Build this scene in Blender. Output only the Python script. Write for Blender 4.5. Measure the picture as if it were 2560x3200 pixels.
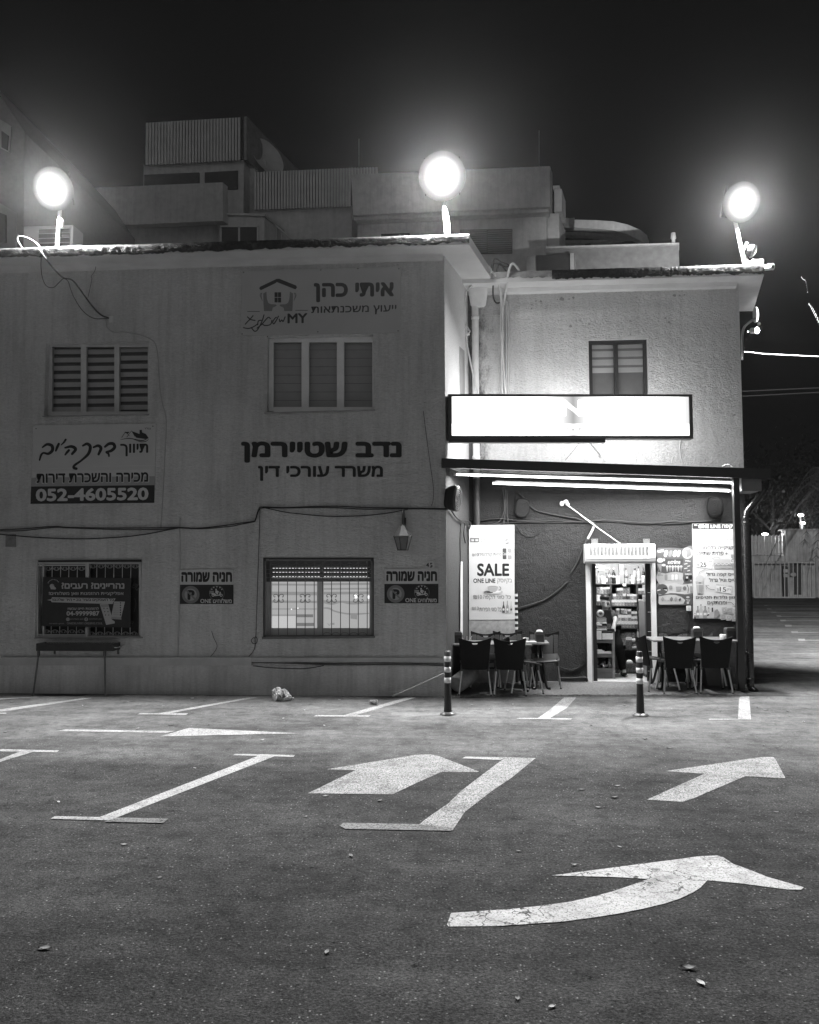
import bpy, math, random
from mathutils import Vector, Matrix
random.seed(7)
S = bpy.context.scene
for o in list(bpy.data.objects): bpy.data.objects.remove(o)
COL = S.collection
R = math.radians

# ------------------------------------------------------------------ camera
CAMZ, FPX = 1.85, 2600.0
PITCH, YAW, ROLL = R(3.60), R(4.06), R(0.19)
_w = Vector((-math.sin(YAW)*math.cos(PITCH), math.cos(YAW)*math.cos(PITCH), math.sin(PITCH)))
_r0 = Vector((math.cos(YAW), math.sin(YAW), 0)); _u0 = _r0.cross(_w)
_r = _r0*math.cos(ROLL) - _u0*math.sin(ROLL); _u = _r0*math.sin(ROLL) + _u0*math.cos(ROLL)
EYE = Vector((0, 0, CAMZ))
cd = bpy.data.cameras.new('camera'); cam = bpy.data.objects.new('camera', cd); COL.objects.link(cam)
cd.sensor_fit = 'HORIZONTAL'; cd.sensor_width = 36; cd.lens = 36*FPX/2560; cd.clip_end = 400; cd.clip_start = .1
m = Matrix.Identity(4)
for i in range(3): m[i][0], m[i][1], m[i][2], m[i][3] = _r[i], _u[i], -_w[i], EYE[i]
cam.matrix_world = m
S.camera = cam

# ------------------------------------------------------------------ world, exposure
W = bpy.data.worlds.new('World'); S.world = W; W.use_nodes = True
nt = W.node_tree
bg = nt.nodes['Background']
sky = nt.nodes.new('ShaderNodeTexSky'); sky.sky_type = 'NISHITA'; sky.sun_disc = False
sky.sun_elevation = R(-4); sky.sun_rotation = R(200)
bw = nt.nodes.new('ShaderNodeRGBToBW'); nt.links.new(sky.outputs[0], bw.inputs[0])
ad = nt.nodes.new('ShaderNodeMath'); ad.operation = 'MULTIPLY_ADD'; ad.inputs[1].default_value = .02; ad.inputs[2].default_value = .0052
nt.links.new(bw.outputs[0], ad.inputs[0])
# added sky glow behind the camera lifts the office wall, nothing over the roofs
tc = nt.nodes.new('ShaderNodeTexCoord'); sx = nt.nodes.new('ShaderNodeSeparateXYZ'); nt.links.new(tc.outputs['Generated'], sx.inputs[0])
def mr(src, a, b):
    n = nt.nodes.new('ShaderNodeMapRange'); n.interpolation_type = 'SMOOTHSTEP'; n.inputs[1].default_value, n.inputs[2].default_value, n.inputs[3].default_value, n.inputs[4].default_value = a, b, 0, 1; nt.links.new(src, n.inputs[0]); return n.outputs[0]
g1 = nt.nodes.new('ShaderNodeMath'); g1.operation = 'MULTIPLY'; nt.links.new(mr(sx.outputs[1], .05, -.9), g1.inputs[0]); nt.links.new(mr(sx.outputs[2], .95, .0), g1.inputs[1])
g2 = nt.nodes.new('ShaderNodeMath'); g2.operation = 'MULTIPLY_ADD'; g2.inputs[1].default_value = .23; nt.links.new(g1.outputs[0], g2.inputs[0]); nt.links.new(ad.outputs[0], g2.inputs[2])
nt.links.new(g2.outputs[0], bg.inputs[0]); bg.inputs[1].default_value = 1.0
S.view_settings.view_transform = 'Standard'; S.view_settings.look = 'None'
S.view_settings.exposure = 0; S.view_settings.gamma = 1
S.render.engine = 'CYCLES'
C = S.cycles
C.use_denoising = True
try: C.denoiser = 'OPENIMAGEDENOISE'
except Exception: pass
C.max_bounces = 6; C.diffuse_bounces = 4; C.glossy_bounces = 3; C.transparent_max_bounces = 12
C.volume_bounces = 0; C.sample_clamp_indirect = 4; C.caustics_reflective = False; C.caustics_refractive = False
LAMP_E, SPILL_E, TUBE_E, SIGN_E, ROOM_E, HAZE = 1350.0, 9.0, 25.0, 5.0, 13.0, .0002

# ------------------------------------------------------------------ measuring: photo point -> place in the world
def ray(px, py): return (_r*((px-1280)/FPX) - _u*((py-1600)/FPX) + _w)
def G(px, py, z=0.0):
    d = ray(px, py); t = (z-CAMZ)/d.z; return EYE + d*t
def PY(px, py, y):
    d = ray(px, py); return EYE + d*(y/d.y)
def PL(px, py, p0, n):
    d = ray(px, py); return EYE + d*((p0-EYE).dot(n)/d.dot(n))
def zz(x0, y0, k): return lambda x, y: (x0+x*k, y0+y*k)
za = zz(0,200,1280/1725); zb = zz(1280,200,1280/1725); zc = zz(0,750,720/1725); zd = zz(720,750,720/1725)
ze = zz(0,1550,720/1725); zf = zz(720,1550,720/1725); zg = zz(1360,800,640/1725); zh = zz(1920,800,640/1725)
zi = zz(1360,1400,500/1268); zj = zz(1780,1600,300/1078); zk = zz(2030,1600,330/1129); zl = zz(2300,1500,260/747)
zm = zz(1840,1740,220/1725); zn = zz(1840,1960,220/1725); zo = zz(1390,1920,400/1725); zp = zz(2040,1930,360/1725)
zq = zz(100,1740,360/1725); zr = zz(0,2130,1280/1725); zs = zz(1280,2130,1280/1725); zt = zz(1280,2600,1280/1725)
zu = zz(2040,1620,290/1725); zv = zz(1400,1400,1020/1725)
def q(f, *pts): return [f(*p) for p in pts]

SEAM = G(1900, 2386).y
CA = G(1397, 2177); YA = CA.y                       # street corner of the office building
SD = ray(2120, 1763); SD.z = 0; SD.normalize()      # direction of the side walls (the plan is skewed)
_d = ray(1472, 2136); _d.z = 0
# where the view direction of the inner corner meets the side wall
_den = _d.x*SD.y - _d.y*SD.x
_t = (CA.x*SD.y - CA.y*SD.x)/_den
YB = _t*_d.y
def A(px, py, o=0.0): return PY(px, py, YA-o)
def B(px, py, o=0.0): return PY(px, py, YB-o)
NS = Vector((SD.y, -SD.x, 0))                       # outward normal of the side wall
def SW(px, py, o=0.0): return PL(px, py, CA+NS*o, NS)
FL = Vector((CA.x-.03, YA-.06, 0)); FR = G(2322, 2166); FR.z = 0
FD = (FR-FL).normalized(); FN = Vector((FD.y, -FD.x, 0))
def WF(px, py, back=0.0): return PL(px, py, FL-FN*back, FN)   # planes parallel to the awning's front edge

# ------------------------------------------------------------------ objects
def tag(o, label=None, cat=None, group=None, kind=None):
    if label: o['label'] = label
    if cat: o['category'] = cat
    if group: o['group'] = group
    if kind: o['kind'] = kind
    return o
def thing(name, label, cat, loc=(0,0,0), group=None):
    o = bpy.data.objects.new(name, None); COL.objects.link(o); o.empty_display_size = .1
    o.location = loc; return tag(o, label, cat, group)
def root_loc(o):
    while o.parent: o = o.parent
    return o.location
def copy_tree(o, parent=None):
    c = o.copy(); COL.objects.link(c)
    if parent: c.parent = parent
    for ch in list(o.children): copy_tree(ch, c)
    return c

class MB:
    def __init__(s): s.v = []; s.f = []; s.m = []; s.mats = []; s.cur = 0; s.sm = []
    def use(s, mat):
        if mat not in s.mats: s.mats.append(mat)
        s.cur = s.mats.index(mat); return s
    def add(s, vs, fs, smooth=False):
        n = len(s.v); s.v += [Vector(p) for p in vs]
        for f in fs: s.f.append([i+n for i in f]); s.m.append(s.cur); s.sm.append(smooth)
        return s
    def poly(s, pts): return s.add(pts, [list(range(len(pts)))])
    def prism(s, pts, vec):
        vec = Vector(vec); n = len(pts); a = [Vector(p) for p in pts]; b = [p+vec for p in a]
        fs = [list(range(n)), list(range(2*n-1, n-1, -1))] + [[i, i+n, (i+1) % n+n, (i+1) % n] for i in range(n)]
        # face 0 must look away from vec
        nn = (a[1]-a[0]).cross(a[2]-a[1])
        if nn.dot(vec) > 0: fs = [list(reversed(f)) for f in fs]
        return s.add(a+b, fs)
    def box(s, a, b):
        x0, y0, z0 = [min(a[i], b[i]) for i in range(3)]; x1, y1, z1 = [max(a[i], b[i]) for i in range(3)]
        return s.add([(x0,y0,z0),(x1,y0,z0),(x1,y1,z0),(x0,y1,z0),(x0,y0,z1),(x1,y0,z1),(x1,y1,z1),(x0,y1,z1)],
                     [[0,3,2,1],[4,5,6,7],[0,1,5,4],[1,2,6,5],[2,3,7,6],[3,0,4,7]])
    def obox(s, c, ax, ay, az):
        c, ax, ay, az = Vector(c), Vector(ax), Vector(ay), Vector(az)
        vs = [c+ax*i+ay*j+az*k for k in (-1,1) for j in (-1,1) for i in (-1,1)]
        fs = [[0,2,3,1],[4,5,7,6],[0,1,5,4],[1,3,7,5],[3,2,6,7],[2,0,4,6]]
        if ax.cross(ay).dot(az) < 0: fs = [f[::-1] for f in fs]
        return s.add(vs, fs)
    def tube(s, pts, r, seg=8, cap=True):
        pts = [Vector(p) for p in pts]; n = len(pts)
        rs = r if isinstance(r, (list, tuple)) else [r]*n
        vs, fs = [], []; prev = None
        for i, p in enumerate(pts):
            t = (pts[min(i+1, n-1)]-pts[max(i-1, 0)])
            if t.length < 1e-9: t = Vector((0,0,1))
            t.normalize()
            if prev is None:
                a = t.orthogonal().normalized()
            else:
                a = prev - t*prev.dot(t)
                a = a.normalized() if a.length > 1e-6 else t.orthogonal().normalized()
            prev = a; b = t.cross(a)
            for k in range(seg):
                an = 2*math.pi*k/seg; vs.append(p+(a*math.cos(an)+b*math.sin(an))*rs[i])
        for i in range(n-1):
            for k in range(seg):
                fs.append([i*seg+k, i*seg+(k+1) % seg, (i+1)*seg+(k+1) % seg, (i+1)*seg+k])
        s.add(vs, fs, True)
        if cap: s.add(vs[:seg], [list(range(seg))[::-1]]); s.add(vs[-seg:], [list(range(seg))])
        return s
    def lathe(s, base, prof, seg=16, axis=(0,0,1), sx=1, sy=1):
        base = Vector(base); ax = Vector(axis).normalized(); a = ax.orthogonal().normalized(); b = ax.cross(a)
        if abs(ax.z) > .99: a, b = Vector((1,0,0)), Vector((0,1,0))*(1 if ax.z > 0 else -1)
        vs, fs = [], []
        for r, h in prof:
            for k in range(seg):
                an = 2*math.pi*k/seg; vs.append(base+ax*h+a*(math.cos(an)*r*sx)+b*(math.sin(an)*r*sy))
        for i in range(len(prof)-1):
            for k in range(seg): fs.append([i*seg+k, i*seg+(k+1) % seg, (i+1)*seg+(k+1) % seg, (i+1)*seg+k])
        s.add(vs, fs, True)
        if prof[0][0] > 1e-5: s.add(vs[:seg], [list(range(seg))[::-1]])
        if prof[-1][0] > 1e-5: s.add(vs[-seg:], [list(range(seg))])
        return s
    def ball(s, c, rx, ry=None, rz=None, seg=12, rings=8, jit=0, rnd=None):
        ry = ry or rx; rz = rz or rx; c = Vector(c); vs, fs = [], []
        for i in range(1, rings):
            th = math.pi*i/rings
            for k in range(seg):
                ph = 2*math.pi*k/seg; j = 1+(rnd.uniform(-jit, jit) if rnd else 0)
                vs.append(c+Vector((rx*math.sin(th)*math.cos(ph)*j, ry*math.sin(th)*math.sin(ph)*j, rz*math.cos(th)*j)))
        n = len(vs); vs += [c+Vector((0,0,rz)), c-Vector((0,0,rz))]
        for i in range(rings-2):
            for k in range(seg): fs.append([i*seg+k, (i+1)*seg+k, (i+1)*seg+(k+1) % seg, i*seg+(k+1) % seg])
        for k in range(seg):
            fs.append([n, k, (k+1) % seg]); fs.append([n+1, (rings-2)*seg+(k+1) % seg, (rings-2)*seg+k])
        return s.add(vs, fs, True)
    def build(s, name, mat=None, parent=None, label=None, cat=None, group=None, kind=None, bevel=0, xf=None, sub=0):
        me = bpy.data.meshes.new(name)
        vs = [xf @ p for p in s.v] if xf else s.v
        if parent is not None: off = Vector(root_loc(parent))
        else:
            xs = [[p[i] for p in vs] for i in range(3)]
            off = Vector(((min(xs[0])+max(xs[0]))/2, (min(xs[1])+max(xs[1]))/2, min(xs[2])))
        me.from_pydata([p-off for p in vs], [], s.f)
        ml = s.mats if s.mats else [mat]
        for x in ml: me.materials.append(x)
        for i, p in enumerate(me.polygons): p.material_index = s.m[i] if s.mats else 0; p.use_smooth = s.sm[i]
        me.update()
        o = bpy.data.objects.new(name, me); COL.objects.link(o)
        if parent is not None: o.parent = parent
        else: o.location = off
        if bevel:
            b = o.modifiers.new('bevel', 'BEVEL'); b.width = bevel; b.segments = 2; b.limit_method = 'ANGLE'; b.angle_limit = R(40)
        if sub:
            b = o.modifiers.new('sub', 'SUBSURF'); b.levels = b.render_levels = sub
        return tag(o, label, cat, group, kind)

def smooth_path(pts, n=6):
    """Catmull-Rom through 3-D points"""
    P = [Vector(p) for p in pts]
    if len(P) < 3: return P
    P = [P[0]*2-P[1]] + P + [P[-1]*2-P[-2]]
    out = []
    for i in range(1, len(P)-2):
        p0, p1, p2, p3 = P[i-1:i+3]
        for k in range(n):
            t = k/n
            out.append(.5*((2*p1)+(p2-p0)*t+(2*p0-5*p1+4*p2-p3)*t*t+(3*p1-p0-3*p2+p3)*t**3))
    return out+[P[-2]]

# flat text -> triangles, cached
_tc = {}
def text_mesh(body, shear=0.0):
    key = (body, shear)
    if key in _tc: return _tc[key]
    heb = lambda c: 0x590 <= ord(c) <= 0x5ff
    c = bpy.data.curves.new('t', 'FONT'); c.resolution_u = 3; c.shear = shear
    if any(heb(x) for x in body):                    # right-to-left lines: show in visual order
        runs, cur, ch = [], '', None
        for x in body:
            k = heb(x) or (x in " '\"?!,." and ch is not False) if not x.isascii() or x in " '\"?!,." else False
            if ch is None or k == ch: cur += x
            else: runs.append((ch, cur)); cur = x
            ch = k
        runs.append((ch, cur))
        body2 = ''.join((r[::-1] if h else r) for h, r in reversed(runs))
    else: body2 = body
    dal = [i for i, x in enumerate(body2) if x == 'ד']; c.body = body2.replace('ד', 'ר')
    o = bpy.data.objects.new('t', c); COL.objects.link(o)
    dg = bpy.context.evaluated_depsgraph_get(); dg.update()
    me = bpy.data.meshes.new_from_object(o.evaluated_get(dg))
    vs = [v.co.copy() for v in me.vertices]; fs = [list(p.vertices) for p in me.polygons]
    for i in dal:                                    # the corner of the letter dalet
        c.body = body2[:i].replace('ד', 'ר')+'ר'; o.data = c; dg.update(); m2 = bpy.data.meshes.new_from_object(o.evaluated_get(dg))
        xr_ = max(v.co.x for v in m2.vertices); bpy.data.meshes.remove(m2)
        c.body = 'ר'; dg.update(); m2 = bpy.data.meshes.new_from_object(o.evaluated_get(dg)); yt_ = max(v.co.y for v in m2.vertices); bpy.data.meshes.remove(m2)
        n = len(vs); vs += [Vector((xr_-.12, yt_-.075, 1)), Vector((xr_+.055, yt_-.075, 1)), Vector((xr_+.055, yt_, 1)), Vector((xr_-.12, yt_, 1))]; fs.append([n, n+1, n+2, n+3])
    bpy.data.objects.remove(o); bpy.data.meshes.remove(me); bpy.data.curves.remove(c)
    if not vs: vs = [Vector((0,0,0)), Vector((1,0,0)), Vector((0,1,0))]; fs = []
    x0, x1 = min(v.x for v in vs), max(v.x for v in vs); y0, y1 = min(v.y for v in vs), max(v.y for v in vs)
    vs = [((v.x-x0)/(x1-x0), (v.y-y0)/(y1-y0), v.z) for v in vs]
    _tc[key] = (vs, fs, x1-x0, y1-y0); return _tc[key]

class Art:
    """flat printing on a plane; F(px, py, out) gives the place of a measured point. Every shape lies a hair above the one before."""
    def __init__(s, F, o=.004, z=None, step=.00007): s.F, s.o, s.z, s.step, s.mb = F, o, z or (lambda x, y: (x, y)), step, MB()
    lay = 0.0
    def pt(s, x, y): X, Y = s.z(x, y); return s.F(X, Y, s.o+s.lay)
    def poly(s, mat, pts):
        s.o += s.step; s.mb.use(mat); P = [s.pt(*p) for p in pts]
        ar = sum(pts[i][0]*pts[(i+1) % len(pts)][1]-pts[(i+1) % len(pts)][0]*pts[i][1] for i in range(len(pts)))
        s.mb.poly(P[::-1] if ar > 0 else P); return s
    def rect(s, mat, x0, y0, x1, y1): return s.poly(mat, [(x0,y0),(x1,y0),(x1,y1),(x0,y1)])
    def rrect(s, mat, x0, y0, x1, y1, r):
        p = []
        for cx, cy, a0 in ((x1-r,y0+r,-90),(x1-r,y1-r,0),(x0+r,y1-r,90),(x0+r,y0+r,180)):
            for k in range(5): a = R(a0+k*22.5); p.append((cx+r*math.cos(a), cy+r*math.sin(a)))
        return s.poly(mat, p)
    def disc(s, mat, cx, cy, rx, ry=None, n=24):
        ry = ry or rx; return s.poly(mat, [(cx+rx*math.cos(2*math.pi*k/n), cy+ry*math.sin(2*math.pi*k/n)) for k in range(n)])
    def ring(s, mat, cx, cy, r0, r1, a0=0, a1=360, n=28, ky=1):
        s.o += s.step; s.mb.use(mat)
        vs = []; 
        for k in range(n+1):
            a = R(a0+(a1-a0)*k/n)
            vs += [s.pt(cx+r0*math.cos(a), cy+ky*r0*math.sin(a)), s.pt(cx+r1*math.cos(a), cy+ky*r1*math.sin(a))]
        s.mb.add(vs, [[2*k, 2*k+1, 2*k+3, 2*k+2] for k in range(n)]); return s
    def stroke(s, mat, pts, w, n=5):
        """round-ended brush stroke through pts; w a width or one width per point"""
        s.o += s.step; s.mb.use(mat)
        ws = w if isinstance(w, (list, tuple)) else [w]*len(pts)
        P = smooth_path([(x, y, ww) for (x, y), ww in zip(pts, ws)], n) if len(pts) > 2 else [Vector((x, y, ww)) for (x, y), ww in zip(pts, ws)]
        L, Rr = [], []
        for i, p in enumerate(P):
            t = P[min(i+1, len(P)-1)]-P[max(i-1, 0)]; t.z = 0
            t = t.normalized() if t.length > 1e-6 else Vector((1,0,0)); nrm = Vector((-t.y, t.x, 0)); h = p.z/2
            L.append((p.x+nrm.x*h, p.y+nrm.y*h)); Rr.append((p.x-nrm.x*h, p.y-nrm.y*h))
        def cap(i, sg):
            t = (P[1]-P[0]) if i == 0 else (P[-1]-P[-2]); a = math.atan2(t.y, t.x); h = P[i].z/2
            return [(P[i].x+h*math.cos(a+sg*b), P[i].y+h*math.sin(a+sg*b)) for b in (R(60), R(20), R(-20), R(-60))]
        vs = [s.pt(*p) for pr in zip(L, Rr) for p in pr]; nn = len(P)
        s.mb.add(vs, [[2*k, 2*k+1, 2*k+3, 2*k+2] for k in range(nn-1)])
        e = [s.pt(*p) for p in [L[-1]]+cap(-1, 1)+[Rr[-1]]]; s.mb.add(e, [list(range(6))])
        t0 = P[1]-P[0]; a = math.atan2(t0.y, t0.x)+math.pi; h = P[0].z/2
        c0 = [(P[0].x+h*math.cos(a+b), P[0].y+h*math.sin(a+b)) for b in (R(60), R(20), R(-20), R(-60))]
        e = [s.pt(*p) for p in [Rr[0]]+c0+[L[0]]]; s.mb.add(e, [list(range(6))])
        return s
    def text(s, mat, body, x0, y0, x1, y1, bold=0.0, slope=0.0, shear=0.0, rot=None):
        """text filling the box x0..x1, y0 (top)..y1 (bottom); heavy type is built from layers shifted round the thin letter"""
        s.mb.use(mat); vs, fs, ew, eh = text_mesh(body, shear)
        du, dv = (bold*.8/ew, bold*.8/eh) if bold > .006 else (0, 0)
        for k in range(9 if du else 1):
            s.o += .000025 if du else s.step
            ox, oy = (0, 0) if k == 8 or not du else (du*math.cos(k*math.pi/4), dv*math.sin(k*math.pi/4))
            out = []
            for u, v, lay in vs:
                s.lay = lay*.00001
                u, v = du+u*(1-2*du)+ox, dv+v*(1-2*dv)+oy
                x, y = x0+u*(x1-x0), y1-v*(y1-y0)+slope*(u*(x1-x0))
                if rot:
                    cx, cy, a = (x0+x1)/2, (y0+y1)/2, R(rot); dx, dy = x-cx, y-cy
                    x, y = cx+dx*math.cos(a)-dy*math.sin(a), cy+dx*math.sin(a)+dy*math.cos(a)
                out.append(s.pt(x, y))
            s.mb.add(out, fs)
        s.lay = 0.0; s.o += s.step; return s
    def build(s, name, parent, **k): return s.mb.build(name, None, parent, **k)

# ------------------------------------------------------------------ materials (the photograph is black and white: all greys)
_mc = {}
def N(t, kind, **k):
    n = t.nodes.new(kind)
    for a, b in k.items():
        if a in ('operation', 'blend_type', 'feature', 'distance', 'data_type', 'wave_type', 'bands_direction', 'noise_dimensions', 'interpolation_type'): setattr(n, a, b)
        else:
            try: n.inputs[a].default_value = b
            except Exception: pass
    return n
def coords(t, scale=(1,1,1), world=False):
    if world: g = t.nodes.new('ShaderNodeNewGeometry').outputs['Position']
    else: g = t.nodes.new('ShaderNodeTexCoord').outputs['Object']
    mp = t.nodes.new('ShaderNodeMapping'); mp.inputs['Scale'].default_value = scale; t.links.new(g, mp.inputs[0]); return mp.outputs[0]
def noise(t, co, scale, detail=4, rough=.55, dist=0):
    n = N(t, 'ShaderNodeTexNoise', Scale=scale, Detail=detail, Roughness=rough, Distortion=dist); t.links.new(co, n.inputs['Vector']); return n.outputs['Fac']
def ramp(t, fac, stops):
    n = t.nodes.new('ShaderNodeValToRGB'); e = n.color_ramp.elements
    while len(e) < len(stops): e.new(.5)
    for el, (p, v) in zip(e, stops): el.position = p; el.color = (v, v, v, 1)
    t.links.new(fac, n.inputs[0]); return n.outputs[0]
def mul(t, a, b, op='MULTIPLY'):
    n = t.nodes.new('ShaderNodeMath'); n.operation = op
    for i, x in enumerate((a, b)):
        if isinstance(x, (int, float)): n.inputs[i].default_value = x
        else: t.links.new(x, n.inputs[i])
    return n.outputs[0]
def newmat(name):
    mt = bpy.data.materials.new(name); mt.use_nodes = True; return mt, mt.node_tree, mt.node_tree.nodes['Principled BSDF']
def M(name, v=.5, rough=.6, var=.12, scale=6.0, bump=0.0, bscale=80.0, metal=0.0, spec=.5, world=False):
    if name in _mc: return _mc[name]
    mt, t, b = newmat(name); _mc[name] = mt
    b.inputs['Roughness'].default_value = rough; b.inputs['Metallic'].default_value = metal; b.inputs['Specular IOR Level'].default_value = spec
    co = coords(t, world=world)
    n = noise(t, co, scale, 5)
    t.links.new(ramp(t, n, [(.3, v*(1-var)), (.7, min(1, v*(1+var)))]), b.inputs['Base Color'])
    if bump:
        h = noise(t, co, bscale, 3); bp = N(t, 'ShaderNodeBump', Strength=bump, Distance=.01); t.links.new(h, bp.inputs['Height']); t.links.new(bp.outputs[0], b.inputs['Normal'])
    return mt
def EM(name, v=1.0, s=1.0):
    if name in _mc: return _mc[name]
    mt = bpy.data.materials.new(name); mt.use_nodes = True; t = mt.node_tree; t.nodes.clear(); _mc[name] = mt
    e = t.nodes.new('ShaderNodeEmission'); e.inputs[0].default_value = (v, v, v, 1); e.inputs[1].default_value = s
    o = t.nodes.new('ShaderNodeOutputMaterial'); t.links.new(e.outputs[0], o.inputs[0]); return mt
def glass(name, refl=.12, tint=.9):
    if name in _mc: return _mc[name]
    mt = bpy.data.materials.new(name); mt.use_nodes = True; t = mt.node_tree; t.nodes.clear(); _mc[name] = mt
    a = t.nodes.new('ShaderNodeBsdfTransparent'); a.inputs[0].default_value = (tint,)*3+(1,)
    g = t.nodes.new('ShaderNodeBsdfGlossy'); g.inputs['Roughness'].default_value = .03
    fr = t.nodes.new('ShaderNodeLayerWeight'); fr.inputs[0].default_value = refl
    mx = t.nodes.new('ShaderNodeMixShader'); t.links.new(fr.outputs['Fresnel'], mx.inputs[0]); t.links.new(a.outputs[0], mx.inputs[1]); t.links.new(g.outputs[0], mx.inputs[2])
    o = t.nodes.new('ShaderNodeOutputMaterial'); t.links.new(mx.outputs[0], o.inputs[0]); return mt
def stucco(name, v, aniso=(1,1,1), bscale=55, bump=.9, stain=.25, rough=.85, dist=.012, streak=0.0, spec=.2, patch=0.0, grime=None):
    mt, t, b = newmat(name)
    b.inputs['Roughness'].default_value = rough; b.inputs['Specular IOR Level'].default_value = spec
    co = coords(t, world=True); ca = coords(t, aniso, True)
    big = ramp(t, noise(t, co, .9, 6, .6), [(.3, 1-stain), (.65, 1)])
    fine = ramp(t, noise(t, ca, bscale*.8, 3), [(.3, .88), (.7, 1.06)])
    col = mul(t, mul(t, big, fine), v)
    if streak:
        st = ramp(t, noise(t, coords(t, (5,5,.35), True), 1.6, 5, .7), [(.45, 1), (.75, 1-streak)]); col = mul(t, col, st)
    h = noise(t, ca, bscale, 4, .6, .6)
    if patch:                                        # flaked-off plaster
        pm = ramp(t, noise(t, coords(t, (1,1,1.6), True), 2.3, 4, .6), [(.70, 1), (.715, 1-patch)]); col = mul(t, col, pm)
    if grime:                                        # black mould creeping out from behind the rain pipe
        sx_ = t.nodes.new('ShaderNodeSeparateXYZ'); t.links.new(co, sx_.inputs[0])
        bandx = mul(t, mul(t, sx_.outputs[0], grime[0], 'SUBTRACT'), 1/(grime[1]-grime[0])); prof_ = ramp(t, bandx, [(0, .42), (.12, .34), (.55, .12), (1, 0)])
        gm = ramp(t, mul(t, noise(t, coords(t, (1,1,.45), True), 5, 8, .8), prof_, 'ADD'), [(.62, 1), (.86, .22)]); col = mul(t, col, gm)
    t.links.new(col, b.inputs['Base Color'])
    h2 = mul(t, h, noise(t, co, 9, 2), 'ADD')
    bp = N(t, 'ShaderNodeBump', Strength=bump, Distance=dist); t.links.new(h2, bp.inputs['Height']); t.links.new(bp.outputs[0], b.inputs['Normal'])
    return mt
def asphalt():
    mt, t, b = newmat('asphalt')
    co = coords(t, world=True)
    big = ramp(t, noise(t, co, .45, 8, .7), [(.30, .42), (.50, .95), (.72, 1.6)])
    band = ramp(t, noise(t, coords(t, (.22,1.7,1), True), 1.2, 7, .72), [(.30, .68), (.5, 1), (.72, 1.32)])
    grain = ramp(t, noise(t, co, 62, 4, .8), [(.30, .12), (.47, .85), (.58, 1.3), (.70, 2.6)])
    rough_ = ramp(t, noise(t, co, 5.5, 8, .8), [(.30, .45), (.5, 1), (.70, 1.35)])
    vo = N(t, 'ShaderNodeTexVoronoi', Scale=58.0); t.links.new(co, vo.inputs['Vector'])
    sel = t.nodes.new('ShaderNodeSeparateColor'); t.links.new(vo.outputs['Color'], sel.inputs[0])
    pick = ramp(t, sel.outputs[0], [(.84, 0), (1, 1)]); near = ramp(t, vo.outputs['Distance'], [(.16, 1), (.36, 0)])
    stone = mul(t, mul(t, pick, near), rough_)
    dark = ramp(t, noise(t, co, 14, 5, .75), [(.30, .18), (.42, 1)])
    # the lane along the buildings is newer, lighter asphalt; the seam runs across the lot
    sp = t.nodes.new('ShaderNodeSeparateXYZ'); t.links.new(co, sp.inputs[0])
    seam = mul(t, sp.outputs[1], mul(t, mul(t, noise(t, co, 1.3, 5), -.5, 'ADD'), .7), 'ADD')
    lane = ramp(t, mul(t, mul(t, seam, SEAM-1.5, 'SUBTRACT'), .25), [(.28, .036), (.42, .064), (.62, .080), (.9, .100)])
    calm = ramp(t, mul(t, mul(t, seam, SEAM-1.5, 'SUBTRACT'), .25), [(.25, 0), (.6, .75)])
    gmix = t.nodes.new('ShaderNodeMix'); gmix.data_type = 'FLOAT'; t.links.new(calm, gmix.inputs[0]); t.links.new(mul(t, grain, dark), gmix.inputs[2]); gmix.inputs[3].default_value = 1.0
    # thin cracks
    cv = N(t, 'ShaderNodeTexVoronoi', feature='DISTANCE_TO_EDGE', Scale=.55); cw = t.nodes.new('ShaderNodeVectorMath'); cw.operation = 'ADD'; t.links.new(co, cw.inputs[0])
    cn = N(t, 'ShaderNodeTexNoise', Scale=2.2, Detail=6.0); t.links.new(co, cn.inputs['Vector']); cs = t.nodes.new('ShaderNodeVectorMath'); cs.operation = 'SCALE'; cs.inputs['Scale'].default_value = .9; t.links.new(cn.outputs['Color'], cs.inputs[0]); t.links.new(cs.outputs[0], cw.inputs[1]); t.links.new(cw.outputs[0], cv.inputs['Vector'])
    crack = mul(t, ramp(t, cv.outputs['Distance'], [(.002, .72), (.006, 1)]), ramp(t, noise(t, co, .7, 3), [(.45, 0), (.6, 1)]), 'MAXIMUM')
    col = mul(t, mul(t, mul(t, big, band), mul(t, mul(t, gmix.outputs[0], rough_), crack)), lane)
    col = mul(t, col, mul(t, stone, .17), 'ADD')
    t.links.new(col, b.inputs['Base Color']); b.inputs['Roughness'].default_value = .95; b.inputs['Specular IOR Level'].default_value = .06
    h = mul(t, noise(t, co, 95, 2, .7), noise(t, co, 30, 3, .6), 'ADD')
    bp = N(t, 'ShaderNodeBump', Strength=.85, Distance=.012); t.links.new(h, bp.inputs['Height']); t.links.new(bp.outputs[0], b.inputs['Normal'])
    return mt
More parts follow.
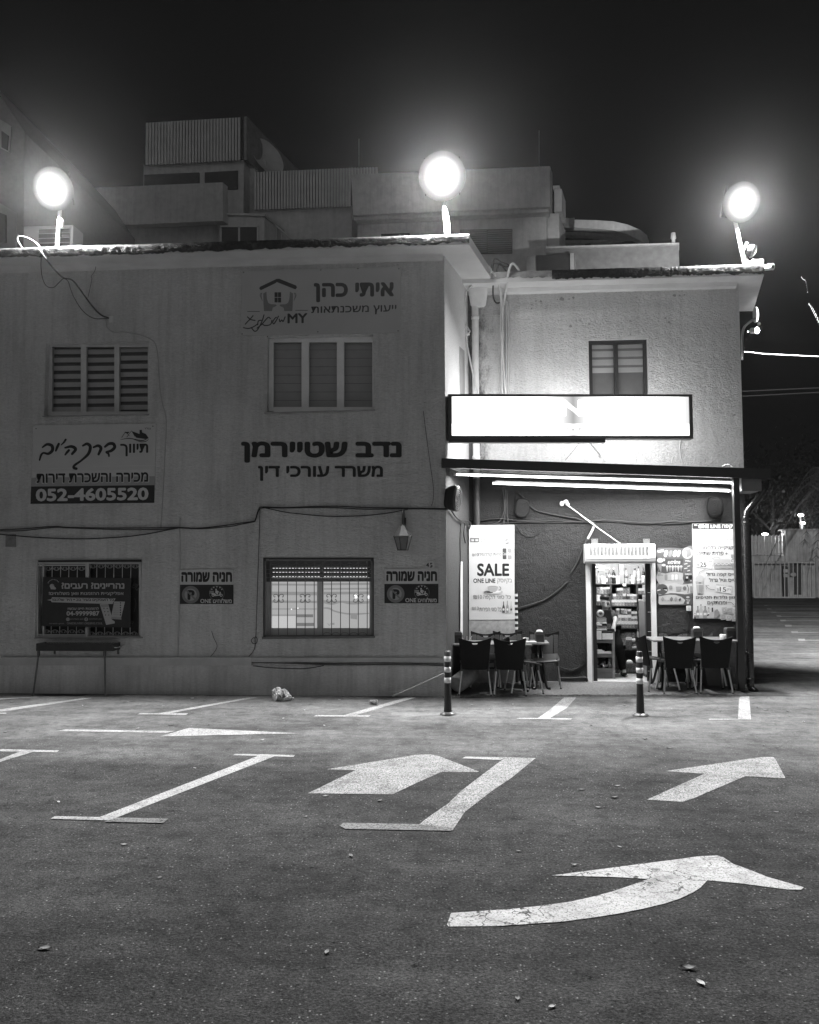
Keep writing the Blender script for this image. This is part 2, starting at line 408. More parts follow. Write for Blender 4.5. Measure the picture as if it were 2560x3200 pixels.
def paint_mat(name, v, wear, crack=.35):
    """road paint, worn through to the asphalt along cracks and grains"""
    mt, t, b = newmat(name)
    co = coords(t, world=True)
    vo = N(t, 'ShaderNodeTexVoronoi', feature='DISTANCE_TO_EDGE', Scale=6.5)
    wp = t.nodes.new('ShaderNodeVectorMath'); wp.operation = 'ADD'; t.links.new(co, wp.inputs[0])
    nz = N(t, 'ShaderNodeTexNoise', Scale=9.0, Detail=4.0); t.links.new(co, nz.inputs['Vector'])
    sc = t.nodes.new('ShaderNodeVectorMath'); sc.operation = 'SCALE'; sc.inputs['Scale'].default_value = .22; t.links.new(nz.outputs['Color'], sc.inputs[0])
    t.links.new(sc.outputs[0], wp.inputs[1]); t.links.new(wp.outputs[0], vo.inputs['Vector'])
    thr = ramp(t, noise(t, co, 1.7, 4), [(.42, 0), (.62, 1)])
    cr = ramp(t, vo.outputs['Distance'], [(.012, .15), (.035, 1)])
    cr = mul(t, mul(t, cr, mul(t, 1, thr, 'SUBTRACT'), 'MAXIMUM'), 1)
    gr = ramp(t, noise(t, co, 85, 3, .75), [(.30+wear*.12, .22), (.42+wear*.14, 1)])
    tone = ramp(t, noise(t, co, 3, 5), [(.3, .82), (.7, 1.06)])
    cr = mul(t, mul(t, cr, crack), 1-crack, 'ADD'); pat = ramp(t, noise(t, coords(t, (1,1,1), True), 2.6, 7, .75), [(.30, .5), (.5, 1)])
    t.links.new(mul(t, mul(t, mul(t, mul(t, cr, pat), gr), tone), v), b.inputs['Base Color'])
    b.inputs['Roughness'].default_value = .85; b.inputs['Specular IOR Level'].default_value = .1
    h = mul(t, noise(t, co, 95, 2, .7), noise(t, co, 30, 3, .6), 'ADD')
    bp = N(t, 'ShaderNodeBump', Strength=.6, Distance=.01); t.links.new(h, bp.inputs['Height']); t.links.new(bp.outputs[0], b.inputs['Normal'])
    return mt

BLACK = M('black plastic', .012, .45, .2); DARK = M('dark metal', .03, .4, .2); WHITE = M('white print', .82, .5, .03)
INK = M('black ink', .012, .6, .1); OFFW = M('white painted metal', .72, .45, .06); GREY = M('grey print', .32, .55, .05)
LGREY = M('light grey print', .55, .55, .04); MGREY = M('middle grey print', .18, .55, .05); DGREY = M('dark grey print', .07, .55, .05)
STEEL = M('aluminium tube', .62, .28, .08, metal=1.0); PVC = M('white pvc', .68, .4, .1); WIRE = M('black cable', .018, .5, .2)
WWIRE = M('pale cable', .6, .5, .1); GALV = M('galvanised steel', .5, .4, .15, metal=.8); CONC = M('raw concrete', .26, .9, .25, 5, .6, 60)
GLASS = glass('window glass'); BOARD = M('white sign board', .60, .5, .05, 2)
# ================================================================== the setting
mb = MB(); mb.poly([(-120,-40,0),(160,-40,0),(160,220,0),(-120,220,0)])
mb.build('ground', asphalt(), kind='structure')
PAINT = paint_mat('worn road paint', .29, .6); PAINT2 = paint_mat('old road paint', .27, .95); FADED = paint_mat('faded road paint', .16, .8)

STU_A = stucco('office stucco', .74, (1,1,2.6), 26, 1.0, .20, streak=.22, dist=.03)
STU_B = stucco('shop stucco', .72, (1.1,1,2.0), 32, 1.0, .18, streak=.16, dist=.034, grime=((_t*_d).x+.02, (_t*_d).x+.62))
STU_S = stucco('side stucco', .74, (1,1,1), 60, .5, .08)
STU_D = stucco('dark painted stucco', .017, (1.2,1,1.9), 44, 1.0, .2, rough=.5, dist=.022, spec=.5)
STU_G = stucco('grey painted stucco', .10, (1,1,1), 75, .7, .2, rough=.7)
PLAST = M('smooth white plaster', .66, .8, .1, 2.5, .25, 14)
TAR = M('bitumen edge', .035, .32, .7, 9, 1.0, 26, spec=.8)
_b = TAR.node_tree
def grid_wall(mb, y, x0, x1, z0, z1, ops, depth):
    xs = sorted({x0, x1, *[v for o in ops for v in o[:2]]}); zs_ = sorted({z0, z1, *[v for o in ops for v in o[2:]]})
    for i in range(len(xs)-1):
        for j in range(len(zs_)-1):
            cx, cz = (xs[i]+xs[i+1])/2, (zs_[j]+zs_[j+1])/2
            if any(o[0] < cx < o[1] and o[2] < cz < o[3] for o in ops): continue
            mb.poly([(xs[i],y,zs_[j]),(xs[i+1],y,zs_[j]),(xs[i+1],y,zs_[j+1]),(xs[i],y,zs_[j+1])])
    for a, b, c, d in ops:
        mb.poly([(a,y,c),(a,y,d),(a,y+depth,d),(a,y+depth,c)]); mb.poly([(b,y,d),(b,y,c),(b,y+depth,c),(b,y+depth,d)])
        mb.poly([(a,y,d),(b,y,d),(b,y+depth,d),(a,y+depth,d)]); mb.poly([(b,y,c),(a,y,c),(a,y+depth,c),(b,y+depth,c)])
def op_rect(F, x0, y0, x1, y1):
    p = [F(x0,y0), F(x1,y0), F(x0,y1), F(x1,y1)]
    return ((p[0].x+p[2].x)/2, (p[1].x+p[3].x)/2, (p[2].z+p[3].z)/2, (p[0].z+p[1].z)/2)
O_UL = op_rect(A, *zc(337,762), *zc(1110,1312)); O_UR = op_rect(A, *zd(276,716), *zd(1071,1282))
O_LL = op_rect(A, *zq(60,72), *zq(1632,1218)); O_LR = op_rect(A, *zf(250,466), *zf(1070,1060))
ZSA = A(1397, 799).z; ZAWN = 3.24
bA = thing('office_building', 'grey stuccoed two storey office building with barred windows and a flat roof', 'building', (CA.x-4, YA, 0))
mb = MB(); grid_wall(mb, YA, -16, CA.x, 0, ZSA, [O_UL, O_UR, O_LL, O_LR], .30)
mb.build('front_wall', STU_A, bA)
sw = lambda t, z, o=0: CA.xy.to_3d()+SD*t+NS*o+Vector((0,0,z))
mb = MB(); mb.poly([sw(0,ZAWN),sw(9,ZAWN),sw(9,ZSA),sw(0,ZSA)]); mb.build('side_wall', STU_S, bA)
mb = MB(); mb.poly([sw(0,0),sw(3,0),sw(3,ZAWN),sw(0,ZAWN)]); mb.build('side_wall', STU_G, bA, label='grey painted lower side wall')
mb = MB(); mb.poly([(-16,YA,ZSA),(CA.x,YA,ZSA),sw(9,ZSA),(-16,YA+9,ZSA)]); mb.build('ceiling_slab', CONC, bA)
# grey panel for a window recess in the side wall, above the lit sign
P0 = SW(*zg(203,760)); P1 = SW(*zg(246,800)); t0 = (P0-CA).dot(SD); t1 = (P1-CA).dot(SD)
mb = MB(); mb.prism([sw(t0,P0.z-1.15,.004),sw(t1,P0.z-1.15,.004),sw(t1,P1.z,.004),sw(t0,P0.z,.004)], -NS*.001); mb.build('shutter', M('grey shutter', .3, .6, .1), bA)
OVF = .40
zb0 = ZSA; zt0 = PY(1464, 734, YA-OVF).z; xr = PY(1466, 740, YA-OVF).x
sd9 = SD*10
mb = MB(); mb.prism([(-16,YA-OVF,zb0),(xr,YA-OVF,zb0),Vector((xr,YA-OVF,zb0))+sd9,(-16,YA+9.5,zb0)], (0,0,zt0-zb0)); 
slab = mb.build('roof_slab', PLAST, bA)
rnd = random.Random(3)
def tar_strip(p0, p1, z0, z1, out, mat, parent, name='bitumen_edge', n=150, bare=(), nrm=Vector((0,-1,0)), seed=1):
    rn = random.Random(seed); mb = MB(); p0, p1 = Vector(p0), Vector(p1); rows = 5; low = 0; vs = []
    for i in range(n+1):
        low = low*.7+rn.uniform(-.012,.012); p = p0.lerp(p1, i/n)
        for k in range(rows+1):
            f = k/rows; z = z1+(z0+low-z1)*f
            vs.append(p+nrm*(out+rn.uniform(0,.010)+(.006 if 0 < k < rows else 0))+Vector((0,0,z)))
    fs = []
    for i in range(n):
        if any(a < i/n < b for a, b in bare): continue
        for k in range(rows): a = i*(rows+1)+k; fs.append([a, a+1, a+rows+2, a+rows+1])
    # top lip back onto the roof
    m0 = len(vs)
    for i in range(n+1): p = p0.lerp(p1, i/n); vs.append(p-nrm*.3+Vector((0,0,z1+.006)))
    for i in range(n):
        if any(a < i/n < b for a, b in bare): continue
        fs.append([i*(rows+1), (i+1)*(rows+1), m0+i+1, m0+i])
    mb.add(vs, fs, True); return mb.build(name, mat, parent)
def flakes_mat():
    mt, t, b = newmat('peeling bitumen')
    co = coords(t, (1,1,1), True)
    n1 = ramp(t, noise(t, co, 1.1, 6, .7), [(.57, 0), (.63, 1)]); n2 = ramp(t, noise(t, co, 22, 4, .7), [(.35, .006), (.7, .035)])
    mx = t.nodes.new('ShaderNodeMix'); mx.data_type = 'FLOAT'; t.links.new(n1, mx.inputs[0]); t.links.new(n2, mx.inputs[2]); t.links.new(ramp(t, noise(t, co, 14, 4), [(.3,.04),(.7,.12)]), mx.inputs[3])
    t.links.new(mx.outputs[0], b.inputs['Base Color']); b.inputs['Roughness'].default_value = .5; b.inputs['Specular IOR Level'].default_value = .2
    bp = N(t, 'ShaderNodeBump', Strength=.7, Distance=.018); t.links.new(noise(t, co, 42, 3, .7), bp.inputs['Height']); t.links.new(bp.outputs[0], b.inputs['Normal']); return mt
TARF = flakes_mat()
tar_strip((-13,YA-OVF,0), (xr+.004,YA-OVF,0), zb0+.02, zt0+.012, .004, TARF, slab, n=420)
# moulding under the eave
mb = MB(); mb.prism([(-16,YA-.06,ZSA-.05),(-16,YA,ZSA-.07),(-16,YA,ZSA),(-16,YA-.09,ZSA)], (CA.x+16-.02,0,0)); mb.build('cornice', PLAST, bA)
# low band of grey render at the foot of the wall
mb = MB(); mb.box((-16,YA-.012,0.0),(CA.x-.004,YA,.42)); mb.build('plinth', stucco('dirty plinth', .70, (1,1,2.6), 26, 1.0, .3, streak=.3), bA)

# ---- shop building
xb0 = (_t*_d).x; xb1 = B(2317, 1180).x; ZSB = B(2200, 889).z
O_W = op_rect(B, *zg(1297,702), *zh(283,1240)); O_W = (O_W[0], O_W[1], B(*zg(1300,1230)).z, O_W[3])
xd0 = B(*zj(240,1300)).x; xd1 = B(*zj(928,1300)).x; zd1 = B(*zj(570,572)).z
bB = thing('kiosk_building', 'pale stuccoed two storey building with a dark painted ground floor and open kiosk door', 'building', (xb0+2.2, YB, 0))
mb = MB(); grid_wall(mb, YB, xb0-.6, xb1, ZAWN-.02, ZSB, [O_W], .14); mb.poly([(xb1,YB,0),Vector((xb1,YB,0))+SD*8,Vector((xb1,YB,ZSB))+SD*8,(xb1,YB,ZSB)]); mb.build('upper_wall', STU_B, bB)
_fl = random.Random(8)
for f_, x, y, r1 in ((zg,1070,362,26),(zg,1165,350,14),(zg,1128,362,7),(zg,1030,366,7),(zg,890,380,12),(zg,850,378,9),(zg,815,410,8),(zg,812,440,9),(zg,1142,592,17),(zg,1300,572,12),(zg,1645,548,13),(zh,508,332,16),(zh,552,332,9),(zh,592,326,8),(zh,432,525,14),(zh,462,558,12),(zh,276,528,7),(zh,244,530,6),(zh,138,660,9),(zh,1012,1338,13)):
    n_ = 9; P_ = [B(*f_(x+r1*math.cos(6.28*k/n_)*_fl.uniform(.6,1.2), y+r1*.8*math.sin(6.28*k/n_)*_fl.uniform(.5,1.2)), .003) for k in range(n_)]
    MB().poly(P_[::-1]).build('bare_plaster', M('bare plaster', .30, .9, .2, 20), bB)
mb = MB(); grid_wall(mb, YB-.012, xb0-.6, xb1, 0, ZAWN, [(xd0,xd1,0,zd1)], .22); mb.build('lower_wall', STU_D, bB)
OVB = .36
zb1 = ZSB; zt1 = PY(2388, 828, YB-OVB).z; xrb = PY(2387, 838, YB-OVB).x
mb = MB(); mb.prism([(xb0-.3,YB-OVB,zb1),(xrb,YB-OVB,zb1),Vector((xrb,YB-OVB,zb1))+SD*1.9,Vector((xb0-.3,YB-OVB,zb1))+SD*1.9], (0,0,zt1-zb1))
slabB = mb.build('roof_slab', PLAST, bB)
mb = MB(); mb.prism([(xb0+.2,YB,zb1-.002),(xrb-.5,YB,zb1-.002),Vector((xrb-.5,YB,zb1))+SD*8,Vector((xb0+.2,YB,zb1))+SD*8], (0,0,zt1-zb1-.01)); mb.build('roof_deck', CONC, bB)
xl = PY(1725, 860, YB-OVB).x
tar_strip((xl,YB-OVB,0), (xrb+.004,YB-OVB,0), zb1+.03, zt1+.012, .004, TARF, slabB, n=190, seed=5)
tar_strip((xb0+.15,YB-OVB,0), (xl,YB-OVB,0), zb1+.07, zt1+.006, .004, M('stained concrete edge', .3, .8, .5, 5, .6, 30), slabB, name='concrete_edge', n=50, seed=6)
mb = MB(); mb.prism([(xb0,YB-.07,ZSB-.06),(xb0,YB,ZSB-.08),(xb0,YB,ZSB),(xb0,YB-.10,ZSB)], (xb1-xb0-.05,0,0)); mb.build('cornice', PLAST, bB)
# kiosk room behind the door
ROOM = M('room paint', .55, .6, .05); TILE = M('floor tiles', .45, .35, .2, 9)
rx0, rx1, ry0, ry1, rz1 = xd0-1.6, xd1+1.0, YB+.21, YB+2.0, 2.75
mb = MB(); mb.poly([(rx0,ry1,0),(rx1,ry1,0),(rx1,ry1,rz1),(rx0,ry1,rz1)]); mb.poly([(rx0,ry0,0),(rx0,ry1,0),(rx0,ry1,rz1),(rx0,ry0,rz1)]); mb.poly([(rx1,ry1,0),(rx1,ry0,0),(rx1,ry0,rz1),(rx1,ry1,rz1)]); mb.poly([(rx0,ry0,rz1),(rx0,ry1,rz1),(rx1,ry1,rz1),(rx1,ry0,rz1)])
for a, b_, c_, d_ in ((rx0,xd0,0,rz1),(xd1,rx1,0,rz1),(xd0,xd1,zd1,rz1)): mb.poly([(a,ry0,c_),(b_,ry0,c_),(b_,ry0,d_),(a,ry0,d_)])
mb.build('interior_wall', ROOM, bB)
mb = MB(); mb.box((rx0,YB-.02,.0),(rx1,ry1,.035)); mb.build('interior_floor', TILE, bB)
ceil = MB(); ceil.box((xd0-.3,ry0+.25,rz1-.05),(xd1+.2,ry0+.45,rz1-.01)); cl = ceil.build('ceiling_light', EM('room tube', 1, 20), bB)
def area(name, loc, aim, sx, sy, e, parent=None, spread=180):
    l = bpy.data.lights.new(name, 'AREA'); l.shape = 'RECTANGLE'; l.size, l.size_y, l.energy = sx, sy, e; l.spread = R(spread)
    o = bpy.data.objects.new(name, l); COL.objects.link(o); o.rotation_euler = (Vector(aim)).to_track_quat('-Z', 'Y').to_euler(); o.location = loc
    if parent: o.parent = parent; o.location = Vector(loc)-root_loc(parent)
    return o
area('room_light', ((xd0+xd1)/2, ry0+.4, rz1-.07), (0,.25,-1), .9, .2, ROOM_E*2, bB)
area('room_light', ((xd0+xd1)/2-.1, ry0+.10, zd1+.15), (0,.6,-1), .7, .1, ROOM_E*.9, bB)

# ---- paving strip in front of the kiosk
def strip():
    pts = [G(1398,2178), G(1700,2177), G(2080,2177), G(2335,2176)]
    mb = MB(); n = 90; vs = []; rn = random.Random(4)
    for i in range(n+1):
        f = i/n; p = pts[0].lerp(pts[-1], f); p.z = 0
        e = p+Vector((0, rn.uniform(-.012,.012), 0))
        vs += [e, e+Vector((0,.012,.022+rn.uniform(0,.008))), Vector((p.x, YB-.01, .028))]
    fs = []
    for i in range(n):
        for k in range(2): fs.append([i*3+k, (i+1)*3+k, (i+1)*3+k+1, i*3+k+1])
    mb.add(vs, fs); return mb.build('pavement', M('rough matting', .17, .95, .35, 30, 1.0, 240, world=True), kind='structure')
strip()

# ---- road markings, each traced on the ground at its own place
def mark(name, label, cat, polys, mats, group=None, z=.004):
    mb = MB()
    for k, (pp, mt) in enumerate(zip(polys, mats)):
        mb.use(mt); P = [G(x, y, z+.0012*k) for x, y in pp]
        a = sum(P[i].x*P[(i+1) % len(P)].y-P[(i+1) % len(P)].x*P[i].y for i in range(len(P)))
        mb.poly(P if a > 0 else P[::-1])
    return mb.build(name, None, None, label, cat, group)
LG = 'white parking bay lines'
mark('parking_line', 'thin white bay line running out of the left edge by the barbecue legs', 'road marking', [q(zr,(-40,78),(-40,72),(148,64),(168,65))], [PAINT], LG)
mark('parking_line', 'white bay line under the barbecue, with a short foot at the left edge', 'road marking', [q(zr,(-90,138),(-90,129),(345,70),(392,69),(40,122)), q(zr,(-120,131),(28,131),(26,136),(-120,137))], [PAINT]*2, LG)
mark('parking_line', 'white T shaped bay line left of the plastic bag', 'road marking', [q(zr,(655,136),(1040,68),(1085,66),(703,136)), q(zr,(578,138),(592,133),(792,134),(783,140))], [PAINT]*2, LG)
mark('parking_line', 'white T shaped bay line beside the fallen cup', 'road marking', [q(zf,(835,1645),(1320,1508),(1395,1507),(925,1645)), q(zf,(625,1650),(642,1640),(1052,1642),(1035,1653))], [PAINT]*2, LG)
mark('parking_line', 'curved white T shaped bay line between the two bollards', 'road marking', [q(zs,(538,156),(592,118),(652,66),(704,66),(662,112),(588,156)), q(zs,(448,157),(462,153),(684,155),(680,160))], [PAINT]*2, LG)
mark('parking_line', 'wide white bay line at the foot of the black awning post', 'road marking', [q(zp,(1295,1205),(1320,1183),(1445,1180),(1475,1526),(1280,1524)), q(zp,(840,1514),(1282,1516),(1282,1527),(845,1529))], [PAINT]*2, LG)
mark('parking_line', 'white bay line cut off by the left edge, level with the right pointing arrow', 'road marking', [q(zr,(-60,350),(85,294),(142,295),(-20,345)), q(zr,(-30,293),(10,284),(250,290),(238,298))], [PAINT]*2, LG)
mark('parking_line', 'long diagonal white bay line with faded foot, left of the fat arrow', 'road marking', [q(zr,(410,574),(1100,308),(1168,310),(462,584)), q(zr,(980,310),(992,304),(1243,309),(1236,317)), q(zr,(213,577),(232,566),(440,571),(470,584),(380,583)), q(zr,(438,590),(490,572),(709,577),(688,595))], [PAINT, PAINT, PAINT, FADED], LG)
mark('parking_line', 'wide cracked white bay line right of the fat arrow', 'road marking', [q(zs,(405,318),(532,322),(430,405),(345,462),(232,550),(182,626),(30,610),(80,570),(165,512),(215,462),(290,405)), q(zs,(222,323),(236,316),(404,319),(384,330)), [(1061,2580),(1075,2571),(1300,2575),(1415,2586),(1410,2596),(1080,2590)]], [PAINT2, PAINT, FADED], LG)
AG = 'white direction arrows on the asphalt'
mark('painted_arrow', 'flat white arrow pointing right along the building', 'road marking', [q(zr,(240,208),(276,201),(738,208),(700,216)), q(zr,(672,231),(796,195),(1265,218))], [PAINT]*2, AG)
mark('painted_arrow', 'short fat white arrow pointing up, between two bay lines', 'road marking', [[(962,2479),(1111,2407),(1022,2404),(1300,2359),(1345,2357),(1375,2364),(1497,2411),(1490,2413),(1380,2412),(1284,2455),(1228,2482)]], [paint_mat('rubbed road paint', .26, .95)], AG)
mark('painted_arrow', 'slim white arrow pointing up at the right, beyond the big curved arrow', 'road marking', [q(zs,(1000,497),(1243,388),(1075,377),(1480,318),(1530,317),(1540,324),(1583,405),(1570,407),(1415,398),(1200,490),(1150,507))], [PAINT2], AG)
mark('painted_arrow', 'large cracked white curved arrow nearest the camera', 'road marking', [q(zt,(598,183),(1150,112),(1220,102),(1295,99),(1318,104),(1365,135),(1430,158),(1510,190),(1662,233),(1650,243),(1590,242),(1400,217),(1255,203),(1225,235),(1190,257),(1140,280),(1080,300),(990,322),(880,344),(770,361),(640,378),(370,396),(165,398),(158,390),(175,341),(420,325),(560,310),(680,293),(770,273),(850,252),(940,222),(1005,198),(870,190))], [paint_mat('cracked road paint', .37, .4, 1)], AG)
FG = 'bay lines of the far parking lot'
for i, (sx0, sx1, y) in enumerate(((255,290,1126),(280,325,1158),(318,368,1189),(368,410,1222),(400,455,1262),(442,505,1308),(498,562,1366),(560,625,1435))):
    h = 3+i*.9
    nm = ('smallest and farthest','second farthest','third farthest','fourth farthest','fourth nearest','third nearest','second nearest','largest and nearest')[i]
    mark('parking_line', nm+' square ended white bay line in the far lot beside the boundary wall', 'road marking', [q(zl,(sx0-4,y-h),(sx1-6,y-h),(sx1,y+h),(sx0+4,y+h)), q(zl,(sx1-3,y+h*.1),(900,y+h*.2),(900,y+h*.75),(sx1,y+h*.7))], [PAINT]*2, FG)
# ================================================================== lamps
LENS = None; TUBEM = EM('tube light', 1, 14)
def lens_mat(c, r):
    """frosted cover: soft glare put into its emission, fierce in the middle, weaker to the rim"""
    mt = bpy.data.materials.new('floodlight lens'); mt.use_nodes = True; t = mt.node_tree; t.nodes.clear()
    g = t.nodes.new('ShaderNodeNewGeometry'); d = t.nodes.new('ShaderNodeVectorMath'); d.operation = 'DISTANCE'; t.links.new(g.outputs['Position'], d.inputs[0]); d.inputs[1].default_value = c
    f = ramp(t, mul(t, d.outputs['Value'], 1/r), [(.15, 1), (.34, .13), (.50, .032), (.66, .011), (.82, .0042), (1.0, .0014)])
    e = t.nodes.new('ShaderNodeEmission'); t.links.new(mul(t, f, 60), e.inputs[1]); o = t.nodes.new('ShaderNodeOutputMaterial'); t.links.new(e.outputs[0], o.inputs[0]); return mt
def floodlight(label, base, lens, tilt, w=.62, h=.56, e=LAMP_E, yaw=0, group='floodlights on poles on the roof edge', spill=SPILL_E):
    base, lens = Vector(base), Vector(lens)
    t = thing('floodlight', label, 'lamp', base, group)
    nl = Vector((math.sin(R(yaw))*math.cos(R(tilt)), -math.cos(R(yaw))*math.cos(R(tilt)), -math.sin(R(tilt)))); tilt = min(tilt, 24)
    n = Vector((math.sin(R(yaw))*math.cos(R(tilt)), -math.cos(R(yaw))*math.cos(R(tilt)), -math.sin(R(tilt))))
    sx = Vector((0,0,1)).cross(n).normalized(); up = n.cross(sx)
    top = lens-n*.12-up*(h*.4)
    MB().tube([base, Vector((top.x, top.y+.03, top.z))], .028, 10).build('pole', OFFW, t)
    MB().obox(base+Vector((0,0,.012)), Vector((.09,0,0)), Vector((0,.07,0)), Vector((0,0,.012))).build('base_plate', GALV, t)
    mb = MB(); mb.lathe(lens-n*.125, [(w*.28,0),(w*.40,.05),(w*.455,.10),(w*.45,.106)], 24, n)
    for k in range(6): mb.obox(lens-n*.145+sx*((k-2.5)*w/7), sx*.008, up*h*.42, n*.022)
    hs = mb.build('housing', M('lamp housing', .02, .5, .1), t)
    MB().lathe(lens-n*.016, [(w*.49,0),(w*.49,.008),(w*.4,.03),(w*.2,.045),(0,.05)], 24, n).build('lens', lens_mat(lens, w*.49), t)
    MB().tube([lens-n*.13, Vector((top.x, top.y+.03, top.z))], .022, 8).build('bracket', DARK, t)
    area('lamp_light', lens+n*.05+Vector((0,0,-.04)), nl, w*.33, h*.33, e, t, 150)
    if spill:
        area('back_light', lens-n*.2+up*.05, Vector((0,1,.12)), w*.7, h*.5, spill*3.4, t)
        l = bpy.data.lights.new('stray_light', 'POINT'); l.energy = spill; l.shadow_soft_size = .12
        o = bpy.data.objects.new('stray_light', l); COL.objects.link(o); o.parent = t; o.location = lens-n*.02+up*(h/2+.16)-base
    return t
Y1 = YA-OVF+.16
b1 = PY(178, 776, Y1); b1.z = zt0+.01
floodlight('lit floodlight on a short pole at the left end of the office roof', b1, PY(165, 590, Y1-.12), 56)
b2 = PY(1397, 731, Y1); b2.z = zt0+.01
floodlight('lit floodlight on a tall pole at the right corner of the office roof', b2, PY(1382, 550, Y1-.12), 56, .68, .60)
Y3 = YB-OVB+.16
b3 = PY(2329, 828, Y3); b3.z = zt1+.01
floodlight('lit floodlight on a pole at the right corner of the kiosk roof', b3, PY(2319, 632, Y3-.12), 56, yaw=12, spill=SPILL_E*.6)
# small floodlight turned to the side street
p = PY(*zb(1450,790), Y3+.1)
b4 = Vector((p.x-.03, p.y, zt1+.01))
floodlight('small lit floodlight turned sideways beside the roof camera box', b4, p, 25, .22, .2, LAMP_E*.5, yaw=78, group=None, spill=0)

# ================================================================== lit sign box above the awning
sgL = PY(1401, 1231, YA-.03); zsT = sgL.z
def solve_right(px, py, z): d = ray(px, py); return EYE+d*((z-CAMZ)/d.z)
sgR = solve_right(2164, 1232, zsT)
SGD = (sgR-sgL); SGD.z = 0; SGL = SGD.length; SGD.normalize(); SGN = Vector((SGD.y, -SGD.x, 0))
zsB = PL(1405, 1373, sgL, SGN).z+.01
def SG(px, py, o=0): return PL(px, py, sgL+SGN*o, SGN)
sg = thing('illuminated_sign', 'long white light box sign in a dark frame, glowing above the awning', 'sign', sgL+SGD*SGL/2-Vector((0,0,zsT-zsB)))
fr = MB(); D = -SGN*.16
c0 = Vector((sgL.x, sgL.y, 0)); fw = .045
def sgp(s, z, o=0): return c0+SGD*s+SGN*o+Vector((0,0,z))
for s0, s1, z0, z1 in ((0,SGL,zsT-.035,zsT),(0,SGL,zsB,zsB+.045),(0,.05,zsB+.045,zsT-.035),(SGL-.05,SGL,zsB+.045,zsT-.035)):
    fr.prism([sgp(s0,z0),sgp(s1,z0),sgp(s1,z1),sgp(s0,z1)], D)
fr.prism([sgp(0,zsB-.05,-.01),sgp(SGL*.64,zsB-.05,-.01),sgp(SGL*.64,zsB,-.01),sgp(0,zsB,-.01)], -SGN*.12)
fr.build('frame', M('brown sign frame', .045, .45, .2), sg)
def sign_em(name, ink):
    mt = bpy.data.materials.new(name); mt.use_nodes = True; t = mt.node_tree; t.nodes.clear()
    g = t.nodes.new('ShaderNodeNewGeometry'); d = t.nodes.new('ShaderNodeVectorMath'); d.operation = 'DOT_PRODUCT'; d.inputs[1].default_value = SGD/SGL
    s = t.nodes.new('ShaderNodeVectorMath'); s.operation = 'SUBTRACT'; s.inputs[1].default_value = c0; t.links.new(g.outputs['Position'], s.inputs[0]); t.links.new(s.outputs[0], d.inputs[0])
    # tubes inside: bright along their length, weaker at the joint in the middle and at both ends
    f = ramp(t, d.outputs['Value'], [(.0,.26),(.06,.8),(.36,.9),(.44,.38),(.51,.13),(.58,.38),(.70,.9),(.90,.75),(.965,.30),(1,.18)])
    e = t.nodes.new('ShaderNodeEmission'); e.inputs[0].default_value = (1,1,1,1); t.links.new(mul(t, f, SIGN_E*1.7*ink), e.inputs[1])
    o = t.nodes.new('ShaderNodeOutputMaterial'); t.links.new(e.outputs[0], o.inputs[0]); return mt
E_W, E_I, E_T = sign_em('backlit white acrylic', 1.0), sign_em('backlit coloured film', .42), sign_em('backlit grey letters', .46)
mb = MB(); mb.poly([sgp(.05,zsB+.045,-.012),sgp(SGL-.05,zsB+.045,-.012),sgp(SGL-.05,zsT-.035,-.012),sgp(.05,zsT-.035,-.012)]); mb.build('panel', E_W, sg)
ar = Art(SG, -.010)
zm1 = zsB+.045+(zsT-zsB)*.27
mb = ar.mb; mb.use(E_I); mb.poly([sgp(.05,zm1,-.010),sgp(SGL-.05,zm1,-.010),sgp(SGL-.05,zsT-.035,-.010),sgp(.05,zsT-.035,-.010)])
ar.text(E_W, 'ONE LINE', 1672, 1248, 2095, 1302, .05)
ar.text(E_W, 'קיוסק', 1440, 1246, 1600, 1304, .045)
ar.text(E_W, 'בס"ד', 2110, 1241, 2138, 1251, .04)
ar.text(E_T, 'אלכוהול', 1640, 1332, 1776, 1350, .02); ar.disc(E_T, 1791, 1343, 3); ar.text(E_T, 'גלידות', 1806, 1332, 1900, 1349, .02)
ar.build('lettering', sg)
mb = MB(); mb.poly([sgp(SGL-.06,zsB+.05,-.161),sgp(.06,zsB+.05,-.161),sgp(.06,zsT-.04,-.161),sgp(SGL-.06,zsT-.04,-.161)]); mb.build('back_panel', EM('translucent back of light box', 1, 9), sg)
# bracket to the kiosk wall
kb = B(*zg(1385,1570)); kb2 = B(*zg(1390,1690)); s_at = PL(*zg(1285,1548), sgL-SGN*.1, SGN)
mb = MB(); mb.box((kb.x-.028,YB-.014,kb2.z),(kb.x+.028,YB-.002,kb.z+.02)); mb.tube([s_at, Vector((kb2.x,YB-.03,kb2.z+.02))], .016, 4)
for k in range(4): mb.box((kb.x+(.02 if k%2 else -.03), YB-.02, kb.z-.02-.05*(k//2)),(kb.x+(.03 if k%2 else -.02), YB-.013, kb.z-.01-.05*(k//2)))
mb.build('bracket', GALV, sg)

# ================================================================== awning
aw = thing('awning', 'dark metal awning roof over the kiosk front on one black post', 'awning', FL+FD*2)
zl1, zl0 = WF(1392,1432).z, WF(1392,1461).z
FRe = WF(2408, 1465); zr1, zr0 = FRe.z, WF(2405,1497).z
le = FL-FD*.02; re = Vector((FRe.x, FRe.y, 0))
P = lambda s, z, back=0: Vector((s.x, s.y, 0))-FN*back+Vector((0,0,z))
DKB = M('dark painted steel', .022, .4, .15)
mb = MB(); mb.prism([P(le,zl0),P(re,zr0),P(re,zr1),P(le,zl1)], -FN*.06); mb.build('front_beam', DKB, aw)
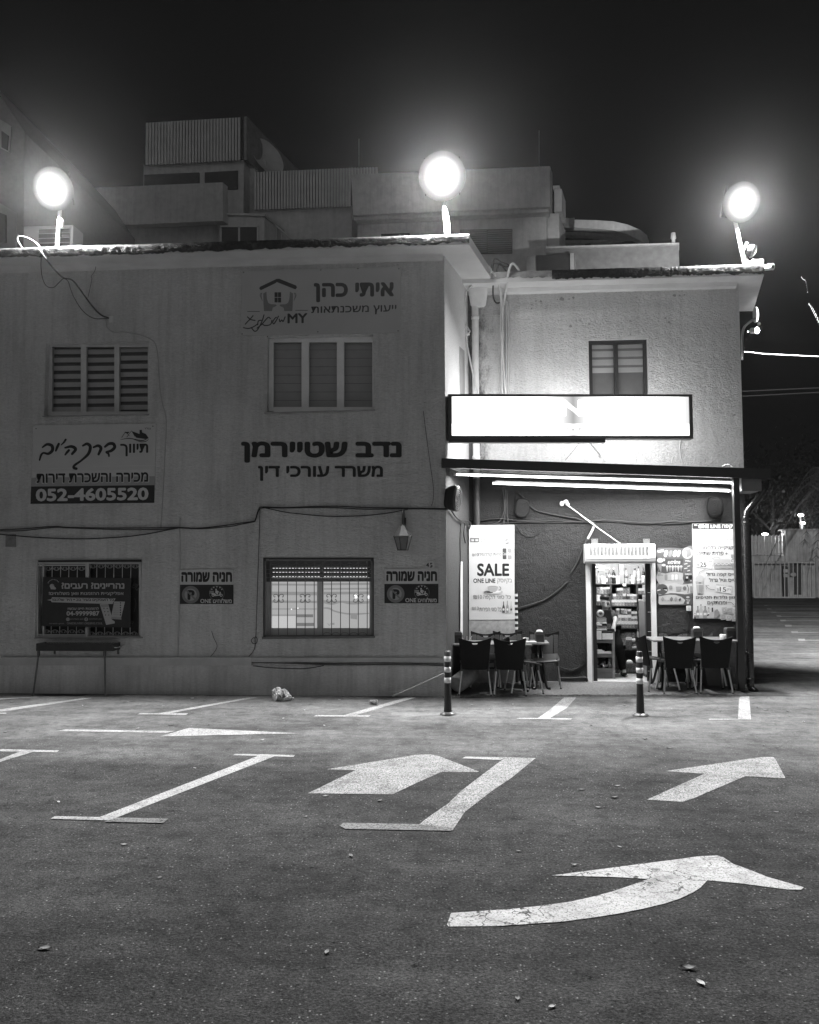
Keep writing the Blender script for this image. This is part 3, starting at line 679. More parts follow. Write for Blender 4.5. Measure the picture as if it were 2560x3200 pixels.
# roof sheet: rises a little towards the wall
pw0 = Vector((xb0,YB-.02,0)); pw1 = Vector((xb1,YB-.02,0))
mb = MB(); ro = [P(le,zl0+.05,.06),P(re,zr0+.05,.06),Vector((re.x,YB-.02,zr0+.17)),Vector((xb0,YB-.02,zl0+.17)), ]
mb.prism(ro, (0,0,.03)); mb.build('roof_sheet', M('pale awning sheet', .32, .6, .1), aw)
for k in range(1,4):
    a = P(le,zl0+.035,.06).lerp(P(re,zr0+.035,.06), k/4); b_ = Vector((xb0,YB-.03,zl0+.13)).lerp(Vector((re.x,YB-.03,zr0+.13)), k/4)
    MB().tube([a,b_], .02, 4).build('rafter', DKB, aw)
pt = G(2320, 2164); px0, px1 = G(2311,2164), G(2330,2164); hw = (px1-px0).length/2
pc = (px0+px1)/2
mb = MB(); mb.box((pc.x-hw,pc.y,0),(pc.x+hw,pc.y+hw*2,zr0+.02)); mb.build('post', DKB, aw, bevel=.006)
mb = MB(); mb.box((pc.x-hw-.03,pc.y-.03,.02),(pc.x+hw+.03,pc.y+hw*2+.03,.035)); mb.build('post_foot', DKB, aw)
g0, g1 = WF(*zh(1070,1850), .1), WF(*zh(1235,1980), .1)
mb = MB(); mb.box((g0.x,g0.y,g1.z),(g1.x,g0.y+.5,g0.z+.02)); mb.build('gutter_box', M('grey gutter box', .16, .5, .1), aw)
def tube_light(label, a, b_, back, cut=None):
    p0, p1 = WF(*a, back), WF(*b_, back)
    t = thing('tube_light', label, 'lamp', (p0+p1)/2, 'tube lights under the awning')
    n = 2; 
    MB().tube([p0, p1], .013, 8).build('tube', TUBEM, t)
    mb = MB(); up = Vector((0,0,.03)); mb.obox((p0+p1)/2+up, (p1-p0)/2, FN*.018, Vector((0,0,.010))); mb.build('batten', M('grey batten', .3, .5, .1), t)
    for p_, sg_ in ((p0,-1),(p1,1)):
        MB().obox(p_+(p1-p0).normalized()*sg_*.02, (p1-p0).normalized()*.018, FN*.02, Vector((0,0,.02))).build('end_cap', OFFW, t)
    d = (p1-p0); L = d.length; xx = d.normalized()
    l = area('tube_glow', (p0+p1)/2-Vector((0,0,.022)), (0,0,-1), L, .03, TUBE_E*L, t)
    nrm = Vector((0,0,1)); zz_ = (nrm-xx*nrm.dot(xx)).normalized(); yy = zz_.cross(xx)
    l.rotation_euler = Matrix((xx, yy, zz_)).transposed().to_euler(); return t
tube_light('upper and longer of the two glowing tube lights under the awning', zv(45,140), zv(1500,184), .22)
tube_light('lower and shorter glowing tube light hanging deeper under the awning', zv(250,187), zv(1485,227), .52)
# black rainwater pipe at the post
pb = G(2350, 2160); pz = lambda x, y: PY(x, y, pb.y+.02)
dp = thing('drainpipe', 'black rainwater downpipe with swan neck beside the awning post', 'pipe', pb)
path = smooth_path([pz(*zl(245,30)), pz(*zl(252,75)), pz(*zl(215,150))], 5)+smooth_path([pz(*zl(120,265)), pz(*zl(98,310)), pz(*zl(99,380))], 5)+[pz(2342,1900), pz(2345,2080)]+smooth_path([pz(2346,2120), pz(2347,2148), pz(2356,2160)+Vector((0,-.08,0))], 4)
PIPE = M('dark glossy pipe', .02, .22, .15, spec=.7)
MB().tube(path, .052, 14).build('pipe', PIPE, dp)
for (x, y) in (zl(98,340), zl(100,385), zl(122,1555), zl(128,1790)):
    c = pz(x, y); MB().lathe(c-Vector((0,0,.02)), [(.053,0),(.059,.004),(.059,.036),(.053,.04)], 16).build('collar', PIPE, dp)
c = pz(*zl(248,20)); MB().lathe(c-Vector((0,0,.12)), [(.056,0),(.075,.10),(.09,.24),(.085,.25)], 14).build('hopper', PIPE, dp)
# ================================================================== office windows
def at_y(y): return lambda px, py, o=0: PY(px, py, y-o)
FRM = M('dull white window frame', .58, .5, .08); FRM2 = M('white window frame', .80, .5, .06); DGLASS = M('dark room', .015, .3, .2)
def frame(F, z, rects, th=.05):
    mb = MB()
    for x0, y0, x1, y1 in rects: mb.prism([F(*z(x0,y1)), F(*z(x1,y1)), F(*z(x1,y0)), F(*z(x0,y0))], (0,th,0))
    return mb
def win_box(op, y): return at_y(y)
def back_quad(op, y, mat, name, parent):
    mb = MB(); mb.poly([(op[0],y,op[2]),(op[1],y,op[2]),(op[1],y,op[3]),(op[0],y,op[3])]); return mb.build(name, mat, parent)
# upper left: striped day-night blinds
F1 = at_y(YA+.11)
w = frame(F1, zc, [(337,768,388,1312),(1106,768,1122,1312),(388,760,1106,798),(388,1284,1106,1318),(605,798,645,1284),(856,798,892,1284)]).build('window', FRM, bA)
Fb = at_y(YA+.20)
for x0, x1 in ((386,607),(642,858),(890,1110)):
    dx = 0 if x0 < 800 else -9
    gp = MB(); gp.poly([F1(*zc(x0,1284),-.02),F1(*zc(x1,1284),-.02),F1(*zc(x1,798),-.02),F1(*zc(x0,798),-.02)]); gp.build('pane', GLASS, w)
    mb = MB()
    for k in range(9):
        y = 788+dx+k*61.5+(0 if x0 > 800 else 6)
        mb.poly([Fb(*zc(x0-8,min(1300,y+62))),Fb(*zc(x1+8,min(1300,y+62)-3)),Fb(*zc(x1+8,y+24)),Fb(*zc(x0-8,y+27))])
    mb.build('blind', M('blind fabric', .55, .8, .06), w)
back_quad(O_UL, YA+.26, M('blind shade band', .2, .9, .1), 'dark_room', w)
mb = MB(); mb.prism([A(*zc(316,1322),.05),A(*zc(1108,1306),.05),A(*zc(1108,1300),.05),A(*zc(316,1316),.05)], (0,.16,0)); mb.build('sill', M('sill', .3, .7, .2), w)
# upper right: plain roller blinds
w = frame(F1, zd, [(272,716,322,1282),(1062,716,1075,1282),(322,712,1062,764),(322,1250,1062,1290),(533,764,588,1250),(798,764,852,1250)]).build('window', FRM2, bA)
for x0, x1 in ((320,535),(586,800),(850,1064)):
    gp = MB(); gp.poly([F1(*zd(x0,1250),-.02),F1(*zd(x1,1250),-.02),F1(*zd(x1,764),-.02),F1(*zd(x0,764),-.02)]); gp.build('pane', GLASS, w)
    mb = MB()
    for k in range(8):
        y = 760+k*63; mb.prism([Fb(*zd(x0-8,y+62)),Fb(*zd(x1+8,y+61)),Fb(*zd(x1+8,y),.012),Fb(*zd(x0-8,y+1),.012)], (0,.004,0))
    mb.build('blind', M('grey roller blind', .46, .8, .05), w)
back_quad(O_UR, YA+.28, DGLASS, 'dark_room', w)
mb = MB(); mb.prism([A(*zd(254,1300),.05),A(*zd(1082,1276),.05),A(*zd(1082,1268),.05),A(*zd(254,1290),.05)], (0,.16,0)); mb.build('sill', M('sill', .3, .7, .2), w)
# lower left: dark window with white scroll grille
F2 = at_y(YA+.14); FGR = at_y(YA+.02)
w = frame(F2, zq, [(60,72,120,1218),(1598,72,1632,1218),(120,72,1598,112),(120,1180,1598,1218),(100,560,165,735),(800,112,856,1180),(148,112,186,1180)]).build('window', FRM, bA)
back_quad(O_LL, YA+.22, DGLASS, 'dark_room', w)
mb = MB(); mb.poly([F2(*zq(120,1180),-.01),F2(*zq(1598,1180),-.01),F2(*zq(1598,112),-.01),F2(*zq(120,112),-.01)]); mb.build('pane', GLASS, w)
GRL = M('white painted grille', .5, .5, .1)
g = MB()
P_ = lambda x, y: FGR(*zq(x, y))
for (x0,y0,x1,y1) in ((86,80,1632,100),(100,118,830,138),(90,1190,1620,1210),(90,1158,800,1178),(66,80,90,1210),(1606,80,1630,1210),(160,118,182,1170)):
    g.prism([P_(x0,y1),P_(x1,y1),P_(x1,y0),P_(x0,y0)], (0,.014,0))
for x in (303,430,553,680): g.tube([P_(x,135), P_(x-16,1160)], .0048, 6)
for x in (972,1100,1227,1355,1482): g.tube([P_(x,95), P_(x-14,1192)], .0048, 6)
g.prism([P_(805,300),P_(850,300),P_(850,100),P_(805,100)], (0,.016,0)); g.prism([P_(795,1190),P_(835,1190),P_(835,1070),P_(795,1070)], (0,.016,0))
def scroll(cx, y, up, w=52, h=44):
    s = 1 if up else -1
    g.tube([P_(cx+w*math.cos(R(a)), y+s*(h*math.sin(R(a)))) for a in range(0,181,15)], .0032, 5)
    for k in (-1,1): g.tube(smooth_path([P_(cx+k*w*.15,y+s*2),P_(cx+k*w*.5,y+s*6),P_(cx+k*w*.55,y+s*20),P_(cx+k*w*.25,y+s*24)],4), .003, 5)
for cx in (245,367,492,616,742): scroll(cx,158,True)
for cx in (914,1036,1164,1291,1419,1548): scroll(cx,124,True)
for cx in (222,345,470,598,728): scroll(cx,1138,False)
for cx in (892,1018,1146,1275,1402,1530): scroll(cx,1170,False)
g.build('grille', GRL, w)
mb = MB(); mb.prism([A(*zq(90,80),.02),A(*zq(1636,78),.02),A(*zq(1636,40),.02),A(*zq(90,54),.02)], (0,.06,0)); mb.build('shutter_box', BLACK, w)
mb = MB(); mb.prism([A(*zq(30,1226),.05),A(*zq(1640,1220),.05),A(*zq(1640,1206),.05),A(*zq(30,1212),.05)], (0,.16,0)); mb.build('sill', M('sill', .3, .7, .2), w)
# lower right: lit window behind bars
w = frame(F2, zf, [(262,480,306,1050),(1042,480,1060,1050),(306,990,1042,1050),(650,625,694,990)]).build('window', FRM, bA)
LB1, LB2, LB3 = EM('lit blind', 1, .46), EM('lit blind shade', 1, .30), EM('lit blind deep shade', 1, .20)
Fl = at_y(YA+.20)
mb = MB(); mb.poly([Fl(*zf(290,1010)),Fl(*zf(1060,1010)),Fl(*zf(1060,600)),Fl(*zf(290,600))]); mb.build('lit_blind', LB1, w)
ar = Art(lambda x, y, o: Fl(x, y, o), .002, zf)
for y0, y1 in ((655,670),(716,742),(782,800)): ar.poly(LB2, [(300,y0),(660,y0+3),(660,y1+2),(300,y1)])
for y0, y1 in ((652,668),(690,702),(718,738)): ar.poly(LB2, [(690,y0),(1050,y0-3),(1050,y1-2),(690,y1)])
ar.stroke(LB2, [(690,790),(760,800),(830,792),(910,800),(1046,795)], [22,30,16,26,18])
ar.stroke(LB2, [(690,838),(740,842),(780,862),(860,880),(940,884),(1046,878)], [8,14,12,12,14,8])
ar.rect(LB2, 306,842,650,850); ar.rect(LB2, 306,888,620,896); ar.rect(LB3, 495,886,620,908); ar.rect(LB3, 495,950,628,974); ar.poly(EM('lit paper', 1, .62), [(306,900),(488,900),(488,990),(306,990)])
ar.poly(LB2, [(900,884),(950,884),(950,925),(900,918)]); ar.stroke(LB2, [(730,955),(742,970),(750,955)], 5); ar.rect(LB2, 760,950,780,965)
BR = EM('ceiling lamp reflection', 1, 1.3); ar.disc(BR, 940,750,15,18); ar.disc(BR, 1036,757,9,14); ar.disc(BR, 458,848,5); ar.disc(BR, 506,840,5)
ar.build('lit_room', w)
mb = MB(); mb.poly([F2(*zf(306,990),-.01),F2(*zf(1042,990),-.01),F2(*zf(1042,625),-.01),F2(*zf(306,625),-.01)]); mb.build('pane', GLASS, w)
sh = MB(); SHT = M('shutter slats', .13, .6, .1)
for k in range(4): y = 520+k*31; sh.prism([F2(*zf(268,y+29),.02),F2(*zf(1056,y+28),.02),F2(*zf(1056,y),.03),F2(*zf(268,y),.03)], (0,.02,0))
sh.prism([F2(*zf(268,521),.01),F2(*zf(1056,519),.01),F2(*zf(1056,484),.01),F2(*zf(268,486),.01)], (0,.03,0))
sh.build('shutter', SHT, w)
sl = Art(lambda x, y, o: F2(x, y, o), .034, zf)
for y in (541,571,603):
    x = 318
    while x < 1035:
        if not 655 < x < 695: sl.rect(EM('lit shutter slot', 1, .9), x, y-2.2, x+14, y+2.2)
        x += 24
sl.build('shutter_slot', w)
g = MB(); P_ = lambda x, y: at_y(YA+.0)(*zf(x, y))
for x in (300,362,428,495,560,628,692,758,825,892,958,1025): g.tube([P_(x,488), P_(x,1050)], .0062, 6)
for x0, y0, x1, y1 in ((256,474,1066,488),(256,1042,1066,1056),(256,474,268,1056),(1054,474,1066,1056)): g.prism([P_(x0,y1),P_(x1,y1),P_(x1,y0),P_(x0,y0)], (0,.014,0))
for x in (362,560,758,958):
    for k in (-1,1):
        g.tube(smooth_path([P_(x,766),P_(x+k*8,742),P_(x+k*24,735),P_(x+k*38,746),P_(x+k*30,758),P_(x+k*26,750)],4), .0045, 5)
        g.tube(smooth_path([P_(x,766),P_(x+k*8,790),P_(x+k*24,797),P_(x+k*38,786),P_(x+k*30,774),P_(x+k*26,782)],4), .0045, 5)
for cx in (330,395,461,527,594,660,725,791,858,925,991): g.tube([P_(cx+30*math.cos(R(a)), 490+26*math.sin(R(a))) for a in range(0,181,20)], .004, 5)
for cx in (725,791,858,925,991): g.tube([P_(cx+30*math.cos(R(a)), 1042-20*math.sin(R(a))) for a in range(0,181,20)], .004, 5)
g.build('grille', M('dull painted grille', .16, .5, .1), w)
mb = MB()
for x0, y0, x1, y1 in ((246,462,1074,472),(246,462,253,1062),(1068,462,1074,1062)): mb.prism([A(*zf(x0,y1),.01),A(*zf(x1,y1),.01),A(*zf(x1,y0),.01),A(*zf(x0,y0),.01)], (0,.12,0))
mb.build('surround', DARK, w)
mb = MB(); mb.prism([A(*zf(236,1072),.06),A(*zf(1080,1064),.06),A(*zf(1080,1050),.06),A(*zf(236,1056),.06)], (0,.16,0)); mb.build('sill', M('sill dark', .12, .7, .2), w)

# ================================================================== signs on the office wall
def board(name, label, cat, z, c, mat, F=A, th=.012, part='board'):
    P = [F(*z(*p), th+.003) for p in c]                # c: TL TR BR BL
    base = (P[2]+P[3])/2
    t = thing(name, label, cat, base)
    mb = MB(); mb.prism([P[3],P[2],P[1],P[0]], (0,th,0)); mb.build(part, mat, t); return t
def screws(t, z, pts, F=A, o=.015):
    for p in pts:
        c = F(*z(*p), o); MB().lathe(c, [(.009,0),(.009,.003),(.004,.006)], 8, (0,-1,0)).build('screw', DARK, t)
SB = M('faded white sign board', .52, .45, .05, 2)
t = board('wall_sign', 'white board with large phone number in a black band, below the striped blind window', 'sign', zc, [(250,1388),(1168,1373),(1155,1968),(228,1976)], SB)
ar = Art(A, .0155, zc)
ar.poly(LGREY, [(238,1735),(1162,1722),(1160,1770),(236,1782)]); ar.poly(GREY, [(235,1780),(300,1778),(1160,1768),(1158,1838),(233,1846)])
for y, x0, x1 in ((1690,700,1164),(1712,240,560),(1722,800,1162),(1768,236,420)): ar.poly(LGREY, [(x0,y),(x1,y-6),(x1,y+2),(x0,y+8)])
ar.poly(BLACK, [(233,1846),(1158,1835),(1155,1968),(228,1976)])
ar.text(M('number print', .55, .5, .03), '052-4605520', 268, 1862, 1112, 1958, .045, slope=-.012)
ar.text(LGREY, 'מכירה והשכרת דירות', 266, 1742, 1118, 1826, .075, slope=-.012); ar.text(INK, 'מכירה והשכרת דירות', 274, 1748, 1110, 1820, .035, slope=-.012)
ar.text(INK, 'תיווך', 900, 1526, 1110, 1620, .035, slope=-.01)
for pts, wd in (([(786,1548),(815,1526),(848,1526),(858,1552),(832,1578),(795,1588),(812,1600),(816,1618)],[16,22,24,24,22,14,16,14]),([(700,1552),(735,1540),(756,1560),(738,1605)],[14,22,24,18]),
    ([(620,1540),(652,1526),(676,1548),(662,1600),(610,1650),(560,1685),(552,1705),(572,1712)],[14,22,24,22,16,18,20,20]),([(488,1555),(535,1546),(566,1566),(540,1602)],[14,22,24,18]),([(516,1574),(500,1592),(488,1608)],[18,18,12]),
    ([(492,1494),(478,1515),(458,1534)],[16,14,8]),([(440,1526),(428,1552),(418,1578)],[18,20,14]),([(318,1552),(352,1530),(388,1540),(392,1575),(362,1600),(326,1594),(308,1610),(296,1648)],[12,20,24,24,20,14,16,12])):
    ar.stroke(INK, pts, wd)
ar.poly(INK, [(985,1430),(1045,1452),(1045,1422),(1062,1420),(1064,1440),(1092,1452),(1112,1480),(1088,1490),(1020,1480),(1000,1452)])
ar.poly(INK, [(930,1438),(972,1436),(955,1452)])
ar.stroke(INK, [(912,1478),(940,1436),(968,1466)], 4, 1); ar.stroke(INK, [(950,1475),(985,1428),(1010,1470)], 4, 1)
ar.stroke(INK, [(902,1495),(960,1485),(1010,1492),(1065,1502),(1112,1482)], [2,6,6,7,3]); ar.stroke(INK, [(1000,1492),(1050,1510),(1090,1508),(1116,1490)], [2,5,5,2])
ar.text(INK, 'בס"ד', 1082, 1404, 1130, 1418, .02)
ar.build('lettering', t); screws(t, zc, [(270,1412),(1145,1394),(244,1957),(1132,1945),(684,1962)])

t = board('wall_sign', 'large pale sign with a house logo and dark lettering right under the eave', 'sign', zd, [(90,230),(1278,200),(1270,693),(78,715)], M('pale sign board', .46, .55, .05, 2))
ar = Art(A, .0155, zd); FI = M('faded dark print', .035, .6, .05); FG_ = M('faded grey print', .2, .6, .05)
ar.text(FI, 'איתי כהן', 625, 322, 1225, 466, .05, slope=-.012); ar.text(FI, 'ייעוץ משכנתאות', 606, 497, 1244, 566, .018, slope=-.02)
ar.text(FI, 'MY', 428, 550, 577, 624, .035, slope=-.02)
ar.poly(FI, [(216,362),(222,350),(352,288),(362,300),(340,322),(228,376)]); ar.poly(FI, [(362,288),(492,340),(500,354),(488,370),(352,316),(345,300)])
for x in (331,357):
    for y in (391,431): ar.rect(FI, x, y, x+23, y+36)
for sx in (-1, 1):
    X = lambda v: 358+sx*v
    pp = [(112,400),(88,386),(84,440),(74,470),(56,480),(18,482),(10,492),(40,506),(46,532),(106,532),(110,480)]
    ar.poly(FG_, [(X(a), b) for a, b in pp]); 
    for k in range(3): ar.stroke(FG_, [(X(118+k*4), 455-k*8), (X(126+k*5), 420-k*4), (X(120+k*4), 396)], 4, 3)
ar.rect(FI, 127,533,220,537); ar.rect(FI, 487,524,580,528)
for pts in ([(410,575),(395,610),(385,598),(372,612),(366,592)],[(360,570),(345,600),(325,628),(318,612),(335,585),(345,578)],[(312,600),(300,632),(260,640),(238,628)],[(300,588),(285,578),(262,600),(236,630),(200,660)],
    [(252,560),(240,600),(222,640),(200,676),(180,682),(160,660)],[(232,600),(210,606),(205,635)],[(170,566),(150,590),(128,612),(112,630)],[(128,575),(150,594),(185,602)],[(98,656),(135,662),(172,650),(205,628)]): ar.stroke(FI, pts, 8)
ar.build('lettering', t); screws(t, zd, [(100,242),(678,224),(955,214),(1262,214),(88,703),(655,687),(1256,680),(278,722)])

t = thing('wall_lettering', 'two lines of big black Hebrew letters fixed straight on the stucco', 'lettering', A(*zd(680,1800)))
ar = Art(A, .006, zd, .0004)
ar.text(INK, 'נדב שטיירמן', 80, 1508, 1283, 1668, .055); ar.build('lettering_line', t)
ar = Art(A, .006, zd, .0004); ar.text(INK, 'משרד עורכי דין', 207, 1690, 1143, 1804, .04); ar.build('lettering_line', t)

def parking_sign(z, label):
    t = board('parking_sign', label, 'sign', z, [(1153,545),(1558,543),(1559,804),(1153,804)], SB); t['group'] = 'reserved parking signs'
    ar = Art(A, .0155, z)
    ar.rect(BLACK, 1154,658,1558,803); ar.text(INK, 'חניה שמורה', 1168, 562, 1548, 638, .065)
    ar.ring(MGREY, 1238,733,46,66); ar.disc(GREY, 1238,733,46); ar.text(INK, 'P', 1214,698,1268,772,.06); ar.stroke(MGREY, [(1206,700),(1270,766)], 12)
    ar.text(LGREY, 'משלוחים ONE', 1310, 762, 1545, 796, .035)
    for k in range(5):
        a = R(200+k*35); cx, cy = 1434+40*math.cos(a), 706+28*math.sin(a)-4
        ar.poly(LGREY, [(cx+(7 if i%2==0 else 3)*math.cos(R(-90+36*i)), cy+(7 if i%2==0 else 3)*math.sin(R(-90+36*i))) for i in range(10)])
    ar.ring(LGREY, 1406,737,6,11); ar.ring(LGREY, 1466,737,6,11); ar.poly(LGREY, [(1392,722),(1420,722),(1430,734),(1450,734),(1458,712),(1464,712),(1462,738),(1418,744),(1396,730)])
    ar.poly(LGREY, [(1424,700),(1438,702),(1456,716),(1440,716),(1446,730),(1436,730),(1422,718)]); ar.disc(LGREY, 1428,694,6)
    for y in (706,713,720): ar.rect(LGREY, 1378,y,1412,y+3)
    ar.ring(MGREY, 1434,722,54,57,0,360)
    ar.build('lettering', t); screws(t, z, [(1170,668),(1540,668)])
parking_sign(zf, 'reserved parking sign below the house number, right of the lit window')
parking_sign(lambda x, y: ze(x+190, y+6), 'reserved parking sign between the banner window and the lit window')
t = board('number_plate', 'small white house number plate reading 45 above a parking sign', 'sign', zf, [(1453,488),(1529,487),(1530,540),(1454,541)], SB, th=.006)
ar = Art(A, .0095, zf); ar.text(INK, '4', 1466,500,1488,532,.04); ar.text(INK, '5', 1494,500,1514,536,.04); ar.rect(SB, 1490,512,1508,516); ar.build('lettering', t)

FBN = lambda x, y, o=0: A(x, y, o-.012)
t = thing('banner', 'dark advertising banner with white Hebrew lines tied over the barred window', 'banner', FBN(*zq(800,1060)))
mb = MB(); gx = 10
tl, tr, brr, bl = (165,300), (1482,318), (1476,1062), (140,1036)
vs, fs = [], []
for j in range(7):
    for i in range(gx+1):
        u, v = i/gx, j/6; x = (tl[0]*(1-u)+tr[0]*u)*(1-v)+(bl[0]*(1-u)+brr[0]*u)*v; y = (tl[1]*(1-u)+tr[1]*u)*(1-v)+(bl[1]*(1-u)+brr[1]*u)*v
        vs.append(FBN(*zq(x, y), .003*math.sin(u*9)*math.sin(v*5)))
for j in range(6):
    for i in range(gx): a = j*(gx+1)+i; fs.append([a, a+gx+1, a+gx+2, a+1])
mb.add(vs, fs, True).build('cloth', M('dark banner cloth', .022, .55, .2), t)
ar = Art(FBN, .006, zq); BP = M('banner print', .42, .6, .05); BG = M('banner grey print', .3, .6, .05)
ar.text(BP, 'נהריינים? רעבים?', 442, 384, 1384, 480, .045); ar.text(BP, 'אפליקציית ההזמנות וואן משלוחים!', 252, 520, 1372, 586, .03)
ar.poly(BP, [(225,648),(290,634),(300,606),(1252,624),(1205,708),(295,680),(282,656)])
ar.text(INK, 'כל העסקים בעיר בכף היד שלכם!', 305, 618, 1228, 674, .03)
ar.text(BP, 'להזמנות חייגו עכשיו', 535, 752, 1000, 796, .03); ar.text(BP, '04-9999987', 516, 812, 1010, 884, .05)
ar.disc(BG, 537,936,28); ar.disc(BG, 811,936,28); ar.text(INK, 'f', 803,918,820,956,.05); ar.text(BG, 'וואן משלוחים', 570, 922, 770, 946, .02); ar.text(BG, 'וואן משלוחים', 855, 922, 1042, 944, .02)
ar.text(BG, 'ONEDELIVERY.ORDERSS.CO.IL', 522, 982, 1056, 1012, .02); ar.text(BG, 'סרקו להורדה', 258, 990, 480, 1014, .02)
ar.poly(BP, [(1014,706),(1140,700),(1186,860),(1196,940),(1240,970),(1238,998),(1110,1020)]); ar.poly(BG, [(1024,716),(1138,706),(1150,748),(1040,756)])
for k in range(6): ar.disc(INK, 1078+(k%2)*48+(k//2)*12, 772+(k//2)*50, 8)
ar.poly(BP, [(1232,668),(1392,672),(1330,936),(1184,928),(1196,840)]); ar.poly(BG, [(1192,900),(1336,906),(1340,942),(1182,930)])
for k in range(6): ar.rect(BG, 1212+(k%2)*4, 700+k*32, 1300, 706+k*32); ar.disc(INK, 1325, 690+k*36, 10)
ar.ring(BP, 300,440,26,34,0,360); ar.poly(BP, [(270,430),(300,412),(330,440),(362,470),(350,490),(280,486)])
for k in range(9): a = R(200+k*16); ar.disc(BG, 322+84*math.cos(a), 415+75*math.sin(a), 8)
ar.build('lettering', t)
t2 = thing('banner', 'very dark older banner whose edge shows at the right end of the barred window', 'banner', A(*zq(1540,1100)))
mb = MB(); mb.poly([F2(*zq(1400,1060),.02),F2(*zq(1596,1060),.02),F2(*zq(1596,340),.02),F2(*zq(1400,340),.02)]); mb.build('cloth', M('dark cloth', .012, .6, .2), t2)
ar = Art(lambda x, y, o: F2(x, y, o), .023, zq); ar.text(DGREY, 'מש', 1500, 400, 1606, 490, .04, rot=30); ar.text(DGREY, 'כשר', 1424, 960, 1520, 1002, .02); ar.stroke(DGREY, [(1540,620),(1556,720),(1530,820)], 8); ar.build('lettering', t2)

# ================================================================== trunking, cables, conduits on the office wall
TRK = M('white trunking', .42, .5, .1)
mb = MB(); mb.prism([A(*ze(-60,1268),.05),A(*zf(157,1268),.05),A(*zf(157,1210),.05),A(*ze(-60,1208),.05)], (0,.05,0)); tag(mb.build('cable_trunking', TRK), 'thick pale cable trunking along the foot of the wall at the left', 'trunking')
mb = MB(); mb.prism([A(*zf(158,1242),.035),A(*zf(1600,1244),.035),A(*zf(1600,1210),.035),A(*zf(158,1210),.035)], (0,.035,0)); tag(mb.build('cable_trunking', TRK), 'thin pale cable trunking running on to the wall corner by the bollard', 'trunking')
def cable(label, paths, r=.008, mat=None, F=A, o=.02, cat='cable', name='cable', n=5):
    mb = MB()
    for z, pts in paths:
        mb.tube(smooth_path([F(*z(*p[:2]), p[2] if len(p) > 2 else o) for p in pts], n), r, 6)
    return tag(mb.build(name, mat or WIRE), label, cat)
PW = M('painted over conduit', .42, .7, .1)
top1 = [ze(0,253),ze(170,246),ze(400,228),ze(520,235),ze(880,240),ze(1200,238),ze(1340,235),ze(1500,240),ze(1725,215),zf(60,205),zf(170,190),zf(188,172),zf(212,98),zf(245,82),zf(400,86),zf(750,76),zf(1000,86),zf(1300,90),zf(1640,95)]
I_ = lambda x, y: (x, y)
cable('bundled cables stapled along the office wall between the two floors', [(I_, top1)], .007)
cable('second cable of the wall bundle, running just under the first', [(I_, [(x, y+3.5+2*math.sin(i*1.7)) for i, (x, y) in enumerate(top1)])], .007, o=.024)
cable('slack cable sagging over the banner window', [(ze, [(-20,284),(100,296),(300,311),(600,321),(900,308),(1100,284),(1250,255),(1345,238)])], .008)
cable('slack cable sagging over the lit window', [(zf, [(240,85),(330,104),(450,126),(700,150),(880,152),(1060,142),(1200,124),(1330,100)])], .007)
cable('painted over cable bending round the upper left window', [(zc, [(800,615),(800,650),(850,690),(930,690),(1050,710),(1140,750),(1170,800),(1185,900),(1195,1080),(1215,1220),(1245,1350),(1235,1600),(1215,2000),(1204,2150)])], .008, PW, o=.006)
cable('thin pale conduit dropping beside the left parking sign', [(ze, [(1352,175),(1348,210),(1345,700),(1332,1205)])], .012, PW, o=.008, name='conduit')
cable('dark cable bundle swinging from the office roof edge to the wall', [(zc, [(300,78,.44),(330,120,.43),(385,195,.36),(440,255,.26),(480,285,.2),(540,300,.15),(600,370,.12),(680,480,.08),(750,555,.05),(818,586,.02)])], .012)
cable('thin wire looping from the office roof edge', [(zc, [(310,95,.43),(307,200,.36),(320,290,.3),(350,345,.26),(400,355,.24),(440,320,.22),(475,290,.2),(510,310,.17),(530,370,.15),(560,440,.13),(620,530,.1),(700,585,.06),(805,588,.02)])], .006)
cable('pale cable curling up over the roof edge beside the left floodlight', [(za, [(178,800,.42),(168,770,.4),(130,738,.35),(88,725,.3),(74,738,.3),(98,782,.32)])], .007, M('dull pale cable', .25, .5, .1))
cable('short loose wire hanging under the eave', [(zc, [(725,150,.1),(712,225,.05),(682,272,.03),(688,290,.02),(672,370,.02),(658,432,.02)])], .004)
cable('wire dropping at the left side of the lit window', [(zf, [(222,95),(216,300),(206,600),(196,900),(190,1050),(172,1062),(156,1082),(172,1106),(196,1100),(200,1070),(186,1056),(184,1130),(165,1172),(138,1202)])], .005)
cable('thin wire hanging between the lettering and the wall corner', [(zd, [(1445,1280),(1470,1480),(1500,1700),(1520,1850),(1518,1950),(1505,1990)])], .0035)
cable('limp wire left under the parking sign', [(ze, [(1585,1012),(1600,1060),(1626,1122),(1604,1170),(1576,1202)])], .004)
cable('bundle of black cables hanging under the low trunking', [(zf, [(158,1236),(400,1241),(700,1254),(1000,1250),(1300,1252),(1598,1258)]), (zf, [(160,1248),(420,1252),(760,1264),(1100,1262),(1400,1264),(1598,1268)]), (zf, [(170,1272),(300,1286),(500,1294),(600,1288),(700,1270)])], .006)
cable('pale pipe leaning from the ground to the corner bollard', [(zf, [(1215,1503,.06),(1400,1420,.06),(1600,1330,.08)])], .014, WWIRE, name='pipe', cat='pipe')
c = A(*zc(835,592), .01); mb = MB(); mb.ball(c, .05, .02, .05, 10, 6, .2, random.Random(2)); tag(mb.build('wall_gland', PLAST), 'lump of plaster where the roof cables enter the wall', 'cable entry')
mb = MB(); mb.prism([A(*ze(40,380),.015),A(*ze(118,382),.015),A(*ze(116,285),.015),A(*ze(42,290),.015)], (0,.012,0)); tag(mb.build('junction_box', M('dull box', .22, .8, .3, 12)), 'dull square junction plate at the far left below the sagging cables', 'box')

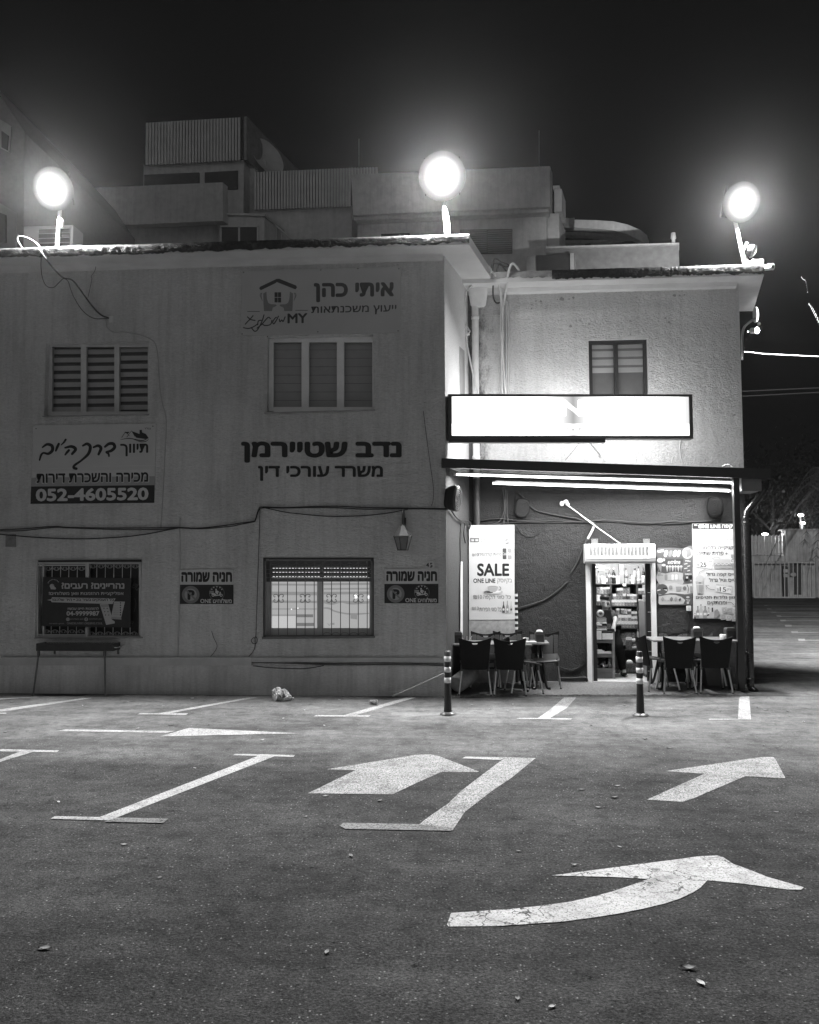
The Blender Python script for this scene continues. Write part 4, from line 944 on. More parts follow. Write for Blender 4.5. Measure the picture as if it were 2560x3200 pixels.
# ================================================================== lantern
lc = A(*zf(1292,408), .24); k = .00183
t = thing('wall_lantern', 'old six sided wall lantern on a curved arm, above the parking sign', 'lamp', Vector((lc.x, lc.y, lc.z)))
def hexa(r, z): return [lc+Vector((r*math.cos(R(60*i+12)), r*math.sin(R(60*i+12)), z)) for i in range(6)]
def loft(mb, rings):
    for a, b_ in zip(rings[:-1], rings[1:]):
        n = len(a); mb.add(a+b_, [[i, (i+1)%n, n+(i+1)%n, n+i] for i in range(n)])
mb = MB(); loft(mb, [hexa(.136,.192), hexa(.132,.205), hexa(.035,.345), hexa(.03,.36)]); mb.poly(hexa(.03,.36)); mb.build('cap', M('aged metal', .05, .5, .4, 20, metal=.3), t)
mb = MB(); loft(mb, [hexa(.07,.01), hexa(.12,.19)]); mb.build('pane', M('frosted lantern glass', .13, .4, .2, 15), t)
mb = MB()
for i in range(6): mb.tube([hexa(.071,.0)[i], hexa(.124,.192)[i]], .006, 5)
mb.poly(hexa(.072,.0)); loft(mb, [hexa(.073,.0), hexa(.076,.014)]); mb.build('cage', M('aged metal', .05, .5, .4, 20, metal=.3), t)
wp = A(*zf(1292,180), 0)
mb = MB(); mb.tube(smooth_path([Vector((lc.x,YA-.02,lc.z+.42)), Vector((lc.x,YA-.05,lc.z+.52)), Vector((lc.x,YA-.14,lc.z+.57)), Vector((lc.x,YA-.22,lc.z+.52)), Vector((lc.x,YA-.24,lc.z+.36))], 6), .013, 8); mb.box((lc.x-.03,YA-.025,lc.z+.34),(lc.x+.03,YA-.003,lc.z+.47)); mb.build('arm', DARK, t)

# ================================================================== barbecue
fl, frr, bl, brr = G(*ze(248,1500)), G(*ze(790,1506)), G(*ze(338,1478)), G(*ze(856,1482))
yc = fl.y
zt_ = PY(*ze(280,1105), yc).z; zb_ = PY(*ze(280,1160), yc).z; xl0 = PY(*ze(270,1130), yc).x; xl1 = PY(*ze(842,1130), yc).x
t = thing('barbecue', 'long black charcoal barbecue on four thin splayed legs under the banner window', 'barbecue', ((xl0+xl1)/2, yc+.17, 0))
mb = MB(); D_ = .30
mb.box((xl0,yc,zb_),(xl1,yc+D_,zb_+.012)); mb.box((xl0,yc,zb_+.012),(xl1,yc+.008,zt_)); mb.box((xl0,yc+D_-.008,zb_+.012),(xl1,yc+D_,zt_)); mb.box((xl0,yc+.008,zb_+.012),(xl0+.008,yc+D_-.008,zt_)); mb.box((xl1-.008,yc+.008,zb_+.012),(xl1,yc+D_-.008,zt_))
mb.build('trough', M('sooty steel', .016, .5, .4, 12), t)
gr = MB()
for i in range(28): gr.tube([(xl0+.02+i*(xl1-xl0-.04)/27, yc+.01, zt_-.008),(xl0+.02+i*(xl1-xl0-.04)/27, yc+D_-.01, zt_-.008)], .003, 4)
gr.build('grate', DARK, t)
for a, tx, ty in ((fl,xl0+.03,yc+.02),(frr,xl1-.12,yc+.02),(Vector((bl.x,yc+D_+.03,0)),xl0+.14,yc+D_-.02),(Vector((brr.x,yc+D_+.03,0)),xl1-.03,yc+D_-.02)):
    l = MB(); l.tube([(a.x,a.y,0),(tx,ty,zb_-.03)], .013, 8).tube([(tx,ty,zb_-.07),(tx,ty,zb_+.01)], .022, 8); l.build('leg', M('dull leg tube', .09, .4, .2, metal=.5), t)
for x, s in ((xl0,-1),(xl1,1)):
    MB().tube(smooth_path([(x,yc+.07,zt_-.06),(x+s*.03,yc+.07,zt_-.06),(x+s*.04,yc+.10,zt_-.06),(x+s*.04,yc+.2,zt_-.06),(x+s*.03,yc+.23,zt_-.06),(x,yc+.23,zt_-.06)],3), .007, 6).build('handle', STEEL, t)

# ================================================================== bollards
def bollard(loc, label):
    t = thing('bollard', label, 'bollard', loc, 'striped flexible bollards'); x, y = loc.x, loc.y; H = .78; r = .039
    b = lambda n, prof, mt, **k: MB().lathe((x,y,0), prof, 20).build(n, mt, t, **k)
    b('base', [(.1,0),(.1,.012),(.075,.03),(.05,.038)], M('scuffed rubber', .09, .35, .4, 30))
    pr = [(.05,.036)]
    for i in range(10): pr += [(.051-i*.0006,.05+i*.022),(.047-i*.0006,.058+i*.022),(.047-i*.0006,.066+i*.022)]
    pr += [(.0415,.28),(r,.42),(r,H-.008),(r-.008,H),(0,H)]
    b('post', pr, M('black rubber', .014, .4, .2))
    u = lambda f: H*(1-f)
    for f0, f1 in ((.084,.17),(.255,.335),(.418,.503)):
        MB().lathe((x,y,0), [(r,u(f1)),(r+.0025,u(f1)+.001),(r+.0025,u(f0)-.001),(r,u(f0))], 20).build('reflective_band', M('reflective tape', .62, .35, .12, 25), t)
    return t
bollard(G(1400,2233), 'striped black and white bollard at the corner of the office wall')
bollard(G(2002,2237), 'striped black and white bollard in front of the kiosk door')

# ================================================================== litter
def bag():
    c = G(*zf(372,1533)); rn = random.Random(9); k = .00183
    t = thing('plastic_bag', 'crumpled white plastic bag lying by the office wall', 'bag', c)
    mb = MB(); seg, rings = 22, 14; vs, fs = [], []
    for i in range(rings+1):
        f = i/rings; x = -.10+.27*f; rr = .092*math.sin(math.pi*min(1,.12+f*1.0)**.75) if f < .5 else .088*(1-(f-.5)/.5)**.8+.012
        zc_ = .09*(1-f*.62)
        for j in range(seg):
            a = 2*math.pi*j/seg; w = 1+.16*math.sin(3*a+i)+.12*math.sin(7*a+i*2.3)+rn.uniform(-.07,.07)
            vs.append(c+Vector((x+rn.uniform(-.006,.006), .8*rr*w*math.cos(a), max(.002, zc_+rr*1.05*w*math.sin(a)))))
    for i in range(rings):
        for j in range(seg): fs.append([i*seg+j, i*seg+(j+1)%seg, (i+1)*seg+(j+1)%seg, (i+1)*seg+j])
    fs.append(list(range(seg))); fs.append([rings*seg+j for j in range(seg)][::-1])
    mt, tt, b = newmat('thin plastic bag'); b.inputs['Base Color'].default_value = (.7,.7,.7,1); b.inputs['Roughness'].default_value = .35; b.inputs['Transmission Weight'].default_value = .35
    bp = N(tt, 'ShaderNodeBump', Strength=.8, Distance=.02); tt.links.new(noise(tt, coords(tt), 28, 3), bp.inputs['Height']); tt.links.new(bp.outputs[0], b.inputs['Normal'])
    mb.add(vs, fs, False).build('sack', mt, t)
    pm = MB(); pm.ball(c+Vector((.045,-.062,.075)), .042, .012, .034, 10, 6, .3, rn); pm.build('dark_print', DGREY, t)
    MB().tube([c+Vector((.15,0,.025)), c+Vector((.175,-.01,.03)), c+Vector((.185,-.01,.045))], [.012,.008,.014], 6).build('knot', mt, t)
bag()
c = G(*zf(1075,1562)); t = thing('plastic_cup', 'clear plastic cup tipped over beside a bay line', 'cup', c)
mtc, tt, b = newmat('clear cup'); b.inputs['Base Color'].default_value = (.8,.8,.8,1); b.inputs['Roughness'].default_value = .1; b.inputs['Transmission Weight'].default_value = .8
MB().lathe(c+Vector((-.05,0,.034)), [(.026,0),(.034,.10),(.036,.102),(.033,.10),(.025,.003)], 18, (.95,-.3,.05)).build('wall', mtc, t)
MB().tube([c+Vector((-.05,0,.034))+Vector((.095,-.03,.005))+Vector((.01*math.cos(a),-.033*math.cos(a)*.95,.034*math.sin(a))) for a in [2*math.pi*i/20 for i in range(21)]], .0025, 5).build('rim', WWIRE, t)
LEAF = M('dry leaf', .09, .7, .4, 20); LEAFL = M('pale dry leaf', .2, .7, .2, 20); SCRAP = M('paper scrap', .32, .7, .1)
def leaf(p, L, mt, name, label, cat, grp, rn):
    mb = MB(); a = rn.uniform(0, 6.28); ux = Vector((math.cos(a), math.sin(a), 0)); uy = Vector((-math.sin(a), math.cos(a), 0)); n = 6; vs, fs = [], []; cu = rn.uniform(.05,.2)
    for i in range(n+1):
        f = i/n; w = L*.24*math.sin(math.pi*min(.98,f+.03))**.8; h = .004+L*cu*4*(f-.5)**2*.5
        vs += [p+ux*L*(f-.5)+uy*w+Vector((0,0,h+L*.10)), p+ux*L*(f-.5)+Vector((0,0,h)), p+ux*L*(f-.5)-uy*w+Vector((0,0,h+L*.12))]
    for i in range(n): fs += [[3*i,3*i+3,3*i+4,3*i+1],[3*i+1,3*i+4,3*i+5,3*i+2]]
    tag(mb.add(vs, fs, True).build(name, mt), label, cat, grp)
rn = random.Random(12)
dark_l = q(zs,(1490,271),(1448,96),(1463,112),(1596,128),(1543,552),(865,491),(600,177),(765,187),(905,102),(575,70),(760,72),(1150,126),(725,458),(990,243),(1095,283),(850,140))+q(zr,(50,88),(115,210),(1087,204),(1478,737),(180,236),(880,184),(1595,195),(1600,505),(1290,571),(720,187),(1300,230))+q(zt,(1175,578),(460,84),(455,706))+q(zr,(802,672))+[(1022,2978),(500,2745),(140,2967),(2250,2225)]
for p in dark_l: leaf(G(*p), rn.uniform(.035,.07), LEAF, 'fallen_leaf', 'small dark curled leaf lying on the asphalt', 'leaf', 'dark leaves on the asphalt', rn)
pale_l = q(zs,(875,442),(795,533),(885,699),(1660,172),(1515,72),(1675,40),(1600,147),(265,100),(340,117),(415,124),(435,98),(1500,122))+q(zr,(1372,485),(1193,157),(523,690),(820,367),(25,215),(1105,249),(540,86),(348,102),(688,104),(1053,107),(580,200),(247,510),(1366,187),(1430,78),(810,72),(1283,122),(610,64))+q(zt,(695,142),(600,740),(1225,640))
for p in pale_l: leaf(G(*p), rn.uniform(.03,.06), LEAFL if rn.random() < .6 else SCRAP, 'fallen_leaf', 'small pale leaf or scrap lying on the asphalt', 'leaf', 'pale leaves on the asphalt', rn)
import bmesh
# ================================================================== kiosk: window, door, air curtain
F1 = at_y(YB+.07)
BRN = M('dark brown frame', .03, .4, .2)
o = O_W; w = MB()
def fbox(mb, x0, x1, z0, z1, y, th): mb.box((x0,y,z0),(x1,y+th,z1))
fbox(w,o[0],o[0]+.06,o[2],o[3],YB+.05,.05); fbox(w,o[1]-.05,o[1],o[2],o[3],YB+.05,.05); fbox(w,o[0]+.06,o[1]-.05,o[3]-.06,o[3],YB+.05,.05); fbox(w,o[0]+.06,o[1]-.05,o[2],o[2]+.05,YB+.05,.05)
xm_ = B(*zg(1530,900)).x; fbox(w,xm_-.03,xm_+.03,o[2]+.05,o[3]-.06,YB+.04,.06)
w = w.build('window', BRN, bB)
zbl = at_y(YB+.12)(*zg(1400,985)).z
for x0, x1 in ((o[0]+.06,xm_-.03),(xm_+.03,o[1]-.05)):
    gp = MB(); gp.poly([(x0,YB+.08,o[2]+.05),(x1,YB+.08,o[2]+.05),(x1,YB+.08,o[3]-.06),(x0,YB+.08,o[3]-.06)]); gp.build('pane', GLASS, w)
    mb = MB(); z = o[3]
    for k in range(6):
        z1_ = o[3]-.02-k*.135
        if z1_-.03 > zbl: mb.box((x0,YB+.115,max(zbl,z1_-.095)),(x1,YB+.12,z1_))
    mb.build('blind', M('brown striped blind', .42, .8, .06), w)
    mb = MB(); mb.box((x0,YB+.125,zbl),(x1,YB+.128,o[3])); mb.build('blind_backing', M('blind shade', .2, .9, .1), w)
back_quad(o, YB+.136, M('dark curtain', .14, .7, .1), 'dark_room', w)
dz = lambda y: B(1950, y).z
JF = M('white door frame', .86, .4, .05)
d = MB()
def slant(mb, F, z, x0a, x0b, x1a, x1b, ya, yb, th): mb.prism([F(*z(x0b,yb)),F(*z(x1b,yb)),F(*z(x1a,ya)),F(*z(x0a,ya))], (0,th,0))
DZ0 = .03
xa0, xa1 = B(*zj(190,1300)).x, B(*zj(243,1300)).x; xb_0, xb_1 = B(*zj(922,1300)).x, B(*zj(974,1300)).x
d.box((xa0,YB-.045,.012),(xa1,YB+.16,zd1+.10)); d.box((xb_0,YB-.045,.012),(xb_1,YB+.16,zd1+.10)); d.box((xa1,YB-.045,zd1-.01),(xb_0,YB+.16,zd1+.10))
dr = d.build('door_frame', JF, bB)
lx0, lx1 = PY(*zj(262,1300), YB+.02).x, PY(*zj(305,1300), YB+.02).x; rx0_, rx1_ = PY(*zj(865,1300), YB+.02).x, PY(*zj(922,1300), YB+.02).x
MB().box((lx0,YB+.02,.03),(lx1,YB+.06,zd1-.012)).build('door_leaf', BLACK, bB, label='narrow black folded door edge at the left')
rl = MB().box((rx0_,YB+.02,.03),(rx1_,YB+.06,zd1-.012)).build('door_leaf', BLACK, bB, label='black door edge dotted with small holes at the right')
MB().box((xa1+.002,YB+.0,.03),(lx0-.002,YB+.05,zd1-.012)).build('door_track', GALV, bB)
hb = MB()
for y in (905,1124,1343,1565,1787,1935):
    for k in range(5): c = PY(*zj(884+k*9, y), YB+.018); hb.box((c.x-.004,YB+.016,c.z-.004),(c.x+.004,YB+.0195,c.z+.004))
hb.build('hole_row', M('lit hole', .8, .4, .05), rl)
hb = MB().box((PY(*zj(912,1000),YB).x,YB-.06,dz(1845)),(PY(*zj(928,1000),YB).x,YB-.046,dz(1877))); c0_, c1_ = B(*zj(912,872)), B(*zj(930,1005))
hb = MB().box((c0_.x,YB-.075,c1_.z),(c1_.x,YB-.047,c0_.z)); hb.build('handle', OFFW, dr)
# air curtain
p0, p1 = B(*zj(172,360),.2), B(*zj(968,575),.2)
ac = thing('air_curtain', 'white air curtain unit with a slotted grille mounted above the kiosk door', 'air curtain', ((p0.x+p1.x)/2, YB, p1.z))
prof = [(0,0),(-.16,.0),(-.20,.03),(-.215,.09),(-.20,(p0.z-p1.z)-.02),(-.17,p0.z-p1.z),(0,p0.z-p1.z)]
mb = MB(); pts = [Vector((p0.x,YB-.015+a,p1.z+b)) for a, b in prof]; mb.prism(pts, (p1.x-p0.x,0,0)); mb.build('casing', M('white casing', .72, .3, .04), ac, bevel=.008)
yg = YB-.228; mb = MB(); gx0, gx1 = PY(*zj(200,430),yg).x, PY(*zj(915,430),yg).x; gz0, gz1 = PY(*zj(500,525),yg).z, PY(*zj(500,365),yg).z
mb.box((gx0,yg,gz0),(gx1,yg+.012,gz1)); mb.build('front_panel', M('white casing', .72, .3, .04), ac)
mb = MB()
for i in range(16):
    x = 226+i*41+(14 if i > 7 else 0)
    for j in range(17):
        y = 388+j*6.1; a, b_ = PY(*zj(x, y), yg), PY(*zj(x+31, y+2.6), yg); mb.box((a.x,yg-.0015,b_.z),(b_.x,yg,a.z))
mb.build('grille', M('shadowed slot', .22, .6, .1), ac)
ar = Art(lambda x, y, o: PY(x, y, yg-o), .001, zj); ar.rect(DGREY, 242,503,272,509); ar.rect(DGREY, 278,502,298,508); ar.text(DGREY, 'Xinlun', 846, 496, 886, 509, .02); ar.build('lettering', ac)
for x0, x1 in ((243,316),(825,897)):
    a, b_ = B(*zj(x0,302)), B(*zj(x1,362)); mb = MB(); mb.box((a.x,YB-.035,b_.z),(b_.x,YB-.013,a.z)); mb.build('mounting_plate', GALV, ac)
    for dx in (.2,.8):
        MB().lathe(Vector((a.x+(b_.x-a.x)*dx,YB-.035,a.z-.012)), [(.006,0),(.006,.004)], 8, (0,-1,0)).build('bolt', DARK, ac)

# ================================================================== inside the kiosk
YS = YB+1.0                                          # front of the back shelves
SF = lambda x, y, o=0: PY(x, y, YS-o)
WOOD = M('dark shelf board', .06, .45, .25, 5)
su = thing('shelf_unit', 'dark wooden shelf unit filling the back of the kiosk', 'shelf', (xd0+.6, YS+.2, .035))
def brd(n, x0, y0, x1, y1, dep=.30, z=zm, back=0):
    a, b_ = SF(*z(x0,y1)), SF(*z(x1,y0)); MB().box((a.x,YS+back,a.z),(b_.x,YS+dep,b_.z)).build(n, WOOD, su)
sx0, sx1 = 150, 1425
ztop = SF(*zm(800,665)).z
for y0, y1, xa, xb in ((662,688,sx0,sx1),(905,930,sx0,560),(1195,1220,560,1215),(905,925,1205,1425),(1190,1210,1205,1425),(1465,1485,1205,1425),(1735,1762,700,1425)):
    brd('shelf', xa, y0, xb, y1)
for x0, x1, y0, y1 in ((535,562,688,1740),(1190,1212,688,1740)): brd('divider', x0, y0, x1, y1)
brd('shelf', 700, 545, 1340, 562, z=zn); brd('plinth', 640, 1085, 1340, 1250, z=zn)
a, b_ = SF(*zm(sx0,688)), SF(*zm(sx1,1700)); MB().box((a.x,YS+.30,.04),(b_.x,YS+.315,a.z)).build('back_panel', M('dark back board', .035, .6, .2), su)
def stand(z, x0, y0, x1, y1): return SF(*z(x0,y0)), SF(*z(x1,y1))
CART = M('printed carton', .34, .5, .75, 60); CARTD = M('dark carton', .09, .5, .9, 60); CARTM = M('mid carton', .18, .5, .85, 60); WLAB = M('warning print', .62, .5, .35, 70)
nbox = 0
def pack(z, x0, y0, x1, y1, label, body=None, top=.45, dep=.09, name='cigarette_pack', cat='pack', grp='cigarette packs on the kiosk shelves', out=.0, F=None):
    F = F or SF
    a, b_ = F(*z(x0,y1)), F(*z(x1,y0)); yy = a.y-out; zt = a.z+(b_.z-a.z)*(1-top)
    t = thing(name, label, cat, ((a.x+b_.x)/2, yy+dep/2, a.z), grp)
    MB().box((a.x,yy,a.z),(b_.x,yy+dep,zt)).build('carton', body or CARTM, t)
    if top > 0: MB().box((a.x,yy,zt),(b_.x,yy+dep,b_.z)).build('warning_label', WLAB, t)
    return t
LCP = {'a':'white topped pack among the packs on the upper middle shelf of the kiosk','b':'white topped pack among the packs on the lower middle shelf of the kiosk','c':'white topped pack in the narrow right shelf column of the kiosk','d':'small jar shaped pack on the upper left shelf of the kiosk'}
r_ = random.Random(21)
def row(z, xs, y0, y1, key, top=.42, hop=1.0):
    for i in range(len(xs)-1):
        tp = top if r_.random() < hop else 0.0
        pack(z, xs[i]+1.5, y0+r_.uniform(-3,6), xs[i+1]-1.5, y1, LCP[key], r_.choice([CART,CARTM,CARTD,CARTM]), tp, grp='cigarette packs, '+key)
row(zm, [690,770,848,930,1015], 765, 905, 'a', .45, .7); row(zm, [592,672,752,835,920], 905, 1045, 'a', .45, .7); row(zm, [938,1018,1112,1190], 910, 1045, 'a', .4, .6)
row(zm, [565,643,720,800,880,955,1040,1122,1195], 1050, 1195, 'a', .45, .8)
row(zm, [680,760], 1268, 1410, 'b', .3); row(zm, [795,872,948], 1278, 1400, 'b', .2, .5); row(zm, [958,1042], 1290, 1410, 'b', .4); row(zm, [1058,1138,1200], 1345, 1455, 'b', .45)
row(zm, [724,806,888,968,1046], 1420, 1570, 'b', .5); row(zm, [1050,1128,1200], 1460, 1570, 'b', .5); row(zm, [700,724,806,888,968,1046,1128,1208], 1575, 1735, 'b', .5)
for y0, y1 in ((768,905),(1042,1190),(1310,1465)): row(zm, [1208,1288,1366], y0, y1, 'c', .45)
row(zm, [1228,1330], 1560, 1735, 'c', .0); row(zm, [205,285,365,442,515], 742, 905, 'd', .3, .3); row(zm, [205,290], 930, 1190, 'd', .6)
CLR = M('bottle clear glass', .45, .12, .2, 8, spec=.8); CLRD = M('bottle dark glass', .02, .12, .2, spec=.8); CLRM = M('bottle mid glass', .16, .12, .3, 8, spec=.8)
def bottle(z, cx, y0, y1, w, mat, label, lab=None, neck=.3, cap=None, F=None, grp='bottles on the top shelf of the kiosk', lb=(.12,.45), sh=.6):
    F = F or SF
    a, b_ = F(*z(cx,y1)), F(*z(cx,y0)); H = b_.z-a.z; r = (F(*z(cx+w/2,y1))-F(*z(cx-w/2,y1))).x/2; yy = a.y+r+.01
    t = thing('bottle', label, 'bottle', (a.x,yy,a.z), grp)
    MB().lathe((a.x,yy,a.z), [(r*.92,0),(r,.01),(r,H*(sh-.05)),(r*.9,H*sh),(r*neck*1.15,H*(sh+.14)),(r*neck,H*(sh+.2)),(r*neck,H*.90)], 14).build('glass_body', mat, t)
    MB().lathe((a.x,yy,a.z), [(r*neck*1.15,H*.88),(r*neck*1.2,H*.89),(r*neck*1.2,H),(0,H)], 12).build('cap', cap or DARK, t)
    if lab: MB().lathe((a.x,yy,a.z), [(r,H*lb[0]),(r+.002,H*lb[0]+.001),(r+.002,H*lb[1]),(r,H*lb[1]+.001)], 14).build('label', lab, t)
    return t
bottle(zm, 440, 390, 655, 70, CLRM, 'short clear bottle left of the two square whisky bottles', WHITE, .3)
bottle(zm, 524, 262, 652, 92, CLRM, 'left one of two square shouldered whisky bottles with slanted labels', LGREY, .28, WHITE, lb=(.36,.52))
bottle(zm, 626, 268, 652, 100, CLRD, 'right and darker one of two whisky bottles with slanted labels', LGREY, .28, WHITE, lb=(.36,.48))
bottle(zm, 938, 278, 655, 96, CLR, 'clear bottle with dark cap right of the tall gift box', MGREY, .28, lb=(.36,.52))
bottle(zm, 1035, 425, 655, 55, CLRM, 'smallest bottle, half hidden on the right part of the top shelf', GREY, .35)
bottle(zm, 1148, 285, 655, 86, CLR, 'straight clear bottle with black cap', None, .5, sh=.72)
bottle(zm, 1243, 228, 655, 100, CLR, 'tallest clear bottle with round shoulders and white label', WHITE, .3, lb=(.14,.26), sh=.64)
bottle(zm, 1358, 235, 655, 84, CLRD, 'dark wine like bottle at the right end of the top shelf', WHITE, .45, MGREY, lb=(.02,.46))
bottle(zm, 250, 350, 640, 84, CLR, 'pale bottle at the left end of the top shelf', None, .3)
for x0, x1, y0 in ((316,402,468),(676,748,468),(1042,1108,465)): pack(zm, x0, y0, x1, 662, 'white price box standing before the bottles on the top shelf', WHITE, 0, .05, 'price_box', 'box', 'white boxes on the top shelf', out=.03)
pack(zm, 754, 182, 862, 655, 'tall grey gift box with white mark, middle of the top shelf', GREY, 0, .09, 'gift_box', 'box', None)
gb_ = [x for x in COL.objects if x.name.startswith('gift_box')][0]
gb = Art(lambda x, y, o: SF(x, y, o), .002, zm); gb.poly(WHITE, [(775,205),(800,215),(840,212),(825,235),(800,245),(785,238)]); gb.build('emblem', gb_)
gb = Art(lambda x, y, o: SF(x, y, o), .002, zm); gb.poly(LGREY, [(756,400),(805,365),(860,400),(805,445)]); gb.build('printed_band', gb_)
mb = MB(); c = SF(*zm(300,280), .02)
for k in range(7): mb.ball(c+Vector((r_.uniform(-.09,.07), r_.uniform(0,.08), r_.uniform(-.04,.05))), .07, .03, .018, 10, 6, .2, r_)
tag(mb.build('folded_bags', M('white plastic pile', .7, .5, .1)), 'pile of white folded bags at the top left of the kiosk shelf', 'bags')
mb = MB(); c = SF(*zm(880,705), .06); mb.ball(c, .032, .03, .026, 14, 8, .12, r_); tag(mb.build('paper_flower', WHITE), 'white paper flower fixed to the edge of the top shelf', 'flower')
for x0, y0, x1, y1, b, l in ((800,165,912,265,CARTD,'dark carton with white sticks at the left of the low shelf'),(910,128,1015,248,CARTM,'striped carton at the back of the low shelf'),(1020,128,1120,248,CARTM,'second striped carton at the back of the low shelf'),(912,250,1056,440,CARTD,'dark box with a white band, upper of two on the low shelf'),(918,440,1056,545,CARTD,'dark box, lower of two on the low shelf'),(805,265,912,440,CARTM,'stack of small printed boxes on the low shelf')):
    pack(zn, x0, y0, x1, y1, l, b, .35 if 'band' in l else 0, .08, 'carton', 'box', None, out=-.05 if 'back' in l else 0)
bottle(zn, 1110, 155, 385, 95, CLRM, 'dark jar upper on the low shelf', WHITE, .8, grp=None, sh=.75); bottle(zn, 1130, 388, 545, 105, CLRM, 'dark jar with white lid label on the low shelf floor', WHITE, .8, grp=None, sh=.75); bottle(zn, 1218, 40, 285, 56, CLR, 'clear stemmed bottle hanging under the shelf', None, .4, WHITE, grp=None)
t = pack(zn, 890, 890, 1150, 1085, 'dark carton of goods on the kiosk floor', CARTD, 0, .25, 'carton', 'box', None, out=.10)
mb = MB(); c = SF(*zn(1000,860), .04); mb.ball(c, .055, .05, .04, 12, 8, .1, r_); tag(mb.build('paper_pack', WHITE), 'white wrapped pack sticking out of the floor carton', 'pack')
# counter stand by the door
YC = YB+.30; CF = lambda x, y, o=0: PY(x, y, YC-o)
ct = thing('counter_stand', 'dark stepped display stand of sweets just inside the kiosk door', 'display stand', (CF(*zn(400,1350)).x, YC+.2, .035))
cx0, cx1 = CF(*zn(120,800)).x, CF(*zn(585,800)).x; cx2 = CF(*zn(648,800)).x
def cbox(n, x0, x1, y0, y1, d0, d1, mat, z=zn): a, b_ = CF(*z(400,y1)).z, CF(*z(400,y0)).z; return MB().box((x0,YC+d0,a),(x1,YC+d1,b_)).build(n, mat, ct)
CNT = M('counter panel', .085, .45, .15)
for y0, y1 in ((308,390),(660,742),(1010,1092)): cbox('shelf_front', cx0, cx1, y0, y1, 0, .02, CNT); cbox('shelf', cx0, cx1, y0+30, y0+45, .02, .34, CNT)
MB().box((cx0,YC+.01,.036),(cx2-.01,YC+.36,CF(*zn(400,1095)).z)).build('base', CNT, ct); MB().box((cx1,YC,.036),(cx2,YC+.36,CF(*zn(400,105)).z)).build('side_panel', M('counter side', .16, .4, .1), ct)
MB().box((cx0,YC+.34,.3),(cx1,YC+.36,CF(*zn(400,105)).z)).build('back_panel', DARK, ct)
cbox('price_holder', CF(*zn(330,200)).x, CF(*zn(595,200)).x, 150, 300, -.01, .01, M('paper label', .72, .5, .1, 40)); MB().box((CF(*zn(315,200)).x,YC+.012,CF(*zn(400,305)).z),(cx1,YC+.03,CF(*zn(400,105)).z)).build('front_panel', DARK, ct)
cbox('price_holder', cx0, CF(*zn(315,200)).x, 90, 305, -.008, .01, WHITE)
def cpack(x0, y0, x1, y1, l, b, z=zn, out=0, dep=.10, top=0): return pack(z, x0, y0, x1, y1, l, b, top, dep, 'sweet_box', 'box', None, out-.04, CF)
cpack(228, 555, 395, 655, 'white open sweet box on the middle step of the counter stand', WHITE); cpack(400, 600, 565, 655, 'flat white pack on the middle step of the counter stand', WHITE); cpack(228, 460, 395, 555, 'dark sweets standing in the open box of the counter stand', CARTM, out=-.05)
mb = MB(); mb.poly([CF(*zn(232,950),-.06),CF(*zn(330,890),-.06),CF(*zn(408,765),-.06),CF(*zn(232,800),-.06)]); mb.prism([CF(*zn(232,950),-.06),CF(*zn(330,890),-.06),CF(*zn(408,765),-.06),CF(*zn(232,800),-.06)], (0,.01,0)); tag(mb.build('paper_sheet', WHITE), 'white paper leaning on the lowest step of the counter stand', 'paper')
for k in range(9):
    c = CF(*zn(340+k*26, 960-abs(k-4)*-6-r_.uniform(0,110)), -.06); mb = MB(); mb.ball(c, .016, .014, .024, 8, 6, .35, r_); tag(mb.build('sweet', r_.choice([CLR,CARTD,GALV,CARTM])), 'shiny wrapped sweet heaped on the lowest step of the counter stand', 'sweet', 'wrapped sweets on the counter stand')
# lollipop displays and screen on the counter
for y0, y1, l in ((1430,1640,'upper white lollipop rack with round header card'),(1650,1800,'lower white lollipop rack on the counter')):
    a, b_ = CF(*zm(218,y1),.0), CF(*zm(445,y0+60),.0); t = thing('lollipop_rack', l, 'display', ((a.x+b_.x)/2,YC+.05,a.z), None)
    MB().box((a.x,YC,a.z),(b_.x,YC+.10,a.z+.018)).build('tray', WHITE, t); MB().box((a.x+.005,YC+.08,a.z+.018),(b_.x-.005,YC+.09,b_.z+.005)).build('back', M('rack back', .4, .5, .2, 30), t)
    for i in range(9):
        for j in range(2):
            x = a.x+.008+i*(b_.x-a.x-.016)/8+j*.004; MB().tube([(x,YC+.02+j*.03,a.z+.018),(x,YC+.02+j*.03,a.z+.018+(b_.z-a.z-.03)*(.8+.2*j))], .0042, 5).build('lollipop', WHITE if (i+j)%2 else LGREY, t)
    if y0 == 1430:
        c = CF(*zm(310,1392), 0); MB().lathe((c.x,YC+.085,c.z), [(.0,0),((CF(*zm(400,1392)).x-c.x),.0),((CF(*zm(400,1392)).x-c.x),.006),(0,.006)], 24, (0,-1,0)).build('header_card', WHITE, t)
        MB().lathe((c.x,YC+.077,c.z+.003), [(0,0),(.028,0),(.028,.003),(0,.003)], 16, (0,-1,0)).build('emblem', MGREY, t)
a, b_ = CF(*zm(212,1640),-.12), CF(*zm(548,1300),-.12)
t = thing('screen', 'back of a black monitor on the kiosk counter, hiding the chin of the man', 'monitor', ((a.x+b_.x)/2, YC+.13, a.z-.08))
MB().box((a.x,YC+.12,a.z),(b_.x,YC+.145,b_.z)).build('housing', DARK, t, bevel=.004); MB().box(((a.x+b_.x)/2-.03,YC+.145,a.z-.08),((a.x+b_.x)/2+.03,YC+.165,a.z+.1)).build('stand', DARK, t)
a, b_ = CF(*zm(460,1815),-.05), CF(*zm(625,1650),-.05)
t = thing('card_terminal', 'small dark card terminal under the hand of the man', 'terminal', ((a.x+b_.x)/2, YC+.08, a.z)); MB().box((a.x,YC+.04,a.z),(b_.x,YC+.12,a.z+.03)).build('body', DARK, t)
